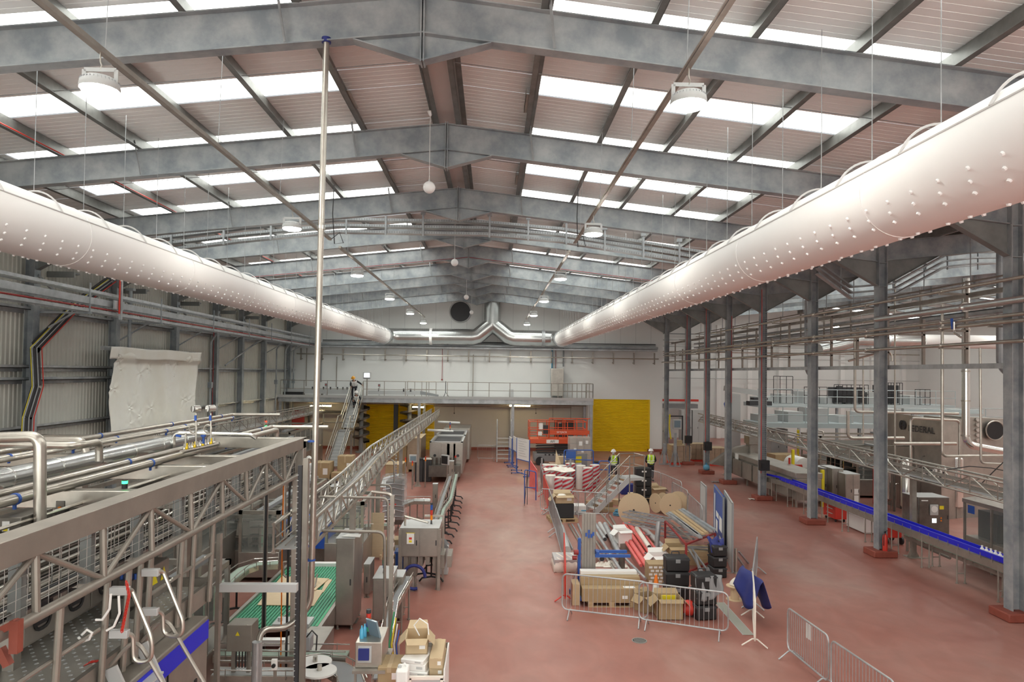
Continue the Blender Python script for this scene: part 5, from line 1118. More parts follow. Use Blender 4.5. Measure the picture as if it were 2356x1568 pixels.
board('pale plywood sheet lying nearer on the green table',[(592,1392),(722,1394),(745,1358),(620,1354)],tz+.005,'plywood sheets')
board('pale plywood sheet lying farther back on the green table',[(622,1357),(726,1358),(757,1331),(648,1326)],tz+.028,'plywood sheets')
board('brown plywood offcut sticking out on the right of the pale sheets',[(738,1363),(744,1363),(764,1334),(752,1332)],tz+.003,'plywood sheets')
q=PY(549,1468,11.6);t=T('electrical_box','dark steel electrical box with yellow warning triangle in the left foreground','control box',(q.x,11.6,0))
part('box','brown_steel',t,lambda b:b.bx(q.x-.2,q.x+.21,11.6,11.95,q.z-.22,q.z+.22),bevel=.01);part('warning_triangle','yellow_sign',t,lambda b:b.poly([(q.x-.05,11.59,q.z+.05),(q.x+.02,11.59,q.z+.05),(q.x-.015,11.59,q.z+.12)],.006,(0,-1,0)));part('post','steel_dull',t,lambda b:(b.bx(q.x-.15,q.x-.09,11.7,11.76,0,q.z-.2),b.bx(q.x+.1,q.x+.16,11.7,11.76,0,q.z-.2)))
part('cables','black',t,lambda b:[b.cyl((q.x-.05+.05*k,11.65,q.z-.5),(q.x-.05+.05*k,11.65,q.z-.2),.012,n=5)for k in range(4)])
conveyor('bottle_conveyor','green railed conveyor crossing in front of the slat table',[G(498,1500,.95),G(800,1503,.95)],.3,'chain_green',1.3)
conveyor('bottle_conveyor','second crossing conveyor nearest the bottom edge left of centre',[G(495,1543,.9),G(700,1545,.9)],.34,'light_grey',1.2)
arc=[G(700,1540,.9)];c0=G(735,1590,.9)
conveyor('bottle_conveyor','curved bottle conveyor at the bottom edge with several bright rails',[G(690,1535,.9),G(735,1528,.9),G(775,1533,.9),G(803,1550,.9),G(812,1578,.9)],.42,'grey',1.2)
conveyor('bottle_conveyor','curved bottle conveyor leading from the walkway round to the slat table',[G(498,1362,1.0),G(530,1330,1.0),G(560,1307,1.0),G(590,1297,1.0),G(640,1294,1.0)],.3,'chain_green',1.4,tripod=True)
for i,(px,py)in enumerate([(725,1525),(735,1545)]):
 p=G(px,py,1.0);t=T('star_wheel','white round star wheel on the curved conveyor, %s'%['upper','lower'][i],'wheel',p,'star wheels');part('disc','paper',t,lambda b:b.cyl(p,p+V((0,0,.03)),.28,n=28));part('hub','steel',t,lambda b:b.cyl(p+V((0,0,.03)),p+V((0,0,.12)),.04,n=12));part('spindle','steel_dull',t,lambda b:b.cyl((p.x,p.y,0),p,.03,n=8))
p=PY(705,1480,10.6);t=T('grey_motor_box','grey plastic motor box with black cable beside the cable riser','control box',p);part('box','grey',t,lambda b:b.bx(p.x-.10,p.x+.06,10.6,10.8,p.z-.12,p.z+.10),bevel=.02);part('cable','black',t,lambda b:b.tube([p+V((0,0,.1)),p+V((.08,0,.2)),p+V((.16,0,.12)),p+V((.15,0,-.1))],.012,6));part('bracket','steel_dull',t,lambda b:b.bx(p.x-.14,p.x-.06,10.7,10.76,0,p.z))
p=PY(630,1530,9.9);t=T('isolator_switch','white isolator switch with black knob by the crossing conveyors','switch',p);part('plate','paper',t,lambda b:b.bx(p.x-.04,p.x+.04,9.9,9.95,p.z-.07,p.z+.08),bevel=.006);part('knob','black',t,lambda b:b.cyl(p+V((0,-.03,0)),p,.028,n=12));part('post','steel_dull',t,lambda b:b.bx(p.x-.02,p.x+.02,9.95,9.98,0,p.z))
def gx(px,py,z=0):return G(px,py,z)
p=gx(765,1448);q=gx(812,1448);zt=2.0
cabinet('tall_cabinet','tall narrow stainless cabinet beside the green slat table with papers on top',p.x+.05,q.x,p.y,p.y+1.0,.1,2.1,'steel_sheet',1,light=(q.x-.15,p.y+.7,2.12))
tag(MB().poly([(p.x+.15,p.y+.1,2.125),(q.x+.12,p.y+.02,2.125),(q.x+.1,p.y+.3,2.13),(p.x+.25,p.y+.32,2.13)],.008,(0,0,1)).build('paper_sheets','paper'),'white paper sheets lying on the tall stainless cabinet','paper')
t=T('tarp_covered_machine','machine covered by a bright blue plastic sheet behind the slat table','covered machine',G(708,1300));p=G(708,1296)
def tarp(u,v):
 w_=.85;h=1.25;a=u*2*math.pi;r=1+.05*math.sin(a*9)*(1-v);return(p.x+w_*r*max(-1,min(1,1.35*math.cos(a)))*(1.06-.12*v),p.y+.7+.6*r*max(-1,min(1,1.35*math.sin(a)))*(1.05-.1*v),.45+(h-.45)*v)
part('blue_cover','tarp_blue',t,lambda b:(b.grid(tarp,48,6),b.poly([tarp(k/48,1)for k in range(48)],.02,(0,0,1))));part('frame','steel_dull',t,lambda b:b.bx(p.x-.6,p.x+.6,p.y+.3,p.y+1.1,0,1.2))
t=T('side_table','small grey table beside the blue covered machine','table',(p.x-1.1,p.y+.3,0));part('top','light_grey',t,lambda b:b.bx(p.x-1.5,p.x-.6,p.y+.1,p.y+.7,.9,.94))
for x in(-1.45,-.65):part('leg','steel_dull',t,lambda b:b.bx(p.x+x-.03,p.x+x+.03,p.y+.15,p.y+.2,0,.9))
q=PY(672,1292,13.6);t=T('drive_motor','olive drive motor and bent steel tubes at the far corner of the slat table','motor',q);part('body','steel_dark',t,lambda b:b.bx(q.x-.1,q.x+.18,16.9,17.2,1.25,1.55),bevel=.02)if False else part('body','steel_dark',t,lambda b:b.bx(q.x-.08,q.x+.12,13.6,13.8,q.z-.1,q.z+.1),bevel=.02);part('bent_tube','steel',t,lambda b:b.pipe([q+V((-.1,0,.0)),q+V((-.18,0,-.0)),q+V((-.16,0,-.25)),q+V((-.1,0,-.3))],.02,6))
def footrect(x0,x1,ybase,depth,label,h,name='machine_cabinet',**kw):
 a,c=G(x0,ybase),G(x1,ybase);return cabinet(name,label,a.x,c.x,a.y,a.y+depth,kw.pop('z0',.1),h,**kw),a,c
t,a,c=footrect(856,898,1465,1.0,'stainless control cabinet with a stack light, right of the perforated stand',1.31,doors=1,light=None,z0=.37);stack_light(t,((a.x+c.x)/2-.02,a.y+.4,1.32),h=.55,cols=('blue','green','amber','red'))
t,a,c=footrect(901,925,1432,.6,'narrow brown stainless cabinet behind the stack light cabinet',1.08,doors=1,mt='brown_steel')
t,a,c=footrect(918,1008,1356,1.1,'large stainless case packer with white notice and stack light',1.68,'case_packer',doors=2,notice=True,z0=.9,mt='steel_sheet');stack_light(t,((a.x+c.x)/2+.28,a.y+.5,1.69),h=.6,cols=('amber','red','blue'))
part('top_arm','steel',t,lambda b:(b.cyl((a.x+.1,a.y+.3,1.95),(a.x+.75,a.y+.2,1.8),.035,n=8),b.cyl((a.x+.1,a.y+.3,1.68),(a.x+.1,a.y+.3,1.97),.03,n=8),b.bx(a.x+.6,c.x+.1,a.y+.7,a.y+.76,1.85,1.9),b.bx(c.x+.04,c.x+.1,a.y+.7,a.y+.76,0,1.85)))
part('lower_works','steel_dull',t,lambda b:[b.bx(a.x+.1+.2*k,a.x+.22+.2*k,a.y+.1+.05*(k%3),a.y+.9,.45+.07*(k%4),.9)for k in range(7)]);part('blue_hose','navy',t,lambda b:b.tube([(c.x-.65+.3*math.cos(q),a.y-.12,.38+.32*math.sin(q))for q in[2*math.pi*k/20 for k in range(17)]],.045,8));[part('side_post','steel_dull',t,lambda b:b.bx(x-.03,x+.05,a.y-.05,a.y+.05,0,1.66))for x in(a.x,c.x)]
q=G(942,1345);t=cabinet('control_box','narrow upright control box in front of the case packer',q.x-.16,q.x+.22,q.y-.2,q.y+.05,.3,1.0,'brown_steel',1)
p=G(1017,1322);t=T('pedal_bin','grey waste bin with triangular open lid beside the case packer','bin',p)
part('body','light_grey',t,lambda b:b.loft((p.x,p.y+.2,0),(p.x,p.y+.2,.8),[(-.17,-.19),(.17,-.19),(.17,.19),(-.17,.19)],V((0,1,0))),bevel=.02);part('lid','grey',t,lambda b:(b.poly([(p.x-.2,p.y,.8),(p.x+.2,p.y,.8),(p.x,p.y,1.02)],.02,(0,1,0)),b.poly([(p.x-.2,p.y+.38,.8),(p.x+.2,p.y+.38,.8),(p.x,p.y+.38,1.02)],.02,(0,1,0)),b.poly([(p.x-.2,p.y,.8),(p.x,p.y,1.02),(p.x,p.y+.4,1.02),(p.x-.2,p.y+.4,.8)],.012)))
conveyor('bottle_conveyor','long narrow green bottle conveyor on black feet running back to the shrink tunnel',[G(988,1262,1.1),G(1008,1215,1.1),G(1020,1172,1.1),G(1036,1150,1.1),G(1050,1090,1.1)],.14,'chain_green',1.1,tripod=True)
conveyor('bottle_conveyor','second narrow bottle conveyor on black feet left of the long green one',[G(975,1262,1.05),G(1000,1205,1.05),G(1018,1145,1.05),G(1036,1095,1.05)],.14,'grey',1.3,tripod=True)
conveyor('bottle_conveyor','curved stainless bottle conveyor crossing between the wrapped machine and the green line',[G(915,1160,1.0),G(945,1150,1.0),G(990,1150,1.0)],.5,'light_grey',1.2)
conveyor('bottle_conveyor','curved bottle conveyor in front of the cardboard stack',[G(882,1120,1.0),G(890,1098,1.0),G(922,1090,1.0)],.35,'light_grey',1.2)
conveyor('bottle_conveyor','short green railed conveyor below the bent pipe frame',[G(780,1212,1.0),G(895,1205,1.0)],.5,'chain_green',1.5)
conveyor('bottle_conveyor','sloping grey conveyor in front of the cabinets, with loose cables',[G(870,1560,.9),G(905,1385,.9),G(940,1325,.9)],.2,'grey',1.2)
conveyor('box_conveyor','low grey conveyor behind the bending gantry near the stacked cartons',[G(785,1110,.8),G(830,1080,.8),G(850,1080,.8)],.4,'grey',1.5)
machine('small glass sided bottle machine left of the centre gantry',-7.1,-5.95,19.6,21.4,2.0,11,'small machines under the centre gantry')
machine('coder machine under the centre gantry behind the tall cabinet',-4.9,-3.75,20.5,22.4,2.1,12,'small machines under the centre gantry')
p=G(905,1225);t=T('wrapped_machine','machine wrapped in clear plastic film behind the steel mast','machine',p)
part('core','steel_dark',t,lambda b:b.bx(p.x-.3,p.x+.3,p.y,p.y+.6,.3,1.9));part('film_wrap','clear',t,lambda b:b.grid(lambda u,v:(p.x+(.4+.02*math.sin(v*40))*max(-1,min(1,1.4*math.cos(u*6.283))),p.y+.3+.4*max(-1,min(1,1.4*math.sin(u*6.283))),.5+1.6*v),28,20));part('film_folds','wrap_silver',t,lambda b:[b.tube([(p.x-.4,p.y-.1,.6+.2*k),(p.x,p.y-.13,.64+.2*k+.05*(k%2)),(p.x+.4,p.y-.1,.6+.2*k)],.018,5)for k in range(8)])
part('red_label','red',t,lambda b:b.bx(p.x-.2,p.x+.1,p.y-.12,p.y-.11,1.0,1.1))
a,c=G(985,1103),G(1064,1103)
t=T('shrink_tunnel','big stainless shrink tunnel machine with open top at the end of the aisle','machine',((a.x+c.x)/2,a.y,0));X0,X1,y0=a.x+.05,c.x,a.y
part('body','steel_sheet',t,lambda b:b.bx(X0,X1,y0,y0+7.5,.35,2.07),bevel=.02);part('body_extension','steel_sheet',t,lambda b:b.bx(X0+.25,X1+.15,y0+7.5,y0+11,.2,2.25),bevel=.02);part('top_frame','light_grey',t,lambda b:(b.bx(X0,X1,y0,y0+.1,2.07,2.13),b.bx(X0,X0+.1,y0,y0+7.5,2.07,2.13),b.bx(X1-.1,X1,y0,y0+7.5,2.07,2.13),b.bx(X0,X1,y0+7.4,y0+7.5,2.07,2.13),b.bx(X0,X1,y0+3.6,y0+4.2,2.07,2.13)))
part('open_well','dark',t,lambda b:(b.bx(X0+.2,X1-.2,y0+.3,y0+3.4,2.071,2.08),b.bx(X0+.2,X1-.2,y0+4.4,y0+7.2,2.071,2.08)));part('white_arm','paper',t,lambda b:(b.cyl((X0-.4,y0+3.0,2.5),(X1-.7,y0+2.9,2.45),.07,n=8),b.cyl((X0-.1,y0+7,2.7),(X1-.5,y0+7,2.65),.07,n=8)))
for k,x in enumerate((X0+.02,(X0+X1)/2-.3,(X0+X1)/2+.02+.0,X1-.55)):
 d=part('door','steel_sheet',t,lambda b:b.bx(x+.02,x+.50,y0-.03,y0-.003,1.08,2.02),bevel=.01)
 if k in(0,3):part('round_latch','dark',d,lambda b:b.cyl((x+.28,y0-.04,1.35),(x+.28,y0-.03,1.35),.08,n=14))
part('red_isolator','red',t,lambda b:b.bx(X1-.45,X1-.35,y0-.06,y0-.03,1.22,1.35));part('lower_works','steel_dark',t,lambda b:(b.bx(X0+.05,X1-.1,y0-.9,y0,.3,.9),[b.cyl((X0+.2+.25*k,y0-.5,.9),(X0+.2+.25*k,y0-.5,1.3),.06,n=8)for k in range(6)]))
stack_light(t,(X0+.95,y0+2.9,2.5),h=.5)
q=G(1028,1125);t=T('touch_screen','grey touch screen panel on an arm in front of the shrink tunnel','monitor',q);part('casing','light_grey',t,lambda b:b.box((q.x-.1,q.y,1.5),(.08,.5,.5),.9),bevel=.01);part('screen','black',t,lambda b:b.box((q.x-.14,q.y-.03,1.5),(.02,.4,.4),.9));part('arm','steel_dull',t,lambda b:b.cyl((q.x,q.y+.05,0),(q.x,q.y+.05,1.3),.035,n=8))
for i,(px,py,h)in enumerate([(932,1120,1.3),(948,1125,1.2),(978,1120,1.35)]):
 p=G(px,py);t=T('stack_light_post','%s small stack light on a post beside the black tubs'%['left','middle','right'][i],'beacon',p,'small stack lights');part('post','steel_dull',t,lambda b:b.cyl(p,p+V((0,0,h)),.03,n=8));part('orange_lens','amber',t,lambda b:b.cyl(p+V((0,0,h)),p+V((0,0,h+.12)),.035,n=10));part('red_lens','red',t,lambda b:b.cyl(p+V((0,0,h+.12)),p+V((0,0,h+.24)),.035,n=10))
p=G(950,1115);t=T('touch_screen','small grey operator screen on a stem left of the shrink tunnel','monitor',p);part('stem','steel_dull',t,lambda b:b.cyl(p,p+V((0,0,1.25)),.04,n=8));part('casing','light_grey',t,lambda b:b.bx(p.x-.22,p.x+.2,p.y-.05,p.y+.05,1.2,1.6),bevel=.02);part('screen','screen',t,lambda b:b.bx(p.x-.16,p.x+.14,p.y-.06,p.y-.05,1.28,1.52))
for i,px in enumerate((963,982)):
 p=G(px,1108);t=T('black_tub','%s black tub standing left of the shrink tunnel'%['left','right'][i],'bin',p,'black tubs');part('tub','dark',t,lambda b:b.bx(p.x-.22,p.x+.22,p.y,p.y+.5,0,1.2),bevel=.03);part('lid','black' if i==0 else 'roll_white',t,lambda b:b.bx(p.x-.25,p.x+.25,p.y-.02,p.y+.52,1.2,1.26),bevel=.02)
for i,(x0,x1,yb,h,d,mt,lb)in enumerate([(936,968,1085,2.0,3.0,'card_wrap','tall pale stack of wrapped carton blanks behind the lattice gantry'),(886,924,1120,1.15,1.4,'card','stack of brown carton blanks below the lattice gantry'),(895,935,1072,1.3,2.0,'card','brown carton blank stack farther back below the lattice gantry')]):
 a,c=G(x0,yb),G(x1,yb);t=T('carton_stack',lb,'cardboard stack',((a.x+c.x)/2,a.y,0),'stacks of carton blanks')
 part('blanks',mt,t,lambda b:b.bx(a.x,c.x,a.y,a.y+d,.15,h),bevel=.01);part('layer_lines','card',t,lambda b:[b.bx(a.x-.004,c.x+.004,a.y-.004,a.y,.15+k*.12,.156+k*.12)for k in range(int((h-.2)/.12))]);part('top_board','card_light',t,lambda b:b.bx(a.x-.02,c.x+.02,a.y-.02,a.y+d+.02,h,h+.02));part('pallet_base','wood',t,lambda b:[b.bx(a.x+(c.x-a.x)*k/2-(0 if k==0 else .1),a.x+(c.x-a.x)*k/2+(.1 if k<2 else 0),a.y,a.y+d,0,.15)for k in range(3)])
p=G(735,1112);pallet('blue pallet under the brown cartons near the stair foot',(p.x+.55,p.y+.6,0),2.4,1.6,0,'navy')
carton('brown cardboard carton, left one on the blue pallet',(p.x+.05,p.y+.5,.145),(.95,1.0,.95),grp='cartons on the blue pallet')
carton('tall brown carton at the back right of the blue pallet',(p.x+1.2,p.y+.95,.145),(.8,.8,1.25),grp='cartons on the blue pallet')
carton('low brown carton at the front right of the blue pallet',(p.x+1.0,p.y+.2,.145),(.75,.6,.45),grp='cartons on the blue pallet')
person('person in dark clothes with white vest partly hidden behind the tall steel pipe',G(709,1135),.3,{},'helmet','hi_white')
person('person crouching in a yellow and white vest behind the steel pole',G(722,1165),-.6,dict(pelvis=(0,.2,.6),belly=(0,.1,.75),chest=(0,-.05,.98),neck=(0,-.12,1.12),head=(0,-.16,1.2),crown=(0,-.18,1.32),shl=(-.19,-.05,1.02),shr=(.19,-.05,1.02),ell=(-.28,-.2,.8),elr=(.28,-.2,.8),hal=(-.15,-.4,.72),har=(.15,-.4,.72),hpl=(-.1,.2,.58),hpr=(.1,.2,.58),knl=(-.18,-.18,.5),knr=(.18,-.18,.5),anl=(-.14,.1,.09),anr=(.14,.1,.09),tol=(-.15,-.08,.05),tor=(.15,-.08,.05)),'helmet','hi_vis')
BX=G(905,1560);
p=PY(850,1490,9.8);t=T('control_desk','steel operator cabinet with tilted touch screen and stack light near the bottom edge','control panel',(p.x,9.8,0))
part('desk','steel',t,lambda b:b.bx(p.x-.2,p.x+.18,9.8,10.4,p.z-.28,p.z+.08),bevel=.01);part('table','steel_dull',t,lambda b:(b.bx(p.x-.22,p.x+.24,9.7,10.5,p.z-.32,p.z-.28),[b.bx(p.x+x,p.x+x+.03,9.75,9.78,0,p.z-.3)for x in(-.2,.18)]));part('control_module','navy',t,lambda b:b.bx(p.x-.15,p.x-.0,9.76,9.8,p.z-.16,p.z+.0));part('module_plate','light_grey',t,lambda b:b.bx(p.x-.16,p.x+.03,9.79,9.805,p.z-.2,p.z+.03))
part('touch_screen','screen',t,lambda b:b.box((p.x+.02,10.0,p.z+.2),(.03,.22,.28),.9,.0,-.3),bevel=.004);part('cyan_bottles','cyan_bottle',t,lambda b:[b.lathe([(.03,0),(.03,.12),(.012,.15),(.012,.18)],(p.x-.14+.03*k,9.95+.07*k,p.z+.08),10)for k in range(2)]);stack_light(t,(p.x-.07,10.1,p.z+.08),h=.36,cols=('green','blue','amber','red'),pole=.05)
q=PY(902,1140,11.6);t=T('service_mast','tall brown steel mast with perforated side in the left centre','post',(q.x,11.6,0));part('mast','brown_steel',t,lambda b:b.bx(q.x-.03,q.x+.035,11.6,11.68,0,q.z));part('perforated_strip','steel_bright',t,lambda b:[b.bx(q.x+.036,q.x+.045,11.61,11.66,.1+k*.14,.17+k*.14)for k in range(int(q.z/.14)-1)])
part('top_elbow','steel',t,lambda b:b.pipe([(q.x,11.64,q.z-.2),(q.x,11.64,q.z+.02),(q.x-.35,11.64,q.z+.06)],.03,8,.12))
t=T('cable_bundle','tangle of green and yellow cables hanging beside the mast','cable',(q.x+.1,11.4,0))
for k,mt in enumerate(('green','yellow_sign','paper','label_blue','light_grey')):
 part('cable',mt,t,lambda b:b.tube([(q.x+.08+.03*k,11.5,2.0-.1*k),(q.x+.02+.04*k,11.4,1.5),(q.x+.1+.02*k,11.45,1.0+.05*k),(q.x-.05,11.5,.6),(q.x-.1+.02*k,11.4,.2)],.012,5))
a,c=PY(915,1487,10.0),PY(1020,1487,10.0)
t=T('white_trolley','white framed grey trolley panel standing at the bottom edge beside the aisle','trolley',(a.x+.4,10,0))
zt=1.75
part('front_panel','light_grey',t,lambda b:b.bx(a.x+.24,a.x+.66,9.6,9.62,.3,zt));part('white_frame','roll_white',t,lambda b:(b.bx(a.x+.21,a.x+.69,9.58,9.63,zt-.02,zt+.02),b.bx(a.x+.21,a.x+.25,9.58,9.63,.3,zt),b.bx(a.x+.65,a.x+.69,9.58,9.63,.3,zt)));part('top','light_grey',t,lambda b:b.bx(a.x+.22,a.x+.70,9.63,10.6,zt-.1,zt-.06));part('side_panel','paper',t,lambda b:b.bx(a.x+.69,a.x+.71,9.63,10.6,.3,zt+.1));part('back_frame','steel',t,lambda b:b.bx(a.x+.22,a.x+.7,10.58,10.6,zt-.1,zt+.1));part('wheels','black',t,lambda b:[b.cyl((a.x+x,y,.06),(a.x+x+.04,y,.06),.06,n=10)for x in(.3,.6)for y in(9.7,10.5)]);[part('leg','steel_dull',t,lambda b:b.bx(a.x+x,a.x+x+.03,y,y+.03,.1,.3))for x in(.3,.6)for y in(9.7,10.5)]
zz=zt-.06
carton('white flat carton, top of the white pile on the trolley',(a.x+.30,9.98,zz+.19),(.34,.5,.06),-.25,'paper','white flat cartons',tape=False,papers='light_grey');carton('white flat carton in the middle of the white pile on the trolley',(a.x+.31,9.98,zz+.09),(.34,.5,.10),-.2,'paper','white flat cartons',tape=False,papers='light_grey');carton('white flat carton at the bottom of the white pile on the trolley',(a.x+.33,9.98,zz),(.36,.52,.09),-.2,'paper','white flat cartons',tape=False,papers='light_grey')
carton('small open carton with white lining on top of the white pile',(a.x+.27,10.12,zz+.25),(.32,.4,.22),.05,'card_light','cartons on the trolley',open_=True)
tag(MB().tube([(a.x+.3,10.1,zz+.45),(a.x+.22,10.1,zz+.6),(a.x+.3,10.1,zz+.70),(a.x+.42,10.1,zz+.62),(a.x+.44,10.1,zz+.40)],.010,6).build('white_cable','paper'),'white cable looping out of the small open carton','cable')
carton('tan carton lying at the right of the white pile, lower one',(a.x+.58,10.1,zz),(.20,.7,.14),0,'card_light','cartons on the trolley');carton('tan carton stacked on the right of the trolley, upper one',(a.x+.575,10.05,zz+.14),(.19,.7,.15),0,'card_light','cartons on the trolley')
t2=carton('tall brown carton standing left of the white trolley',(a.x-.02,9.95,.3),(.44,.5,1.28),0,'card','large cartons beside the trolley',tape=False,lab=False)
carton('brown carton with taped flaps on top of the tall brown carton',(a.x-.08,9.95,1.58),(.32,.45,.26),0,'card','large cartons beside the trolley',open_=False)
p=PY(925,1552,9.4);t=T('jerrycan','white plastic jerrycan beside the tall brown carton','container',(p.x,9.4,0));part('can','paper',t,lambda b:b.bx(p.x-.08,p.x+.08,9.35,9.6,p.z-.25,p.z+.08),bevel=.025);part('cap','light_grey',t,lambda b:b.cyl((p.x-.04,9.45,p.z+.08),(p.x-.04,9.45,p.z+.11),.025,n=10));part('handle','paper',t,lambda b:b.tube([(p.x-.02,9.5,p.z+.07),(p.x+.02,9.5,p.z+.12),(p.x+.06,9.5,p.z+.07)],.012,6));part('stand','red',t,lambda b:b.bx(p.x-.2,p.x+.2,9.3,9.7,0,p.z-.25))
p=G(1025,1530,.3);t=T('red_crate','red crate at the bottom edge beside the white trolley','crate',(p.x,9.9,0));part('crate','red',t,lambda b:b.bx(a.x+.73,a.x+.86,9.5,10.5,0,1.15),bevel=.01);part('tape_strip','card_light',t,lambda b:b.bx(a.x+.78,a.x+.80,9.5,10.5,1.15,1.155))
p=G(863,1290);t=T('wooden_panel','pale wooden panel standing on edge behind the tall cabinet','board',p);part('panel','ply',t,lambda b:b.box((p.x,p.y+.3,.75),(.42,.03,1.4),.0,-.08))
part('foot','ply',t,lambda b:b.bx(p.x+.12,p.x+.18,p.y+.1,p.y+.35,0,.15))
p=G(902,1330);carton('small brown carton behind the mast',(p.x,p.y+.3,.6),(.5,.5,.5),0,'card_light','loose cartons left of the aisle');tag(MB().bx(p.x-.3,p.x+.3,p.y,p.y+.6,0,.6).build('steel_plinth','steel_dull'),'low steel plinth under the small brown carton','plinth')
p=G(925,1350);t=T('blue_crate','bright blue plastic tub beside the case packer','crate',p);part('tub','blue',t,lambda b:(b.bx(p.x-.2,p.x+.2,p.y,p.y+.4,.5,.95)),bevel=.03);part('rim','blue',t,lambda b:b.bx(p.x-.23,p.x+.23,p.y-.03,p.y+.43,.93,.98));part('stand','steel_dull',t,lambda b:[b.bx(p.x+x,p.x+x+.04,p.y+y,p.y+y+.04,0,.5)for x in(-.2,.16)for y in(0,.36)])
t,a,c=footrect(836,850,1375,.7,'low steel junction cabinet with white caps behind the perforated stand',.88,doors=1)
for i,(px,py,w_,h,d)in enumerate([(895,1195,.5,1.0,.5),(1000,1185,.2,1.3,.3),(1037,1115,.28,1.25,.4),(945,1262,.3,.9,.3),(765,1180,.5,1.1,.8),(815,1160,.6,.9,.6)]):
 p=G(px,py);cabinet('control_box',['small steel box','slim upright steel box','upright steel box with orange cable','olive steel box','low steel drive box','small steel pump box'][i]+[' behind the wrapped machine',' beside the green bottle line',' in front of the shrink tunnel',' behind the case packer arm',' under the bending gantry',' by the stair side conveyor'][i],p.x-w_/2,p.x+w_/2,p.y,p.y+d,.3,h,'brown_steel',1)
 # aisle objects, far
p=G(1125,1070)
def make_barrier(name='pedestrian_barrier',mt='galv_light',w_=2.2,h=1.05,legs=True,solid=None,footn=2):
 t=T(name,'x','barrier',(0,0,0),'pedestrian barriers');z0=.18;r=.019;R_=.14
 part('frame',mt,t,lambda b:b.tube(rounded(w_,z0,h,R_),r,8,closed=True))
 part('bars',mt,t,lambda b:[b.cyl((-w_/2+w_*k/19,0,z0),(-w_/2+w_*k/19,0,h),.007,n=5)for k in range(1,19)])
 for x in(-w_/2+.2,w_/2-.2):
  part('foot',mt,t,lambda b:b.tube([(x,-.27,.012),(x,-.05,z0),(x,.05,z0),(x,.27,.012)],.017,6))
 if solid:part('panel',solid,t,lambda b:b.bx(-w_/2+.03,w_/2-.03,-.012,.012,z0,h-.02))
 return t
def rounded(w_,z0,h,R_):
 out=[]
 for cx,cz,a0 in((w_/2-R_,z0+R_,-90),(w_/2-R_,h-R_,0),(-w_/2+R_,h-R_,90),(-w_/2+R_,z0+R_,180)):
  out+=[V((cx+R_*math.cos(math.radians(a0+k*22.5)),0,cz+R_*math.sin(math.radians(a0+k*22.5))))for k in range(5)]
 return out
BP=make_barrier();BR=make_barrier(mt='red',solid='red');BW=make_barrier(mt='roll_white',w_=2.2,h=1.1)
used=set()
def barrier(proto,pA,pB,label,group='pedestrian barriers'):
 """stands between two floor points"""
 a,c=V(pA),V(pB);m_=(a+c)/2;rz=math.atan2(c.y-a.y,c.x-a.x);m_.z=0
 if id(proto)not in used:
  used.add(id(proto));t=proto;t.location=m_;t.rotation_euler=(0,0,rz);t['label']=label;t['group']=group
 else:t=copy_tree(proto,m_,rz,label,group=group)
 L_=(c-a).length;t.scale=(L_/2.2,1,1);return t
def BG(pts,proto,labels,group='pedestrian barriers'):
 for(p_,q_),l in zip(zip(pts,pts[1:]),labels):barrier(proto,G(*p_),G(*q_),l,group)
barrier(BP,G(1293,1417),G(1490,1440),'grey barrier in the front row, standing in front of the long cartons')
barrier(BP,G(1470,1440),G(1675,1470),'grey barrier in the front row with a grey jacket hung over it')
barrier(BW,G(1737,1497),G(1731,1412),'white barrier seen edge-on near the floor channel')
barrier(BP,G(1731,1412),G(1742,1310),'grey barrier seen edge-on with a blue sheet draped on it')
barrier(BP,G(1812,1510),G(1906,1590),'grey barrier at the bottom right with a paper notice, left one')
barrier(BP,G(1912,1600),G(2060,1720),'grey barrier cut by the bottom edge of the picture, right one')
L5=[(1300,1395),(1297,1300),(1278,1230),(1262,1180),(1250,1140),(1243,1110)]
for i,(p_,q_)in enumerate(zip(L5,L5[1:])):
 pr=BR if i in(0,3)else BP
 barrier(pr,G(*p_),G(*q_),['red panelled barrier at the front corner of the compound','grey barrier behind the front red one along the aisle','third grey barrier along the aisle side of the compound','red panelled barrier beside the carton on the pallet','farthest barrier of the aisle side row'][i],'aisle side barriers')
barrier(BP,G(1243,1180),G(1330,1188),'grey barrier crossing in front of the striped rolls','inner barriers');barrier(BP,G(1325,1188),G(1400,1192),'grey barrier crossing below the steel steps','inner barriers')
barrier(BP,G(1478,1122),G(1520,1135),'barrier behind the standing person, left one','back barriers');barrier(BP,G(1520,1135),G(1568,1160),'barrier behind the standing person, right one','back barriers')
barrier(BP,G(1546,1160),G(1582,1185),'barrier right of the broken cartons','back barriers');barrier(BP,G(1582,1190),G(1615,1228),'barrier beside the cable drums at the right side','back barriers');barrier(BP,G(1380,1110),G(1478,1122),'barrier behind the steel steps','back barriers')
barrier(BP,G(1098,1059),G(1140,1060),'low barrier by the wall at the end of the aisle','far barriers');barrier(BP,G(1132,1060),G(1160,1059),'barrier overlapping behind the wheeled steps','far barriers')
barrier(BW,G(1540,1062),G(1590,1062),'white barrier in front of the grey electrical panels far right','far barriers')
q=G(1737,1440);t=T('blue_sheet','dark blue sheet draped over the edge-on barrier','sheet',(q.x,q.y,.3));p0=G(1735,1425)
def dr(u,v):
 s=-1 if v<.5 else 1;k=abs(v-.5)*2;return(p0.x+s*(.02+k*.20)+.02*math.sin(u*14),p0.y-.5+u*1.4,1.08-k*(.62+.15*math.sin(u*5)))
part('sheet','navy',t,lambda b:b.grid(dr,20,14),solid=.01);M['navy'].node_tree.nodes['Principled BSDF'].inputs['Base Color'].default_value=(.02,.03,.19,1)
q=G(1640,1425);t=T('grey_jacket','grey jacket hanging over the front barrier','jacket',(q.x,q.y,.6));pa,pb=PY(1600,1340,q.y),PY(1660,1350,q.y)
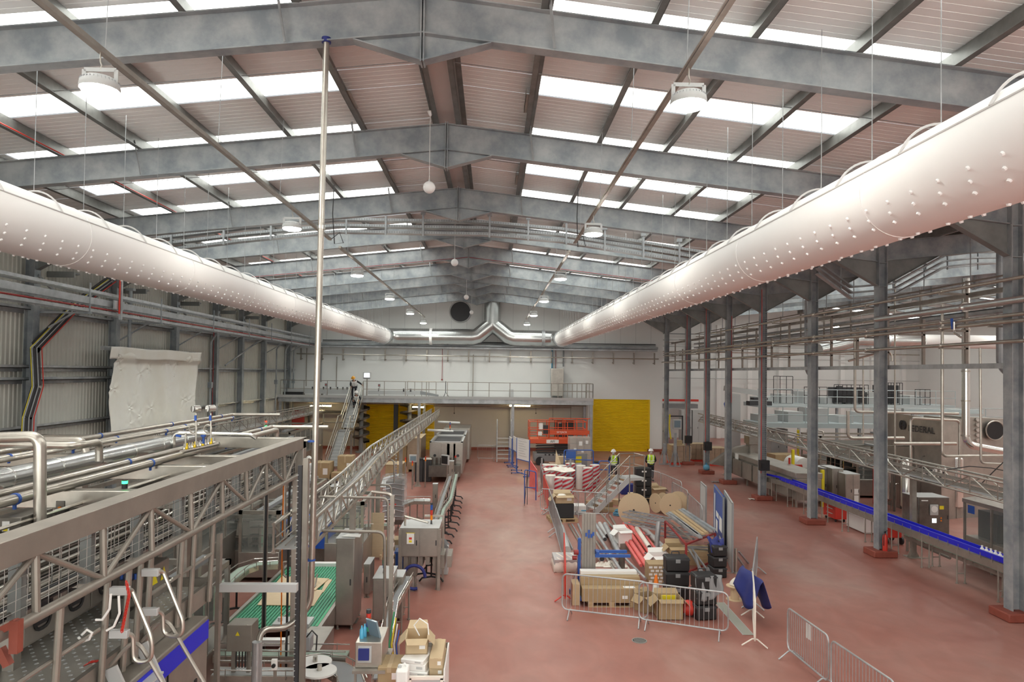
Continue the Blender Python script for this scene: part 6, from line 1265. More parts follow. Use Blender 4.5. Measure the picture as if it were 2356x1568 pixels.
def jk(u,v):
 s=-1 if v<.35 else 1;k=(.35-v)/.35 if v<.35 else(v-.35)/.65;return(pa.x+u*(pb.x-pa.x)+.02*math.sin(v*9),q.y+.27*0+(-.03-.05*k if s>0 else .05)+.03*math.sin(u*18),1.10-k*(.62 if s>0 else .3)*(.7+.3*math.sin(u*2.6+.8)))
part('cloth','grey',t,lambda b:b.grid(jk,24,16),solid=.012)
q=PY(1860,1452,G(1860,1545).y);t=T('paper_notice','paper notice in a plastic sleeve tied on the bottom right barrier','notice',q);part('sheet','paper',t,lambda b:b.box(q,(.2,.008,.3),math.atan2(G(1906,1590).y-G(1812,1510).y,G(1906,1590).x-G(1812,1510).x)))
q=G(1471,1473);t=T('floor_drain','round steel floor drain in front of the barriers','drain',q);part('ring','drain',t,lambda b:b.lathe([(.17,0),(.17,.008),(.145,.008),(.145,0)],(q.x,q.y,0),28));part('grate_bars','drain',t,lambda b:[b.bx(q.x-.14+.028*k,q.x-.128+.028*k,q.y-math.sqrt(max(0,.145**2-(.14-.028*k)**2)),q.y+math.sqrt(max(0,.145**2-(.14-.028*k)**2)),.002,.007)for k in range(1,10)]);part('pit','black',t,lambda b:b.cyl((q.x,q.y,.0005),(q.x,q.y,.001),.145,n=24))
# materials compound in the middle of the floor
t=T('access_steps','steel access steps with platform and tube handrails in the middle of the compound','steps',G(1440,1200))
e0,e1=G(1345,1180),G(1368,1192)
top=PY(1432,1100,G(1440,1160).y);zt=1.45
foot=G(1357,1178);tp_=V((foot.x+1.6,foot.y+.55,zt))
dirv=V((tp_.x-foot.x,tp_.y-foot.y,0)).normalized();sd=V((dirv.y,-dirv.x,0))*.45
for s in(-1,1):part('stringer','light_grey',t,lambda b:b.bar(foot+sd*s+V((0,0,.05)),tp_+sd*s,.03,.24))
for i in range(1,8):
 p=foot.lerp(tp_,i/8);part('tread','light_grey',t,lambda b:b.box(p,(.26,.78,.03),math.atan2(dirv.y,dirv.x)))
pl=[tp_+sd,tp_-sd,tp_-sd+dirv*.75,tp_+sd+dirv*.75]
part('platform','light_grey',t,lambda b:b.poly([p+V((0,0,-.10))for p in pl],.12,(0,0,1)))
for p in pl:part('platform_leg','steel_dull',t,lambda b:b.cyl((p.x,p.y,0),(p.x,p.y,zt),.03,n=8))
for s in(-1,1):
 A,B,C=foot+sd*s,tp_+sd*s,tp_+sd*s+dirv*.75
 part('handrail','steel',t,lambda b:b.tube([A+V((0,0,.95)),B+V((0,0,.98)),C+V((0,0,.98))],.024,8));part('middle_rail','steel',t,lambda b:b.tube([A+V((0,0,.5)),B+V((0,0,.52)),C+V((0,0,.52))],.02,8))
 for k in(0,.33,.66,1):p=A.lerp(B,k);part('rail_post','steel_dull',t,lambda b:b.cyl(p,p+V((0,0,.96)),.024,n=8))
 part('rail_post','steel_dull',t,lambda b:b.cyl(C,C+V((0,0,.98)),.024,n=8))
part('end_rail','steel',t,lambda b:(b.cyl(pl[2]+V((0,0,.98)),pl[3]+V((0,0,.98)),.024),b.cyl(pl[2]+V((0,0,.5)),pl[3]+V((0,0,.5)),.02)))
person('person in yellow vest standing behind the steel steps with a hand to the face',G(1412,1108),-.35,dict(ell=(-.28,-.10,1.16),hal=(-.12,-.22,1.48),elr=(.26,.02,1.12),har=(.22,-.12,.92),head=(-.02,-.05,1.59),crown=(-.02,-.06,1.71)))
person('person in face mask and yellow vest standing with hands behind the back',G(1497,1106),0,dict(ell=(-.30,.06,1.14),hal=(-.14,.17,.98),elr=(.30,.06,1.14),har=(.14,.17,.98)))
def stripe_mat():
 m=bpy.data.materials.new('striped_film');m.use_nodes=True;nt=m.node_tree;n=nt.nodes;L=nt.links;b=n['Principled BSDF'];b.inputs['Roughness'].default_value=.35
 tc=n.new('ShaderNodeTexCoord');sx_=n.new('ShaderNodeSeparateXYZ');at=n.new('ShaderNodeMath');at.operation='ARCTAN2';ad=n.new('ShaderNodeMath');ad.operation='MULTIPLY_ADD';ad.inputs[1].default_value=4/6.2832
 ml=n.new('ShaderNodeMath');ml.operation='MULTIPLY';ml.inputs[1].default_value=5.0;fr_=n.new('ShaderNodeMath');fr_.operation='FRACT';gt=n.new('ShaderNodeMath');gt.operation='GREATER_THAN';gt.inputs[1].default_value=.5
 mx=n.new('ShaderNodeMix');mx.data_type='RGBA';mx.inputs[6].default_value=(.5,.5,.5,1);mx.inputs[7].default_value=(.48,.03,.05,1)
 L.new(tc.outputs['Object'],sx_.inputs[0]);L.new(sx_.outputs[0],at.inputs[0]);L.new(sx_.outputs[1],at.inputs[1]);L.new(sx_.outputs[2],ml.inputs[0]);L.new(at.outputs[0],ad.inputs[0]);L.new(ml.outputs[0],ad.inputs[2]);L.new(ad.outputs[0],fr_.inputs[0]);L.new(fr_.outputs[0],gt.inputs[0]);L.new(gt.outputs[0],mx.inputs[0]);L.new(mx.outputs[2],b.inputs['Base Color']);M['striped_film']=m
stripe_mat()
def film_roll(striped=True):
 t=T('film_roll','x','roll',(0,0,0),'film rolls standing on end');part('wrap','striped_film' if striped else 'clear',t,lambda b:b.lathe([(.26,0),(.27,.03),(.27,1.17),(.26,1.2)],n=24));part('paper_end','roll_white',t,lambda b:b.lathe([(.25,1.2),(.24,1.225),(.08,1.23),(.06,1.2)],n=20))
 if not striped:part('inner_roll','roll_white',t,lambda b:b.lathe([(.24,.01),(.24,1.19)],n=20))
 return t
RP=film_roll();R2=film_roll(False);c0=G(1262,1140)
spots=[(1258,1122,'striped film roll at the back left of the group behind the barriers'),(1288,1158,'striped film roll in the front row, left, behind the inner barrier'),(1306,1160,'striped film roll in the front row, right, behind the inner barrier'),(1312,1118,'striped film roll farthest back in the left group'),(1352,1130,'striped film roll left of the steel steps'),(1368,1122,'striped film roll half hidden by the steel steps'),(1272,1122,'striped film roll behind the clear wrapped one'),(1292,1124,'striped film roll in the middle of the left group')]
for i,(px,py,lb)in enumerate(spots):
 if i==0:RP.location=G(px,py);RP['label']=lb;t=RP
 else:t=copy_tree(RP,G(px,py),.7*i,lb)
R2.location=G(1266,1152);R2['label']='clear wrapped white film roll at the front left of the group'
copy_tree(R2,G(1336,1124),0,'clear wrapped white film roll between the striped groups')
t=T('plastic_wrap','loose clear plastic wrap heaped on the striped film rolls','plastic wrap',G(1285,1140));p=G(1285,1142)
part('sheet','roll_white',t,lambda b:b.grid(lambda u,v:(p.x-.7+1.5*u,p.y-.1+1.3*v,1.25+.06*math.sin(u*19)*math.sin(v*13)+.05*math.sin(u*7+v*4)),26,18),solid=.01)
t=T('timber_offcut','pointed timber offcut standing among the film rolls','timber',G(1277,1120));q=G(1277,1120);part('offcut','ply',t,lambda b:b.poly([(q.x,q.y,1.2),(q.x+.3,q.y,1.2),(q.x+.04,q.y+.1,1.95)],.03,(0,1,0)))
p=G(1293,1196);pallet('wooden pallet under the black box at the left of the compound',p,1.15,.9,.1)
t=T('black_crate','black box on the wooden pallet','crate',(p.x,p.y,.145));part('crate','black',t,lambda b:b.bx(p.x-.42,p.x+.45,p.y-.3,p.y+.35,.146,.72),bevel=.02)
carton('open brown carton holding white roll ends on top of the black box',(p.x+.05,p.y,.73),(.75,.55,.32),.1,'card_light','open cartons in the compound',open_=True);tag(MB().lathe([(.18,.0),(.2,.06),(.14,.14),(.03,.15)],(p.x-.02,p.y,.92),18).build('white_roll','roll_white'),'white domed lid sticking out of the open carton on the pallet','lid')
p=G(1330,1180);t=T('paper_stack','stack of white wrapped paper beside the black box','paper',p);part('stack','paper',t,lambda b:b.bx(p.x-.3,p.x+.3,p.y-.3,p.y+.3,.05,.38),bevel=.03);part('base','light_grey',t,lambda b:b.bx(p.x-.35,p.x+.35,p.y-.35,p.y+.35,0,.05));part('blue_label','cyan_bottle',t,lambda b:b.bx(p.x+.1,p.x+.3,p.y-.31,p.y-.302,.15,.2))
a=G(1222,1072);b0=a
t=T('scissor_lift','orange red scissor lift with mesh basket parked at the back of the compound','scissor lift',(a.x+1.6,a.y,0));X0,X1,y0,y1=a.x-.1,a.x+3.6,a.y+.4,a.y+2.0
part('chassis','grey',t,lambda b:b.bx(X0+.3,X1-.3,y0+.1,y1-.1,.25,.75),bevel=.03)
for x in(X0+.7,X1-.8):
 for y in(y0+.05,y1-.25):part('wheel','black',t,lambda b:b.cyl((x,y,.28),(x,y+.2,.28),.28,n=18))
part('scissor_arms','dark',t,lambda b:[b.bar((X0+.5,y,.8+.16*k),(X1-.5,y,.92+.16*k),.05,.08)for k in range(4)for y in(y0+.2,y1-.2)]);part('deck','orange_red',t,lambda b:b.bx(X0,X1,y0,y1,1.42,1.72),bevel=.02)
for y in(y0,y1):part('basket_rail','orange_red',t,lambda b:([b.cyl((X0,y,1.72+k),(X1,y,1.72+k),.028,n=6)for k in(.3,.62,1.12)],[b.cyl((X0+(X1-X0)*k/6,y,1.7),(X0+(X1-X0)*k/6,y,2.84),.028,n=6)for k in range(7)]))
for x in(X0,X1):part('end_rail','orange_red',t,lambda b:[b.cyl((x,y0,1.72+k),(x,y1,1.72+k),.028,n=6)for k in(.3,.62,1.12)])
part('extension_deck','orange_red',t,lambda b:(b.bx(X0+1.3,X1+.2,y0-.02,y0+.0,2.05,2.3),b.cyl((X0+1.3,y0+.3,3.05),(X1+.3,y0+.3,3.05),.028),[b.cyl((X0+1.3+x,y0+.3,1.8),(X0+1.3+x,y0+.3,3.05),.028)for x in(0,.9,1.8,2.5)]))
part('control_box','dark',t,lambda b:b.bx(X0+.9,X0+1.3,y0+.1,y0+.4,2.0,2.6));part('papers','paper',t,lambda b:(b.bx(X0+.6,X0+.85,y0-.04,y0-.03,2.35,2.75),b.bx(X0+.55,X0+.8,y0-.04,y0-.03,1.95,2.2)))
part('name_plate','paper',t,lambda b:b.bx(X0+1.1,X0+1.9,y0-.02,y0-.005,1.45,1.68));smooth_text('AFI',.22,'black','lettering',(X0+1.5,y0-.025,1.565),(math.pi/2,0,0),t);smooth_text('SKYJACK',.17,'paper','lettering',(X0+2.1,y0-.03,2.17),(math.pi/2,0,0),t)
part('warning_band','black',t,lambda b:[b.bx(X0+1.0+.25*k,X0+1.1+.25*k,y0-.0,y0+.01,.65,.75)for k in range(8)])
p=G(1335,1093);t=T('wrapped_pallet','tall film wrapped stack of brown cartons in front of the yellow shutter','pallet load',p)
part('cartons','card_wrap',t,lambda b:[b.bx(p.x-.62+.42*i,p.x-.22+.42*i,p.y+.0,p.y+1.1,.15+.34*k,.48+.34*k)for i in range(3)for k in range(6)],bevel=.01);part('film','clear',t,lambda b:b.bx(p.x-.64,p.x+.64,p.y-.015,p.y+1.12,.15,2.22));part('labels','paper',t,lambda b:(b.bx(p.x-.1,p.x+.1,p.y-.03,p.y-.02,1.75,2.0),b.bx(p.x+.3,p.x+.45,p.y-.03,p.y-.02,1.85,2.05),b.bx(p.x-.4,p.x-.25,p.y-.03,p.y-.02,1.45,1.6),b.bx(p.x+.05,p.x+.2,p.y-.03,p.y-.02,1.35,1.5)));part('base','wood',t,lambda b:b.bx(p.x-.6,p.x+.6,p.y,p.y+1.1,0,.15))
p=G(1283,1106);carton('large brown carton in front of the scissor lift',p,(.95,.8,1.0),0,'card_wrap','cartons by the scissor lift');carton('tan upright carton standing on the large brown carton',(p.x+.25,p.y,1.0),(.45,.45,.38),0,'card_light','cartons by the scissor lift')
p=G(1262,1095);carton('low grey wrapped bale left of the large brown carton',p,(.9,.8,.7),0,'light_grey','cartons by the scissor lift',lab=False,tape=False)
def tubeframe(label,pts2,Y,r=.03,mt='blue',extra=None,cat='trolley',name='tube_trolley'):
 t=T(name,label,cat,PY(*pts2[0][0],Y));
 for f_ in pts2:part('tube_frame',mt,t,lambda b:b.pipe([PY(a,c,Y)for a,c in f_],r,6,.1))
 return t
Y=G(1340,1112).y
t=tubeframe('blue tube framed platform trolley in front of the wrapped pallet',[[(1298,1110),(1298,1035),(1365,1035),(1365,1105)],[(1300,1056),(1362,1058)],[(1300,1085),(1362,1088)]],Y);q0,q1=PY(1302,1054,Y),PY(1325,1037,Y);part('panel','blue',t,lambda b:b.bx(q0.x,q1.x,Y-.01,Y+.01,q0.z,q1.z));a,c=G(1300,1106),G(1362,1108);part('deck','navy',t,lambda b:b.bx(a.x,c.x,Y,Y+1.2,.2,.28));part('castors','black',t,lambda b:[b.cyl((x,y,.08),(x+.04,y,.08),.08,n=10)for x in(a.x+.05,c.x-.1)for y in(Y+.1,Y+1.1)])
Y=G(1400,1120).y;t=tubeframe('blue tube framed trolley behind the steel steps',[[(1378,1106),(1378,1060),(1402,1060),(1402,1104)],[(1380,1080),(1400,1080)]],Y)
p=G(1372,1100);t=T('blue_cylinder','blue drum standing behind the steel steps','drum',p);part('drum','label_blue',t,lambda b:b.lathe([(.15,0),(.16,.05),(.16,.85),(.15,.9)],p,18));part('cap','dark',t,lambda b:b.lathe([(.16,.9),(.16,.98),(.12,1.0)],p,18))
for i,(x0,x1,ya,yb,Yb,lb)in enumerate([(1181,1189,1002,1040,1083,'narrow whiteboard on a blue stand nearest the aisle end'),(1190,1218,1006,1062,1098,'large whiteboard with writing lines on a blue stand beside the aisle'),(1172,1178,1003,1035,1072,'small whiteboard panel seen edge-on by the wheeled steps')]):
 Y=G(x0,Yb).y;a,c=PY(x0,ya,Y+1.5 if i<2 else Y+1),PY(x1,yb,Y);a2=V((PY(x0,ya,Y+1.4).x,Y+1.4,0));c2=V((PY(x1,yb,Y).x,Y,0));zt_,zb_=PY(x0,ya,Y+1.4).z,PY(x1,yb,Y).z
 t=T('whiteboard',lb,'whiteboard',(c2.x,c2.y,0),'whiteboards on blue stands');part('board','paper',t,lambda b:b.bar(V((a2.x,a2.y,(zt_+zb_)/2)),V((c2.x,c2.y,(zt_+zb_)/2)),.03,zt_-zb_));
 part('frame','blue',t,lambda b:(b.cyl((a2.x,a2.y,.1),(a2.x,a2.y,zt_),.03,n=6),b.cyl((c2.x,c2.y,.1),(c2.x,c2.y,zt_),.03,n=6),b.cyl((a2.x,a2.y,.12),(c2.x,c2.y,.12),.03,n=6),b.cyl((a2.x,a2.y,zb_),(c2.x,c2.y,zb_),.03,n=6),b.bar((a2.x-.35,a2.y,.06),(a2.x+.35,a2.y,.06),.04),b.bar((c2.x-.35,c2.y,.06),(c2.x+.35,c2.y,.06),.04)));part('castors','black',t,lambda b:[b.cyl((p.x+s*.3-.02,p.y,.05),(p.x+s*.3+.02,p.y,.05),.05,n=8)for p in(a2,c2)for s in(-1,1)])
 if i==1:part('writing_lines','grey',t,lambda b:[b.bar(V(a2).lerp(V(c2),.15)+V((-.02,-.02,zb_+.25+k*.14)),V(a2).lerp(V(c2),.8-.1*(k%3))+V((-.02,-.02,zb_+.25+k*.14)),.004,.012)for k in range(8)])
Y=G(1215,1158).y;t=tubeframe('blue tube frame with clipped boards standing edge-on beside the aisle barriers',[[(1207,1160),(1207,1080),(1233,1085),(1233,1150)],[(1207,1120),(1233,1122)]],Y,.025);t2=tubeframe('thin black tripod stand in front of the blue frame',[[(1206,1168),(1214,1080)],[(1214,1080),(1213,1160)]],Y-.5,.015,'dark',cat='stand',name='stand')
t=T('red_banner','faded red board leaning beside the aisle barriers','board',G(1230,1130));q=G(1230,1128);part('board','salmon',t,lambda b:b.poly([(q.x-.2,q.y+1,0),(q.x+.15,q.y-.3,0),(q.x+.1,q.y-.3,1.1),(q.x-.15,q.y+1,1.4)],.03));M['salmon']
a=G(1150,1064);t=T('wheeled_steps','aluminium wheeled steps with tall handrails at the end of the aisle','steps',a);w_=.85
for k in range(6):part('tread','light_grey',t,lambda b:b.bx(a.x-.15,a.x-.15+w_,a.y+.15+.18*k,a.y+.4+.18*k,.25+.25*k,.28+.25*k))
for x in(a.x-.2,a.x-.1+w_):part('side_frame','galv_light',t,lambda b:(b.bar((x,a.y,.05),(x,a.y+1.2,1.6),.05,.08),b.tube([(x,a.y,.05),(x,a.y+.9,2.7),(x,a.y+1.3,2.8),(x,a.y+1.5,1.6),(x,a.y+1.6,.05)],.03,6)))
p=G(1357,1365);Y=p.y;t=T('duct_lifter','blue material lifter holding tall perforated steel channels upright','lifter',p)
a=PY(1339,1180,Y);c=PY(1371,1180,Y);zt=a.z
for k in range(5):x=a.x+(c.x-a.x)*(k+.5)/5;part('steel_channel','zinc',t,lambda b:(b.bx(x-(c.x-a.x)*.095,x+(c.x-a.x)*.095,Y,Y+.02,.12,zt),b.bx(x-(c.x-a.x)*.095,x-(c.x-a.x)*.08,Y-.05,Y,.12,zt),b.bx(x+(c.x-a.x)*.08,x+(c.x-a.x)*.095,Y-.05,Y,.12,zt)),smooth=False)
part('base_frame','blue',t,lambda b:(b.bx(a.x-.35,c.x+1.2,Y-.32,Y-.2,.08,.2),b.bx(a.x-.1,a.x,Y-.3,Y+.5,.08,.2),b.bx(c.x+.0,c.x+.1,Y-.3,Y+.5,.08,.2),b.bx(a.x-.35,c.x+1.3,Y-.9,Y-.78,.1,.2)));part('mast','blue',t,lambda b:b.bx(a.x-.10,a.x-.02,Y-.02,Y+.08,.1,1.5))
q=PY(1380,1266,Y);part('fork','blue',t,lambda b:(b.bx(c.x+.02,c.x+.85,Y-.1,Y-.02,q.z-.04,q.z+.03),b.bx(c.x-.05,c.x+.9,Y-.32,Y-.24,q.z-.10,q.z-.03),b.bx(c.x-.02,c.x+.06,Y-.3,Y,q.z-.08,q.z+.04)));part('castors','black',t,lambda b:[b.cyl((x,y,.06),(x+.04,y,.06),.06,n=10)for x in(a.x-.3,c.x+1.1)for y in(Y-.28,Y-.84)]);part('winch','dark_red',t,lambda b:(b.cyl((a.x-.22,Y-.1,1.15),(a.x-.1,Y-.1,1.15),.07,n=12),b.cyl((a.x-.26,Y-.1,1.0),(a.x-.14,Y-.1,1.0),.06,n=12)))
q=PY(1357,1232,Y-.06);part('blue_stickers','label_blue',t,lambda b:[b.bx(q.x+dx,q.x+dx+.05,Y-.062,Y-.055,q.z+dz,q.z+dz+.10)for dx,dz in((-.12,-.02),(-.05,-.06),(.02,-.05),(-.05,.06),(.07,-.0))])
PIPES=[((1305,1265),(1260+30,1212),.13,'light_grey','fat grey duct tube lying at the left of the pile'),((1288,1200),(1317,1262),.03,'galv_light','thin pipe lying beside the fat grey tube'),((1308,1205),(1338,1255),.035,'steel','steel pipe left of the blue lifter'),((1316,1205),(1342,1250),.03,'galv_light','second thin pipe left of the blue lifter'),((1330,1205),(1345,1240),.04,'galv_light','short pale pipe behind the blue lifter'),((1370,1205),(1392,1240),.07,'galv_light','grey tube just right of the blue lifter'),((1380,1204),(1397,1232),.085,'light_grey','thick grey tube end pointing to the white carton'),((1392,1205),(1430,1285),.09,'galv_light','long thick grey tube under the white carton'),((1372,1225),(1440,1330),.05,'galv_light','long pipe crossing the middle of the pile'),((1372,1245),(1420,1320),.045,'steel','steel pipe parallel to the long crossing pipe'),((1362,1262),(1385,1285),.09,'galv_light','short open tube right of the lifter base'),((1384,1182),(1430,1235),.045,'steel','long steel pipe running from the steps into the pile'),((1403,1185),(1450,1262),.045,'steel','second steel pipe running from the steps into the pile'),((1405,1210),(1440,1245),.05,'salmon','pink tube at the left of the red bundle'),((1427,1210),(1490,1305),.075,'salmon','left long red tube of the bundle'),((1436,1205),(1500,1302),.08,'salmon','thickest long red tube of the bundle'),((1447,1203),(1515,1298),.075,'salmon','right long red tube of the bundle'),((1418,1212),(1475,1300),.05,'salmon','thin red tube on the left of the bundle'),((1465,1212),(1528,1290),.06,'salmon','red tube under the pale channels'),((1480,1225),(1540,1305),.05,'salmon','short red tube near the checked box'),((1465,1215),(1494,1258),.08,'roll_white','pale flat topped channel lying over the red tubes'),((1475,1210),(1520,1290),.035,'galv_light','thin steel bar lying beside the pale channel'),((1479,1212),(1530,1262),.085,'light_grey','thick grey tube right of the pale channel'),((1520,1255),(1560,1300),.05,'galv_light','grey pipe running to the red rack'),((1490,1235),(1540,1290),.03,'wood','thin timber batten lying among the tubes'),((1440,1285),(1485,1330),.04,'galv_light','pale pipe pointing at the traffic cone'),((1455,1250),(1482,1300),.04,'black','black wrapped tube on top of the red bundle'),((1400,1280),(1430,1302),.03,'galv_light','short pipe beside the loose plastic'),((1500,1240),(1555,1285),.03,'steel','steel bar right of the thick grey tube')]
for i,(a,c,r,mt,lb)in enumerate(PIPES):
 z_=r+.004+.11*(i%3 if i>4 else 0);p,q=G(*a,z_),G(*c,z_);p.z=q.z=z_
 t=T('loose_pipe',lb,'pipe',(p.x,p.y,0),'loose pipes and tubes on the floor');d=(q-p).normalized()
 if r>.06:part('tube',mt,t,lambda b:(b.tube([p,q],r,16),b.cyl(q,q+d*.004,r*.88,n=16)));part('open_end','dark',t,lambda b:b.cyl(q+d*.005,q+d*.008,r*.86,n=16))
 elif 'channel' in lb:part('tube',mt,t,lambda b:b.bar(p,q,r*2,r))
 else:part('tube',mt,t,lambda b:b.tube([p,q],r,10))
t=T('upright_tube','grey tube leaning upright right of the red bundle','tube',G(1512,1270));q=G(1510,1268);part('tube','galv_light',t,lambda b:b.tube([q+V((0,0,.1)),q+V((.1,.1,1.0))],.085,16));part('open_end','dark',t,lambda b:b.cyl(q+V((0,-.0,.09)),q+V((0,0,.1)),.07,n=14))
q=G(1430,1315);tag(MB().cyl(q,q+V((0,0,.55)),.10,n=18).build('steel_tube','steel_dark'),'short dark steel tube standing upright behind the barrier','tube')
for i,(px,py,w_,lb)in enumerate([(1415,1300,.5,'crumpled clear plastic sheet on the floor by the upright dark tube'),(1447,1318,.4,'crumpled white plastic heap beside the barrier, with black fittings'),(1385,1300,.35,'small crumpled plastic left of the upright dark tube')]):
 q=G(px,py);tag(MB().grid(lambda u,v:(q.x+(u-.5)*w_*1.6,q.y+(v-.5)*w_,.01+.22*w_*abs(math.sin(u*11+v*5)*math.cos(v*9-u*3))*math.sin(math.pi*u)*math.sin(math.pi*v)*2),18,14).build('plastic_scrap','roll_white'),lb,'plastic','plastic scraps')
p=G(1436,1268);carton('white carton with brown tape standing in the middle of the pipes',(p.x,p.y+.3,.12),(.5,.42,.55),.25,'paper','open cartons in the compound',open_=True,lab=False);tag(MB().bx(p.x-.35,p.x+.35,p.y+.05,p.y+.6,0,.25).build('scrap_block','steel_dull'),'low steel block under the white carton','block')
p=G(1538,1335);carton('open white carton behind the black tool chest',(p.x,p.y+1.0,0),(.6,.5,.5),.1,'paper','open cartons in the compound',open_=True,lab=False)
p=G(1575,1330);carton('tall open brown carton flap beside the white carton',(p.x,p.y+1.1,0),(.5,.5,.7),0,'card','open cartons in the compound',open_=True,lab=False)
p=G(1518,1350);t=T('checked_box','white and brown checked box left of the black tool chest','box',p);part('box','card',t,lambda b:b.bx(p.x-.25,p.x+.3,p.y+.3,p.y+.8,0,.55));part('white_cells','paper',t,lambda b:[b.bx(p.x-.24+.14*i+.05*(k%2),p.x-.14+.14*i+.05*(k%2),p.y+.296,p.y+.3,.04+.1*k,.10+.1*k)for i in range(3)for k in range(5)])
def toolchest(label,p,w_,rz=0,wheels=True,n_=3,h=.95,mt='black'):
 t=T('tool_chest',label,'tool box',(0,0,0),'stacked black tool chests');hh=h/n_
 for k in range(n_):
  s=part('chest_section',mt,t,lambda b:b.bx(-w_/2,w_/2,-.22,.22,.05+hh*k,.05+hh*(k+1)-.015),bevel=.03)
  part('lid_rim','dark',s,lambda b:b.bx(-w_/2-.01,w_/2+.01,-.23,.23,.05+hh*(k+.78),.05+hh*(k+.86)));part('latch','grey',s,lambda b:b.bx(-.06,.06,-.245,-.23,.05+hh*(k+.6),.05+hh*(k+.85)))
 if wheels:
  for x in(-w_/2-.03,w_/2+.0):part('wheel','grey',t,lambda b:b.cyl((x,.15,.16),(x+.03,.15,.16),.12,n=16))
 part('handle','dark',t,lambda b:b.pipe([(-.1,.1,h+.04),(-.1,.1,h+.12),(.1,.1,h+.12),(.1,.1,h+.04)],.014,6,.03));t.location=V(p)-V((0,0,.04));t.rotation_euler=(0,0,rz);return t
toolchest('tall stack of black tool chests in the middle of the front barrier row',G(1555,1376),.62,-.05,False,3,1.15)
toolchest('wheeled black tool chest under the grey jacket',G(1618,1420),.52,.1,True,3,1.1)
toolchest('wheeled black tool chest beside the white boards on the right',G(1650,1325),.42,.1,True,3,.95)
t=T('navy_jacket','navy jacket and straps thrown over the right hand tool chest','jacket',G(1648,1315));q=G(1648,1322);part('cloth','navy',t,lambda b:b.grid(lambda u,v:(q.x-.24+.42*u,q.y-.28+.5*v,1.06-.9*max(0,.35-v)*(1+.4*math.sin(u*7))+.07*math.sin(u*11)*math.cos(v*7)),18,16),solid=.03)
for i,(px,py,s_,mt,rz,lb)in enumerate([(1495,1412,.5,'card',.5,'torn brown carton with open flaps in the front corner'),(1545,1428,.62,'card',0,'open brown carton holding yellow tins behind the front barrier')]):
 p=G(px,py);carton(lb,(p.x,p.y+.3,0),(s_,s_*.75,s_*.8),rz,mt,'open cartons behind the front barrier',open_=True,lab=False)
p=G(1545,1420);tag(MB().bx(p.x-.2,p.x+.18,p.y+.25,p.y+.45,.3,.46).build('yellow_tin','yellow_sign'),'yellow tins inside the open brown carton','tin');
t=T('red_bag','red bag slumped beside the jacket covered tool chest','bag',G(1587,1420));q=G(1585,1415);part('bag','red',t,lambda b:b.grid(lambda u,v:(q.x+(.26+.03*math.sin(u*19))*math.sin(math.pi*max(.02,min(.98,v)))*math.cos(u*6.283),q.y+.2*math.sin(math.pi*max(.02,min(.98,v)))*math.sin(u*6.283),.19-.19*math.cos(math.pi*v)),24,12));part('strap','black',t,lambda b:b.tube([q+V((-.2,-.1,.3)),q+V((-.3,-.15,.15)),q+V((-.15,-.22,.1))],.015,6))
q=G(1509,1392);t=T('traffic_cone','orange and white traffic cone behind the front barriers','traffic cone',q);part('base','orange',t,lambda b:b.bx(q.x-.18,q.x+.18,q.y-.18,q.y+.18,0,.04),bevel=.01);part('cone','orange',t,lambda b:b.lathe([(.145,.04),(.03,.78),(.02,.79)],q,20));part('white_sleeve','hi_white',t,lambda b:b.lathe([(.128,.20),(.068,.56)],q,20))
a,c=G(1340,1398),G(1478,1400);w_=c.x-a.x
pallet('wooden pallet under the long brown cartons',((a.x+c.x)/2,a.y+.45,0),w_*.8,.8)
def longbox(label,x0,x1,y0,y1,z0,z1,mt):t=T('long_carton',label,'box',((x0+x1)/2,(y0+y1)/2,z0),'long cartons on the front pallet');part('carton',mt,t,lambda b:b.bx(x0,x1,y0,y1,z0,z1),bevel=.008);return t
t=longbox('long brown carton lying nearest the front barrier',a.x,c.x,a.y+.05,a.y+.35,.145,.48,'card');part('printed_label','paper',t,lambda b:(b.bx(c.x-.5,c.x-.36,a.y+.045,a.y+.049,.22,.3),b.bx(c.x-.45,c.x-.15,a.y+.1,a.y+.26,.481,.483)))
longbox('long brown carton lying behind and above the nearest one',a.x,c.x+.03,a.y+.37,a.y+.62,.145,.68,'card');longbox('long white capped carton on top at the back of the pallet',a.x+.03,c.x,a.y+.64,a.y+.86,.145,.76,'paper');p=G(1332,1395);carton('small tan carton standing left of the long cartons',(a.x-.14,a.y+.4,0),(.2,.45,.55),0,'card_light','small cartons',lab=False)
q=G(1300,1310);t=T('sheeted_pile','low pile covered with grey white sheeting beside the red barrier','covered pile',q);part('sheet','roll_white',t,lambda b:b.grid(lambda u,v:(q.x-.38+.8*u,q.y-.3+1.1*v,.34*min(1,6*min(u,1-u,v*1.2,1-v))**.5+.02*math.sin(u*23+v*11)),24,22),solid=.02);part('lower_layers','light_grey',t,lambda b:[b.bx(q.x-.34,q.x+.38,q.y-.2,q.y+.7,.01+.12*k,.11+.12*k)for k in range(3)])
q=G(1337,1330);t=T('scissor_jack','light folding metal stand leaning left of the blue lifter','stand',q);part('legs','galv_light',t,lambda b:(b.cyl(q+V((-.25,-.1,0)),q+V((.15,0,1.0)),.015,n=6),b.cyl(q+V((.2,-.1,0)),q+V((-.05,0,.9)),.015,n=6),b.cyl(q+V((0,.3,0)),q+V((.1,0,.95)),.015,n=6)))
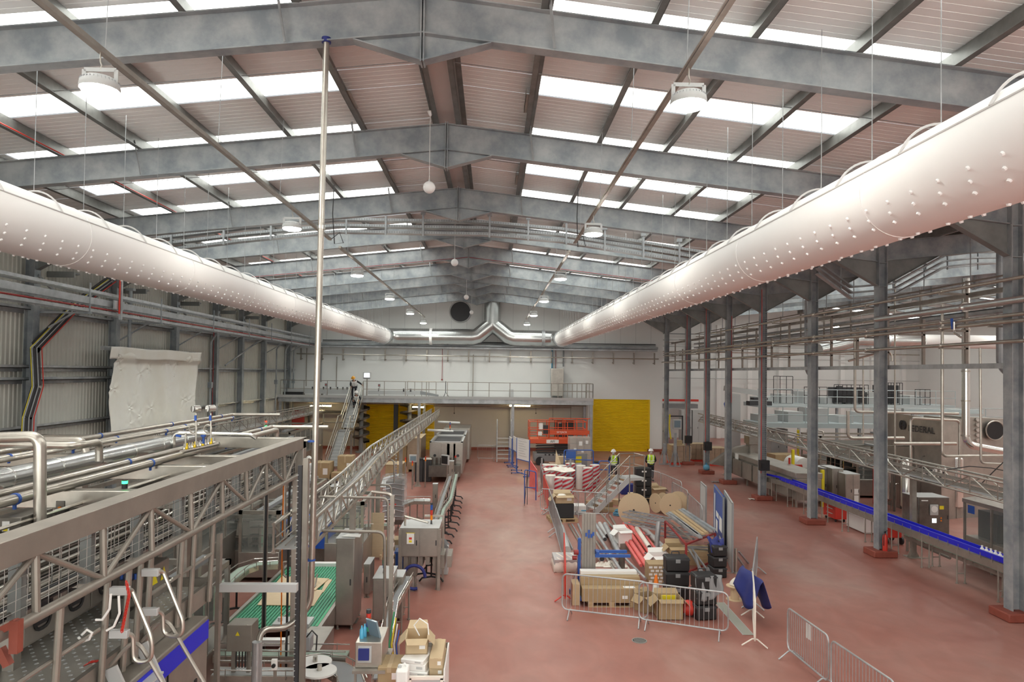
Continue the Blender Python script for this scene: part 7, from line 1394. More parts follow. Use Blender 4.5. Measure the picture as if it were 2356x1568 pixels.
def drum(label,p,r,w_,axis,grp='wooden cable drums',core=None,rz=0,cm='ply'):
 t=T('cable_drum',label,'cable drum',(0,0,0),grp);R=Matrix.Rotation(math.pi/2,4,'Y')if axis=='x' else Matrix.Identity(4)
 def cy(b,z0,z1,rr):b.xf=Matrix.Translation((0,0,r if axis=='x' else w_/2))@R;b.cyl((0,0,z0),(0,0,z1),rr,n=32)
 for s in(-1,1):part('flange','ply',t,lambda b:cy(b,s*w_/2-.012,s*w_/2+.012,r))
 part('core',cm,t,lambda b:cy(b,-w_/2,w_/2,core or r*.45));part('hub_hole','black',t,lambda b:cy(b,-w_/2-.014,w_/2+.014,r*.07));t.location=p;t.rotation_euler=(0,0,rz);return t
drum('largest wooden cable drum standing on edge beside the steel steps',G(1458,1207),.62,.35,'x',rz=1.35)
drum('wooden cable drum on edge with black cable on its core',G(1517,1178),.42,.42,'x',cm='dark',rz=.45);drum('wooden cable drum on edge in front of the rack',G(1543,1185),.46,.35,'x',rz=1.2);drum('wooden cable drum on edge at the right of the group',G(1560,1180),.46,.35,'x',rz=1.25)
drum('small cable drum lying flat in front of the black crates',G(1457,1155),.27,.42,'z',core=.12)
drum('small wooden cable drum topped with white wrap near the front barrier',G(1690,1378),.22,.36,'z',core=.11);q=G(1690,1378);tag(MB().grid(lambda u,v:(q.x+.02+(.14*(1-v**2)+.02*math.sin(u*17))*math.cos(u*6.283),q.y+(.13*(1-v**2))*math.sin(u*6.283),.385+.2*v),20,6).build('white_wrap','roll_white'),'crumpled white wrap on the small cable drum','plastic')
q=G(1427,1185);t=T('rope_coil','coil of blue rope on the floor beside the steps','rope',q)
for k in range(7):part('coil','rope',t,lambda b:b.tube([q+V((.04*math.sin(k*2.1)+(.30-.02*k)*math.cos(a),(.22-.015*k)*math.sin(a),.03+.035*k))for a in[2*math.pi*j/18 for j in range(18)]],.02,5,closed=True))
for i in range(4):
 q=G(1481,1160);t=T('plastic_crate','black plastic crate, %s in the stack beside the steps'%['bottom one','second','third','top one'][i],'crate',(q.x,q.y,.42*i),'stack of black crates');part('crate','black',t,lambda b:b.bx(q.x-.36,q.x+.36,q.y,q.y+.6,.42*i,.42*i+.40),bevel=.02);part('white_marks','paper',t,lambda b:[b.bx(q.x-.1+.14*k,q.x-.02+.14*k,q.y-.006,q.y-.001,.42*i+.22,.42*i+.29)for k in range(2)])
q=G(1460,1140);t=T('blue_grey_crate','dark blue crate left of the stack of black crates','crate',q);part('crate','navy',t,lambda b:b.bx(q.x-.6,q.x+.1,q.y+.3,q.y+.8,0,.5),bevel=.02)
for i,(px,py,s_,rz,tl,lb)in enumerate([(1508,1140,.8,.4,.5,'large torn brown carton leaning beside the black crates'),(1500,1158,.6,-.2,0,'flattened brown carton in front of the torn one'),(1420,1110,.75,.1,0,'brown carton on the floor behind the handrail of the steps'),(1395,1168,.5,.6,.3,'torn brown carton under the steps'),(1420,1160,.45,1.0,.2,'brown carton piece beneath the step platform'),(1362,1165,.5,.3,0,'brown carton behind the foot of the steps'),(1530,1165,.55,.8,.15,'open brown carton beside the cable drums')]):
 p=G(px,py);t=carton(lb,p,(s_,s_*.7,s_*.55),rz,'card' if i%2 else 'card_light','torn cartons in the compound',open_=(i in(0,1,6)),lab=False)
q=G(1408,1178);tag(MB().bx(q.x-.6,q.x+.5,q.y,q.y+.6,0,.1).build('scrap_pallet','wood'),'low pallet with scraps under the step platform','pallet')
t=T('timber_rack','red steel rack frame holding long channels and timber on the right of the compound','rack',G(1590,1270))
qa,qb,qc=G(1530,1262),G(1578,1325),G(1645,1295)
for p_,h in((qa,.95),(qb,.95),(qc,.95)):part('upright','dark_red',t,lambda b:b.bx(p_.x-.03,p_.x+.03,p_.y-.03,p_.y+.03,0,h))
part('rails','dark_red',t,lambda b:(b.bar(qa+V((0,0,.95)),qb+V((0,0,.95)),.05),b.bar(qb+V((0,0,.95)),qc+V((0,0,.95)),.05),b.bar(qa+V((0,0,.1)),qb+V((0,0,.1)),.07),b.bar(qb+V((0,0,.1)),qc+V((0,0,.1)),.05)))
ST=[((1535,1180),(1600,1232),.05,'galv_light'),((1541,1178),(1608,1230),.06,'galv'),((1548,1176),(1618,1228),.05,'wood'),((1556,1174),(1626,1226),.06,'wood'),((1564,1172),(1636,1222),.05,'galv_light'),((1570,1170),(1644,1218),.05,'galv'),((1528,1190),(1590,1240),.04,'steel'),((1545,1186),(1612,1236),.06,'galv_light')]
for i,(a,c,w_,mt)in enumerate(ST):
 z_=1.0+.05*(i%3);p,q=G(*a,z_),G(*c,z_)
 tt=T('long_section','%s long %s lying on the red rack'%(['first','second','third','fourth','fifth','sixth','seventh','eighth'][i],'timber batten' if mt=='wood' else 'steel channel'),'timber' if mt=='wood' else 'channel',p,'long sections on the red rack');part('section',mt,tt,lambda b:b.bar(p,q,w_*2,w_))
LAD=[((1438,1185),(1540,1205)),((1440,1176),(1545,1195)),((1445,1200),(1555,1225))]
for i,(a,c)in enumerate(LAD):
 z_=.75-.1*i;p,q=G(*a,z_),G(*c,z_);d=(q-p).normalized();k=V((-d.y,d.x,0))*.22
 tt=T('cable_ladder_length','%s loose length of cable ladder lying across the drums and rack'%['front','top','lowest'][i],'cable ladder',p,'loose cable ladders');part('side_rails','galv_light',tt,lambda b:(b.bar(p-k,q-k,.02,.06),b.bar(p+k,q+k,.02,.06)));part('rungs','galv_light',tt,lambda b:[b.bar(p.lerp(q,j/12)-k,p.lerp(q,j/12)+k,.02,.02)for j in range(13)])
random.seed(12)
for i in range(14):
 a=G(random.uniform(1480,1570),random.uniform(1225,1290),.1);an=random.uniform(-1.2,.2);ln=random.uniform(.8,2.0);z_=.15+.05*(i%9);p=V((a.x,a.y,z_));q=p+V((math.cos(an)*ln,math.sin(an)*ln,random.uniform(-.02,.12)))
 tt=T('steel_offcut','x','steel bar',p,'tangled steel offcuts by the red rack');tt['label']='steel offcut in the tangled heap beside the red rack';part('bar',random.choice(['galv_light','steel','galv','grey']),tt,lambda b:b.bar(p,q,.05,.035))
for i,(a,c)in enumerate([((1584,1262),(1618,1318)),((1592,1262),(1628,1312)),((1600,1275),(1612,1322)),((1700,1268),(1722,1295)),((1692,1275),(1712,1302))]):
 p,q=G(*a,.55 if i<3 else .5),G(*c,.03);tt=T('leaning_bar','steel bar leaning %s'%['inside the rack, left one','inside the rack, middle one','inside the rack, right one','to the floor behind the white board, right one','to the floor behind the white board, left one'][i],'steel bar',q,'leaning steel bars');part('bar','galv_light',tt,lambda b:b.bar(p,q,.06,.04))
q=G(1610,1300);tag(MB().bx(q.x-.5,q.x+.6,q.y+.0,q.y+.9,.35,.42).bx(q.x-.4,q.x+.5,q.y,q.y+.8,.0,.35).build('plywood_pile','wood'),'plywood and timber pile under the red rack','timber')
def standing(label,pl_,pr_,h,mt,edge='grey',stuff=None):
 a,c=G(*pl_),G(*pr_);t=T('display_board',label,'board',(a+c)/2,'standing boards on the right of the compound');up=V((0,0,h));part('board',mt,t,lambda b:b.bar((a+c)/2+V((0,0,h/2+.03))-(c-a)/2,(a+c)/2+V((0,0,h/2+.03))+(c-a)/2,.04,h))
 part('edge_frame',edge,t,lambda b:(b.bar(a,a+up,.05),b.bar(c,c+up,.05),b.bar(a+up,c+up,.05)))
 d=(c-a).normalized();nrm=V((d.y,-d.x,0));nrm=nrm if nrm.dot(CAM-a)>0 else-nrm
 if stuff:
  for u0,u1,v0,v1 in stuff:part('white_marking','paper',t,lambda b:b.poly([a.lerp(c,u0)+nrm*.03+V((0,0,v0*h)),a.lerp(c,u1)+nrm*.03+V((0,0,v0*h)),a.lerp(c,u1)+nrm*.03+V((0,0,v1*h)),a.lerp(c,u0)+nrm*.03+V((0,0,v1*h))],.005,nrm))
 part('foot','steel_dull',t,lambda b:(b.bar(c-nrm*.35,c+nrm*.35,.05,.03),b.bar(a-nrm*.35,a+nrm*.35,.05,.03)));return t
standing('blue site board with white lettering blocks standing edge-on',(1643,1248),(1664,1290),2.05,'blue',stuff=[(.12,.2,.1,.9),(.32,.6,.55,.64),(.68,.95,.42,.64),(.7,.95,.08,.32),(.3,.5,.3,.5)])
standing('tall grey white board standing in front of the blue site board',(1666,1272),(1685,1318),2.1,'light_grey');standing('narrow grey board standing farther back on the right',(1612,1210),(1624,1226),1.75,'light_grey')
q=G(1693,1318);t=T('short_post','short steel post on a round base beside the grey board','post',q);part('post','steel',t,lambda b:b.cyl(q,q+V((0,0,.75)),.045,n=12));part('base','steel',t,lambda b:b.cyl(q,q+V((0,0,.03)),.12,n=20))
t=T('caution_sign','grey framed yellow caution sign leaning among the film rolls','sign',G(1335,1118));q=G(1335,1108);part('panel','grey',t,lambda b:b.box((q.x,q.y,.9),(.9,.04,1.3),.5));part('yellow_notice','yellow_sign',t,lambda b:b.box((q.x-.12,q.y-.1,1.25),(.4,.02,.34),.5));part('white_notice','paper',t,lambda b:b.box((q.x-.12,q.y-.1,.98),(.4,.02,.16),.5))
t=T('work_stand','low grey tube rail frame in front of the scissor lift','stand',G(1262,1120));a,c=G(1246,1118),G(1312,1122);part('frame','galv_light',t,lambda b:(b.cyl(a,a+V((0,0,1.5)),.05,n=8),b.cyl(c,c+V((0,0,1.5)),.05,n=8),b.cyl(a+V((0,0,1.0)),c+V((0,0,1.0)),.03,n=6)))
# services and machines beyond the column line
t=conveyor('bottle_conveyor','long conveyor with bright blue guide strip running past the column row',[(13.82,14.0,1.05),(13.82,32.0,1.08),(13.50,33.2,1.08)],.24,'grey',1.7,'brown_steel',belt_rail=('belt_blue',-1),hframe=.22)
part('blue_guide','belt_blue',t,lambda b:b.bx(13.67,13.70,14.0,32.0,1.10,1.20),'bright blue guide strip');part('blue_guide','belt_blue',t,lambda b:b.bx(13.94,13.96,14.0,32.0,1.14,1.26),'bright blue guide strip')
conveyor('bottle_conveyor','lower green chain conveyor beside the blue railed one',[(14.25,14.0,.66),(14.25,23.0,.66)],.24,'green',3.0,'steel_dull')
bot=None
for i in range(9):
 y=17.5+i*.17;lb='white plastic bottle on the blue railed conveyor, %s in the row of nine'%ORD[i]
 if bot is None:
  bot=T('plastic_bottle',lb,'bottle',(0,0,0),'white bottles on the blue conveyor');part('bottle','nozzle',bot,lambda b:b.lathe([(.055,0),(.062,.02),(.062,.15),(.04,.20),(.022,.22),(.022,.25)],n=12));part('cap','paper',bot,lambda b:b.lathe([(.026,.24),(.026,.27)],n=10));bot.location=(13.82,y,1.06)
 else:copy_tree(bot,(13.82,y,1.06),label=lb)
truss('conveyor_gantry','long lattice gantry running behind the columns on the right',[(14.25,13,3.12),(14.25,24,3.2),(14.3,46,3.4)],.52,.5,'steel',1.15,.065,cat='gantry',lanes=4)
t=T('gantry_stands','row of stands on base plates under the right hand gantry','stand',(14,22.3,0));[stand(t,p_,2.7,.15,'steel_dull',True,.45)for p_ in((14.2,22.6,0),(14.25,29.9,0),(14.28,41,0),(14.3,45,0),(14.25,15,0))]
t=T('pipe_rack','row of J shaped hanger brackets and channel rail along the column row','pipe rack',(13.3,30,6.3))
part('channel_rail','galv_light',t,lambda b:b.bx(13.4,13.5,14.5,52,6.28,6.42));part('upper_rail','steel_dull',t,lambda b:b.bx(13.75,13.82,14.5,52,8.35,8.48))
y=15.3;k=0
while y<52:
 part('hanger','steel_dull',t,lambda b:(b.bx(13.60,13.68,y,y+.08,6.3,8.45 if k%2==0 else 7.85),b.bx(13.5,13.68,y,y+.08,6.3,6.36),[b.bx(12.84,13.68,y,y+.06,z,z+.05)for z in((6.84,7.34,8.4)if k%2==0 else(7.34,))]),smooth=False);y+=1.95;k+=1
for i,(x,z,r,y0,y1,mt,lb)in enumerate([(12.92,8.5,.045,13,40,'steel','top pipe of the rack along the column row'),(13.75,8.05,.04,22.5,45,'steel','thin second pipe of the rack along the column row'),(12.92,7.60,.05,13,51,'steel','upper of two bright pipes crossing in front of the columns'),(12.92,7.44,.055,13,51,'steel','lower of two bright pipes crossing in front of the columns'),(12.92,6.94,.05,13,51.5,'steel','lowest bright pipe crossing in front of the columns'),(12.88,7.95,.10,12,22.5,'spiral','fat foil clad pipe at the right edge of the rack')]):
 t=T('rack_pipe',lb,'pipe',(x,y0,z),'pipes on the column side rack');part('pipe',mt,t,lambda b:b.tube([(x,y0,z),(x,y1,z)],r,12));part('couplings','steel_bright',t,lambda b:[b.cyl((x,y0+2.3+3.9*j,z),(x,y0+2.36+3.9*j,z),r*1.35,n=10)for j in range(int((y1-y0)/3.9))])
t=T('pipe_valve','small valve with blue handle on the bright rack pipes','valve',(12.9,20.6,7.5));q=PXX(2195,740,12.82);part('body','steel_bright',t,lambda b:b.pipe([q,q+V((0,0,-.3)),q+V((0,-.3,-.45))],.03,8,.08));part('blue_handle','label_blue',t,lambda b:b.bar(q+V((0,.1,.1)),q+V((0,.05,-.2)),.05))
def dp(lb,pts,Y,r,mt='steel'):
 t=T('drop_pipe',lb,'pipe',PY(*pts[-1],Y),'drop pipes beyond the columns');part('pipe',mt,t,lambda b:b.pipe([PY(a,c,Y)for a,c in pts],r,10,r*4));return t
dp('steel pipe dropping beside the second column and turning right',[(1967,770),(1967,947),(2205,951)],27,.05);dp('steel pipe just right of the dropping one',[(1952,830),(2040,806),(2052,815),(2052,830)],26,.04);dp('steel pipe loop with square corners left of the second column',[(1951,945),(1951,1008),(2080,1007)],27,.06);dp('steel pipe bending above the machine lettering',[(2095,1090),(2095,961),(2208,967),(2208,1080)],25.5,.045)
dp('long steel pipe dropping between the second and first column, turning right',[(2168,700),(2168,1049),(2330,1048)],22,.045);dp('thin steel pipe right of the long dropping one',[(2255,800),(2257,1065),(2330,1068)],21,.035);dp('thin vertical pipe left of the second column',[(1986,820),(1986,1020)],28,.03);dp('thin vertical pipe right of the second column',[(2059,640),(2059,1045)],26,.03);dp('horizontal steel pipe pair in front of the lettered machine',[(2056,1020),(2200,1020)],25,.06)
t=T('foil_duct','large shiny silver duct dropping and turning right in front of the lettered machine','air duct',PY(2222,1030,23.5));part('duct','steel_bright',t,lambda b:b.pipe([PY(2222,640,23.5),PY(2222,1022,23.5),PY(2330,1042,23.5)],.125,20,.35));part('joint_rings','steel',t,lambda b:[b.cyl(PY(2222,y_,23.5),PY(2222,y_+3,23.5),.145,n=20)for y_ in(705,757,852,920,1000)])
dp('grey rainwater pipe beside the fourth column with a bent foot',[(1854,690),(1855,855),(1875,875)],29.5,.07,'galv');dp('grey rainwater pipe near the right edge with a bent foot',[(2300,580),(2300,843),(2326,866)],22,.10,'galv')
tag(MB().tube([PY(2324,1048,20),PY(2285,1085,20),PY(2260,1110,20)],.015,6).build('black_cable','black'),'black cable sloping over the right hand gantry','cable')
tag(MB().tube([PY(2180,1080+0,20),PY(2230,1072,20),PY(2280,1076,20),PY(2325,1085,20)],.015,6).build('black_cable','black'),'black cable drooping along the right hand gantry','cable')
t=T('high_catwalk','high catwalk with posts and stacked trays beyond the column row','catwalk',(15.6,30,8.2))
part('tray_stack','galv_light',t,lambda b:[b.bx(15.5,15.9,16,52,z,z+.10)for z in(7.75,8.05,8.35)]);part('deck','grey',t,lambda b:b.bx(15.9,16.6,16,52,8.2,8.25));part('top_rail','steel_dull',t,lambda b:(b.cyl((15.5,16,9.15),(15.5,52,9.15),.03),b.cyl((15.5,16,8.75),(15.5,52,8.75),.025)))
y=17
while y<52:part('post','steel_dull',t,lambda b:b.bx(15.47,15.53,y,y+.06,7.7,9.2));part('hanger','galv',t,lambda b:b.cyl((15.6,y,9.2),(15.6,y,zr(15.6)+.1),.02,n=5));y+=2.4
for i,(pts,Y)in enumerate([([(1880,603),(1958,660),(2055,652),(2172,588),(2240,580),(2335,578)],24.2)]):
 t=T('tray_stack','perforated trays dipping between the two roofs beyond the columns','cable tray',PY(*pts[2],Y))
 for k in range(3):part('perforated_tray','galv_light',t,lambda b:[b.bar(PY(a[0],a[1]+13*k,Y),PY(c[0],c[1]+13*k,Y),.25,.05)for a,c in zip(pts,pts[1:])],smooth=False)
 for a in(1935,2055,2130,2180,2250):part('hanger_strut','galv',t,lambda b:b.cyl(PY(a,560,Y),PY(a,668 if a<2100 else 620,Y),.025,n=5))
t=T('spiral_duct','shiny steel duct crossing the far right hall with a white fabric continuation','air duct',(24,40,8.2));part('steel_length','spiral',t,lambda b:b.tube([(19.5,40,7.6),(20.8,40,7.9),(21.8,40,8.2),(25.7,40,8.2)],.36,24));part('fabric_length','fabric_duct',t,lambda b:b.tube([(25.7,40,8.2),(40,40,8.2)],.40,24));part('clamp_band','galv_light',t,lambda b:b.cyl((23.4,40,8.2),(23.6,40,8.2),.38,n=24));part('wires','galv_light',t,lambda b:[b.cyl((x,40,8.5),(x,40,zr(x)),.01,n=4)for x in(22,25,28,31,34)])
for i,(z,r,mt)in enumerate([(9.9,.05,'grey'),(9.3,.06,'light_grey'),(8.7,.05,'light_grey'),(8.2,.06,'steel'),(7.6,.04,'light_grey'),(5.7,.04,'light_grey')]):tag(MB().tube([(13.8,64.3,z),(41,64.3,z)],r,6).build('wall_pipe',mt),'%s pipe from the top running along the white far right wall'%ORD[i].replace('nearest','first'),'pipe','pipes on the far right wall')
tag(MB().bx(13.4,19.2,62.8,63.0,3.55,3.75).build('red_pipe','red'),'bright red pipe band low on the far right wall','pipe');tag(MB().bx(13.4,19.2,63.0,64.4,1.0+1.9,3.3).build('grey_bulkhead','grey'),'grey bulkhead below the red pipe band','bulkhead')
m_=mat('pale_blue',(.50,.58,.60),.4,.3)
def walkway(lb,x0,x1,y0,y1,z):
 t=T('walkway',lb,'walkway',((x0+x1)/2,y0,z),'pale walkways in the far right hall');part('deck','pale_blue',t,lambda b:b.bx(x0,x1,y0,y1,z-.3,z));part('handrail','pale_blue',t,lambda b:[b.cyl((x0,y0,z+h),(x1,y0,z+h),.03,n=6)for h in(.55,1.1)]);n_=int((x1-x0)/1.5)
 for k in range(n_+1):x=x0+(x1-x0)*k/n_;part('post','pale_blue',t,lambda b:b.cyl((x,y0,z),(x,y0,z+1.1),.03,n=6))
 for k in range(n_//2+1):x=x0+.3+(x1-x0-.6)*k/max(1,n_//2);part('support_leg','galv',t,lambda b:b.bx(x-.08,x+.08,y0+.1,y0+.26,0,z-.3))
 part('equipment','light_grey',t,lambda b:[b.bx(x0+.5+1.7*k,x0+1.5+1.7*k,y0+.8,y1,z,z+.45+.25*(k%3))for k in range(int((x1-x0-1)/1.7))])
walkway('pale blue railed walkway with machinery running across the far right hall',17.5,34.0,44.0,47.0,2.95);walkway('higher walkway behind with black caged machinery',20.5,36,52,55,3.9)
def bars(t,x0,x1,y0,y1,z0,z1,nx,mt='black'):part('cage_bars',mt,t,lambda b:([b.cyl((x0+(x1-x0)*k/nx,y0,z0),(x0+(x1-x0)*k/nx,y0,z1),.025,n=5)for k in range(nx+1)],[b.cyl((x0,y0,z),(x1,y0,z),.025,n=5)for z in(z0,(z0+z1)/2,z1)]))
for i,(x0,x1,y0,z0,z1,f_,lb)in enumerate([(26.6,29.3,52.3,3.9,5.4,True,'black caged machine on the high walkway left of the second column'),(21.8,23.3,52.2,3.9,6.0,False,'tall thin black frame behind the carton on the far walkway'),(24.2,26.0,52.2,3.9,5.2,False,'low black frame beside the grey robot on the high walkway'),(30.2,32.0,52.3,3.9,5.6,True,'black equipment rack right of the caged machine'),(33.0,34.2,52.3,3.9,5.1,False,'short black railing at the right end of the high walkway')]):
 t=T('caged_machine',lb,'machine',(x0,y0,z0),'black frames on the high walkway');bars(t,x0,x1,y0,y0+1,z0,z1,8 if f_ else 3)
 if f_:part('machinery','dark',t,lambda b:(b.bx(x0+.1,x1-.1,y0+.3,y0+1.2,z0+.1,z1-.2),b.bx(x0+.3,x0+.7,y0+.1,y0+.3,z0+.3,z1-.1)))
t=T('palletising_robot','grey palletising robot arm high behind the third column','robot',(17.5,48,0));part('tower','light_grey',t,lambda b:b.bx(17.0,17.7,48,48.7,0,4.7),bevel=.03);part('arm','light_grey',t,lambda b:b.bar((16.6,48.2,5.1),(19.3,48.2,4.75),.4,.35));part('gripper','dark',t,lambda b:(b.bx(18.3,19.9,47.9,48.6,3.9,4.2),b.bx(18.6,19.6,47.9,48.6,4.3,4.45)));part('blue_hoses','label_blue',t,lambda b:b.tube([(16.8,47.9,4.6),(16.5,47.9,4.0),(16.7,47.9,3.2)],.06,6))
for i,(px0,px1,yb,h,d)in enumerate([(1545,1585,1068,1.25,1.2),(1590,1624,1061,1.2,1.0),(1630,1672,1071,1.15,1.3)]):
 a,c=G(px0,yb),G(px1,yb);t=T('wrapped_pallet','%s film wrapped pallet of cartons between the far columns'%['left','middle','right'][i],'pallet load',((a.x+c.x)/2,a.y,0),'wrapped pallets between the far columns')
 part('cartons','card_wrap',t,lambda b:[b.bx(a.x+(c.x-a.x)*j/3+.01,a.x+(c.x-a.x)*(j+1)/3-.01,a.y,a.y+d,.14+k*(h-.14)/3,.13+(k+1)*(h-.14)/3)for j in range(3)for k in range(3)]);part('top_board','card_light',t,lambda b:b.bx(a.x,c.x,a.y,a.y+d,h,h+.03));part('base','red',t,lambda b:b.bx(a.x,c.x,a.y,a.y+d,0,.12))
a=G(1618,1040);carton('small brown carton on top of the wrapped pallets',(G(1565,1068).x,G(1565,1068).y+.5,1.282),(.45,.4,.3),0,'card_light',lab=False)
for i,(px,py)in enumerate([(1528,1068),(1553,1073)]):
 p=G(px,py);t=T('barrier_prop','%s tall steel frame prop standing in front of the wrapped pallets'%['left','right'][i],'stand',p,'steel props');part('mast','galv',t,lambda b:b.bx(p.x-.08,p.x+.08,p.y-.08,p.y+.08,0,2.2 if i else 1.4));part('legs','galv',t,lambda b:(b.bar((p.x-.35,p.y,.03),(p.x,p.y,1.3),.05),b.bar((p.x+.35,p.y,.03),(p.x,p.y,1.3),.05),b.bar((p.x-.35,p.y,.03),(p.x+.35,p.y,.03),.06)))
for i,(px0,px1,y0_,h,lb)in enumerate([(1568,1592,58,3.0,'tall grey electrical cabinet behind the red striped column, left'),(1594,1622,58,3.0,'tall grey electrical cabinet behind the red striped column, right'),(1775,1813,46,2.4,'grey electrical cabinet behind the large brown carton'),(1524,1528,56,2.7,'grey cabinet beside the end of the white wall')]):
 a,c=PY(px0,900,y0_),PY(px1,900,y0_);cabinet('electrical_cabinet',lb,a.x,c.x,y0_,y0_+.8,0,h,'light_grey',2 if i<3 else 1,grp='grey electrical cabinets')
a=PY(1555,985,55);t=T('operator_terminal','black framed operator terminal with pale screen behind the far columns','monitor',(a.x,55,0));part('frame','dark',t,lambda b:(b.bx(a.x-.9,a.x-.8,55,55.1,0,2.7),b.bx(a.x+.5,a.x+.6,55,55.1,0,2.7),b.bx(a.x-.9,a.x+.6,55,55.1,2.6,2.7)));part('terminal','light_grey',t,lambda b:b.bx(a.x-.25,a.x+.45,54.9,55.05,1.6,2.4),bevel=.03);part('screen','screen',t,lambda b:b.bx(a.x-.15,a.x+.35,54.88,54.9,1.75,2.3));part('yellow_hose','yellow_sign',t,lambda b:b.tube([(a.x-.5,55,2.8),(a.x-.55,55,1.8),(a.x-.4,55,.8)],.06,6))
q=V((13.1,YF[6]-.3,.22));t=T('blue_bag','shiny blue plastic bag on the foot of the fourth visible column','bag',q);part('bag','rope',t,lambda b:b.ball(q+V((0,0,.19)),.2,16,.9));part('knot','rope',t,lambda b:b.lathe([(.03,.36),(.06,.46)],q,8))
for i,(px,py,s)in enumerate([(1739,1150,.28),(1650,1110,.3)]):
 p=G(px,py);tag(MB().grid(lambda u,v:(p.x-.3+s*2*u,p.y+.25*v,.015+.04*abs(math.sin(u*9+v*7))),8,5).build('litter','roll_white' if i==0 else 'grey'),['scraps of paper litter beside a column plinth','grey scrap piece beside the bagged column foot'][i],'litter')
t=T('tunnel_machine','long low brown stainless machine with clamps between the columns','machine',(14.6,34,0));a=G(1672,1116)
part('casing','brown_steel',t,lambda b:b.bx(13.95,15.10,30.8,40.0,.35,1.35),bevel=.02);part('top_cover','steel_sheet',t,lambda b:b.bx(13.90,15.15,30.8,40.0,1.35,1.6),bevel=.02)
for k in range(6):y=31.2+1.5*k;part('access_panel','brown_steel',t,lambda b:b.bx(13.92,13.745,y,y+1.3,.45,1.3),bevel=.005)
[part('leg','steel_dull',t,lambda b:b.bx(x,x+.08,y,y+.08,0,.35))for x in(14.00,14.95)for y in(31,34,37,39.8)];part('paper_tags','paper',t,lambda b:(b.bx(13.90,13.91,34.2,34.7,1.0,1.3),b.bx(13.89,13.90,38,38.5,1.3,1.6)))
t=T('hopper_elevator','brown stainless hopper with flared top beyond the long low machine','hopper',(17,40,0));a,c=PY(1722,1010,39),PY(1748,1050,39);part('flared_top','steel_sheet',t,lambda b:b.loft((a.x+.35,39,2.1),(a.x+.35,39,2.55),[(-.45,-.4),(.45,-.4),(.45,.4),(-.45,.4)],V((0,1,0))));part('body','steel_sheet',t,lambda b:b.bx(a.x,a.x+.65,38.7,39.4,0,2.1));part('curved_chute','brown_steel',t,lambda b:b.poly([(a.x-2.2,38.9,.9),(a.x,38.9,.6),(a.x,38.9,2.0),(a.x-.6,38.9,1.9),(a.x-1.4,38.9,1.5)],.5,(0,1,0)))
p=G(1808,1086);pallet('blue pallet under the large brown carton beyond the columns',p+V((0,.6,0)),1.9,1.3,.15,'navy');carton('large brown carton with sloping sides on the blue pallet beyond the columns',p+V((0,.6,.145)),(1.55,1.1,.95),.15,'card',lab=False)
for i,(px,py,h)in enumerate([(1824,1112,1.9),(1930,1082,1.6),(2098,1120,1.8),(1836,1060,2.2),(1892,1165,1.7)]):
 p=G(px,py);tag(MB().bx(p.x-.07,p.x+.07,p.y-.07,p.y+.07,0,h).build('yellow_post','yellow_sign',bevel=.01),'%s guarding the machines beyond the columns'%['yellow post beside the large carton','short yellow post right of the fourth column','yellow post right of the second column','yellow post far behind the third column','yellow post at the edge of the steel cabinets'][i],'post','yellow posts')
barrier(BR,G(1822,1112),G(1846,1112),'red mesh barrier behind the blue railed conveyor','far barriers')
p=G(1855,1105);t=T('white_hood','white domed hood machine behind the third column','machine',p);part('hood','paper',t,lambda b:b.cyl((p.x-.1,p.y,.75),(p.x-.1,p.y+1.6,.75),.55,n=24));part('base','paper',t,lambda b:b.bx(p.x-.65,p.x+.45,p.y,p.y+1.6,0,.75),bevel=.03)
for i,(px0,px1,yb,h,d,lb)in enumerate([(1893,1912,1160,1.7,1.0,'dark stainless cabinet right of the third column'),(1915,1940,1165,1.75,1.2,'wide stainless cabinet with plain doors right of the third column'),(1945,1978,1172,1.6,1.2,'stainless cabinet with white notices beside the second column'),(2113,2183,1240,1.55,1.0,'dark stainless control cabinet with round chart recorder')]):
 t,a,c=footrect(px0,px1,yb,d,lb,h,'process_cabinet',doors=1 if i==3 else 2,mt='steel_sheet' if i<3 else 'steel_dark',grp='stainless cabinets beyond the columns')
 if i==2:part('notice','paper',t,lambda b:(b.bx(c.x-.28,c.x-.08,a.y-.03,a.y-.022,.7,.95),b.bx(c.x-.28,c.x-.08,a.y-.03,a.y-.022,.35,.65)))
 if i==3:
  m=(a.x+c.x)/2;part('chart_recorder','light_grey',t,lambda b:b.bx(m-.18,m+.14,a.y-.06,a.y-.02,.9,1.3),bevel=.02);part('chart_dial','paper',t,lambda b:b.cyl((m-.02,a.y-.07,1.13),(m-.02,a.y-.06,1.13),.12,n=24));part('yellow_label','yellow_sign',t,lambda b:b.bx(m+.2,m+.36,a.y-.03,a.y-.02,1.12,1.25));part('screen','screen_on',t,lambda b:b.bx(m-.08,m+.08,a.y-.03,a.y-.02,.62,.78));part('orange_lamps','amber',t,lambda b:(b.cyl((m+.26,a.y-.03,.8),(m+.26,a.y-.02,.8),.03),b.cyl((m+.26,a.y-.03,.7),(m+.26,a.y-.02,.7),.03)));part('name_strip','paper',t,lambda b:b.bx(a.x+.1,a.x+.35,a.y-.03,a.y-.02,1.42,1.46))
p=G(2145,1160);cabinet('process_cabinet','light stainless box on legs behind the chart recorder cabinet',p.x-.45,p.x+.4,p.y,p.y+.6,1.0,1.9,'steel',1,grp='stainless cabinets beyond the columns')
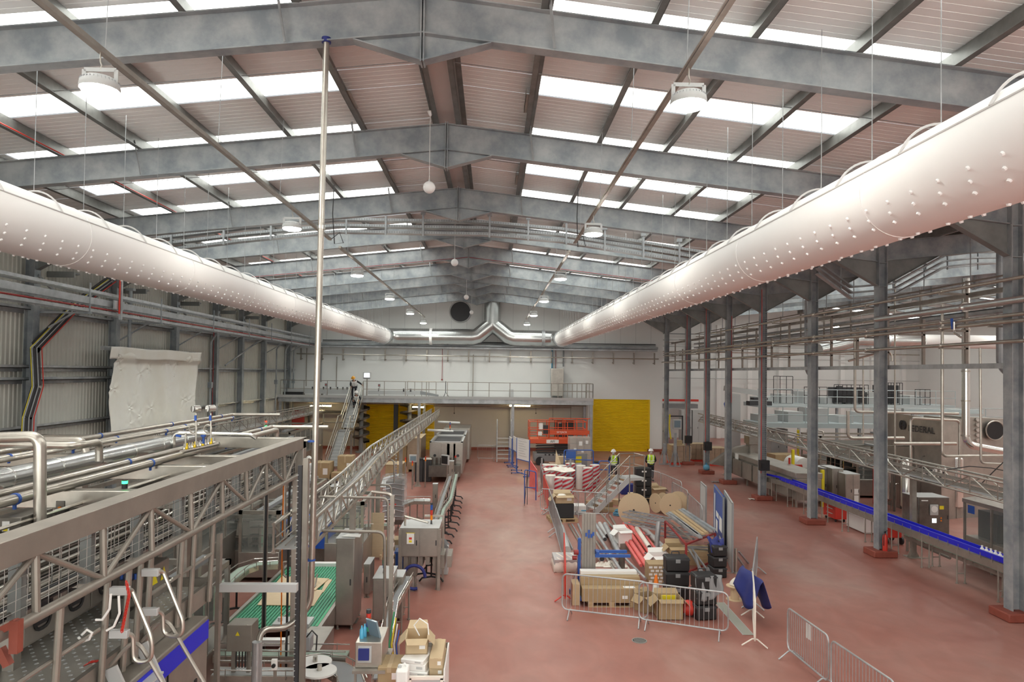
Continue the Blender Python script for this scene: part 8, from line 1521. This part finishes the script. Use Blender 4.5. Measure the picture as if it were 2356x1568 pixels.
for i,(px,yb,r,h)in enumerate([(2200,1190,.28,2.7),(2232,1180,.34,2.8),(2262,1175,.3,2.4),(2040,1170,.3,2.3),(2085,1190,.22,2.5)]):
 p=G(px,yb);t=T('vertical_tank','%s stainless vertical vessel behind the chart recorder'%ORD[i]if i<3 else['stainless vessel left of the second column foot','slim stainless vessel right of the second column'][i-3],'tank',p,'stainless vessels');part('shell','steel_bright',t,lambda b:b.lathe([(.02,.3),(r,.5),(r,h-.15),(r*.6,h),(.05,h+.05)],p,20));part('legs','steel_dull',t,lambda b:[b.cyl((p.x+r*.7*math.cos(q),p.y+r*.7*math.sin(q),0),(p.x+r*.7*math.cos(q),p.y+r*.7*math.sin(q),.5),.03,n=6)for q in(0,2.1,4.2)])
random.seed(21)
t=T('pipe_cluster','dense cluster of valves and thin pipes between the second and first columns','pipework',(17.5,24,0))
for i in range(34):
 px=random.uniform(2045,2215);yb=random.uniform(1135,1185);p=G(px,yb);h=random.uniform(1.2,3.0);z0=0
 part('pipe',random.choice(['steel','steel_bright','steel_dull','steel_dark']),t,lambda b:b.pipe([(p.x,p.y,z0),(p.x,p.y,h),(p.x+random.uniform(-1.4,1.4),p.y,h)],random.uniform(.02,.05),8,.12))
for i in range(24):
 q=PY(random.uniform(2120,2175),random.uniform(1080,1110),25);part('valve',random.choice(['paper','steel_bright','dark']),t,lambda b:b.cyl(q,q+V((0,0,.12)),.05,n=8))
machine('open framed machine with red frame beyond the third column',18.2,21.5,33.5,38.0,2.2,32,'machines beyond the blue conveyor');machine('large framed filling machine at the far side of the right hall',22.5,27.5,31,37,3.0,33,'machines beyond the blue conveyor');machine('framed machine under the pale walkway',20.0,25.0,41,43.6,2.4,34,'machines beyond the blue conveyor')
tag(MB().bx(15.0,15.08,34,41,1.0,1.08).bx(15.0,15.08,34,34.08,0,1.9).bx(18.2,18.28,32,32.08,0,2.0).bx(18.2,22,32,32.06,1.95,2.05).bx(18.2,22,32,32.06,1.2,1.28).bx(20,20.08,32,32.08,0,2.0).build('red_guard_rail','red'),'red guard rails in front of the far framed machines','railing')
a=PY(2053,955,27.5);X0,X1,y0=17.2,18.9,28.5
t=T('lettered_machine','large grey stainless machine housing lettered FEDERAL with a dark round port','machine',(20,30,0))
p1,p2,p3,p4=PY(2053,953,31.5),PY(2166,963,28.5),PY(2214,965,29.0),PY(2312,957,29.3)
for(a,c,nm)in((p1,p2,'lettered_side'),(p2,p3,'corner_panel'),(p3,p4,'ported_side')):
 m=(a+c)/2;part(nm,'steel_sheet',t,lambda b:b.poly([(a.x,a.y,0),(c.x,c.y,0),(c.x,c.y,4.25),(a.x,a.y,4.35)],1.2,(0,1,0)))
part('top_pipe','pale_blue',t,lambda b:b.bx(p1.x,p4.x,30.6,30.8,4.4,4.6))
d=(p2-p1);d.z=0;d.normalize();an=math.atan2(d.y,d.x);q=p1.lerp(p2,.62);nrm=V((d.y,-d.x,0))
smooth_text('FEDERAL',.40,'dark','lettering',(q.x+nrm.x*.03,q.y+nrm.y*.03,3.72),(math.pi/2,0,an),t,.004)
q2=p1.lerp(p2,.235);em=V((q2.x,q2.y,3.84))+nrm*.03
part('round_emblem','dark',t,lambda b:(b.poly([em+d*(-.04-.17*math.sin(k/8*math.pi))+V((0,0,.22*math.cos(k/8*math.pi)))for k in range(9)],.01,nrm),b.poly([em+d*(.04+.17*math.sin(k/8*math.pi))+V((0,0,.22*math.cos(k/8*math.pi)))for k in range(9)],.01,nrm)),'round split emblem');part('emblem_cross','dark',t,lambda b:b.bar(em-d*.1+nrm*.01,em+d*.1+nrm*.01,.03,.05))
q3=PY(2282,989,29.2);part('dark_port','black',t,lambda b:b.cyl((q3.x,29.0,q3.z),(q3.x,29.1,q3.z),.38,n=36));part('port_ring','steel',t,lambda b:b.tube([(q3.x+.41*math.cos(k*math.pi/16),29.0,q3.z+.41*math.sin(k*math.pi/16))for k in range(32)],.03,6,closed=True));part('small_ports','steel_bright',t,lambda b:[b.cyl((q3.x-.75,29.0,q3.z+.45-.22*k),(q3.x-.75,29.05,q3.z+.45-.22*k),.075,n=12)for k in range(5)])
a=G(2200,1290);t=T('glass_sided_machine','large dark glass sided machine with sloping metal roof and blue notices at the right','machine',(16,20,0));X0,X1=15.4,17.8;ya,yb=17.0,21.8
part('base','brown_steel',t,lambda b:b.bx(X0,X1,ya,yb,.1,.95),bevel=.02);part('side_glass','glass_panel',t,lambda b:b.bx(X0,X0+.02,ya,yb,.95,2.0));part('front_glass','glass_panel',t,lambda b:b.bx(X0,X1,ya,ya+.02,.95,2.0));part('inner_works','dark',t,lambda b:(b.bx(X0+.3,X1-.2,ya+.4,yb-.2,.95,1.8),[b.cyl((X0+.2,ya+.3+.3*k,.95),(X0+.2,ya+.3+.3*k,1.8),.04,n=6)for k in range(12)]))
part('roof_panel','steel_sheet',t,lambda b:b.poly([(X0-.05,ya-.05,2.0),(X1,ya-.05,2.35),(X1,yb+.05,2.35),(X0-.05,yb+.05,2.0)],.12,(0,0,1)))
for k in range(5):y=ya+(yb-ya)*k/4;part('frame_post','steel_dull',t,lambda b:b.bx(X0-.03,X0+.03,y-.03,y+.03,0,2.05))
part('blue_notice','label_blue',t,lambda b:(b.bx(X0-.04,X0-.03,18.2,18.55,1.55,1.85),b.bx(X0-.04,X0-.03,21.3,21.6,1.7,1.95)))
part('notice_text','paper',t,lambda b:(b.bx(X0-.045,X0-.04,18.26,18.5,1.62,1.66),b.bx(X0-.045,X0-.04,18.26,18.5,1.74,1.77)))
p=G(1835,1172);t=T('tool_cabinet','red drawer cabinet under the blue railed conveyor','tool cabinet',p);part('body','red',t,lambda b:b.bx(14.25,14.75,27.9,28.9,.12,.95),bevel=.02);part('drawer_handles','light_grey',t,lambda b:[b.bx(14.235,14.248,28.1,28.6,z,z+.03)for z in(.3,.5,.7,.85)]);part('castors','black',t,lambda b:[b.cyl((x,y,.06),(x+.04,y,.06),.06,n=10)for x in(14.3,14.65)for y in(28,28.8)])
q=G(1995,1245);t=T('welding_cart','red and black machine cart with wheels behind the blue railed conveyor','cart',(14.6,23.9,0));part('body','red',t,lambda b:b.bx(14.3,14.8,24.2,25.0,.25,.85),bevel=.03);part('black_top','black',t,lambda b:b.bx(14.28,14.82,24.1,25.1,.7,1.0),bevel=.04);part('wheels','black',t,lambda b:[b.cyl((x,y,.14),(x+.06,y,.14),.14,n=14)for x in(14.24,14.8)for y in(24.3,24.9)])
t=T('white_box','white plastic sheeted box on the floor under the conveyor','box',(14.8,26.2,0));part('box','paper',t,lambda b:b.bx(14.35,15.3,25.9,27.2,.02,.6),bevel=.03)
t=T('motor_stand','low steel stand with base plate and pipes behind the second column','stand',(14.6,22,0));part('frame','steel_dull',t,lambda b:(b.tube([(14.5,23.4,.4),(16.5,23.4,.4)],.05,8),b.tube([(14.5,23.4,0),(14.5,23.4,.4)],.05,8),b.tube([(16.5,23.4,0),(16.5,23.4,.4)],.05,8),b.tube([(14.5,23.4,.4),(14.5,21.2,.35)],.05,8)))
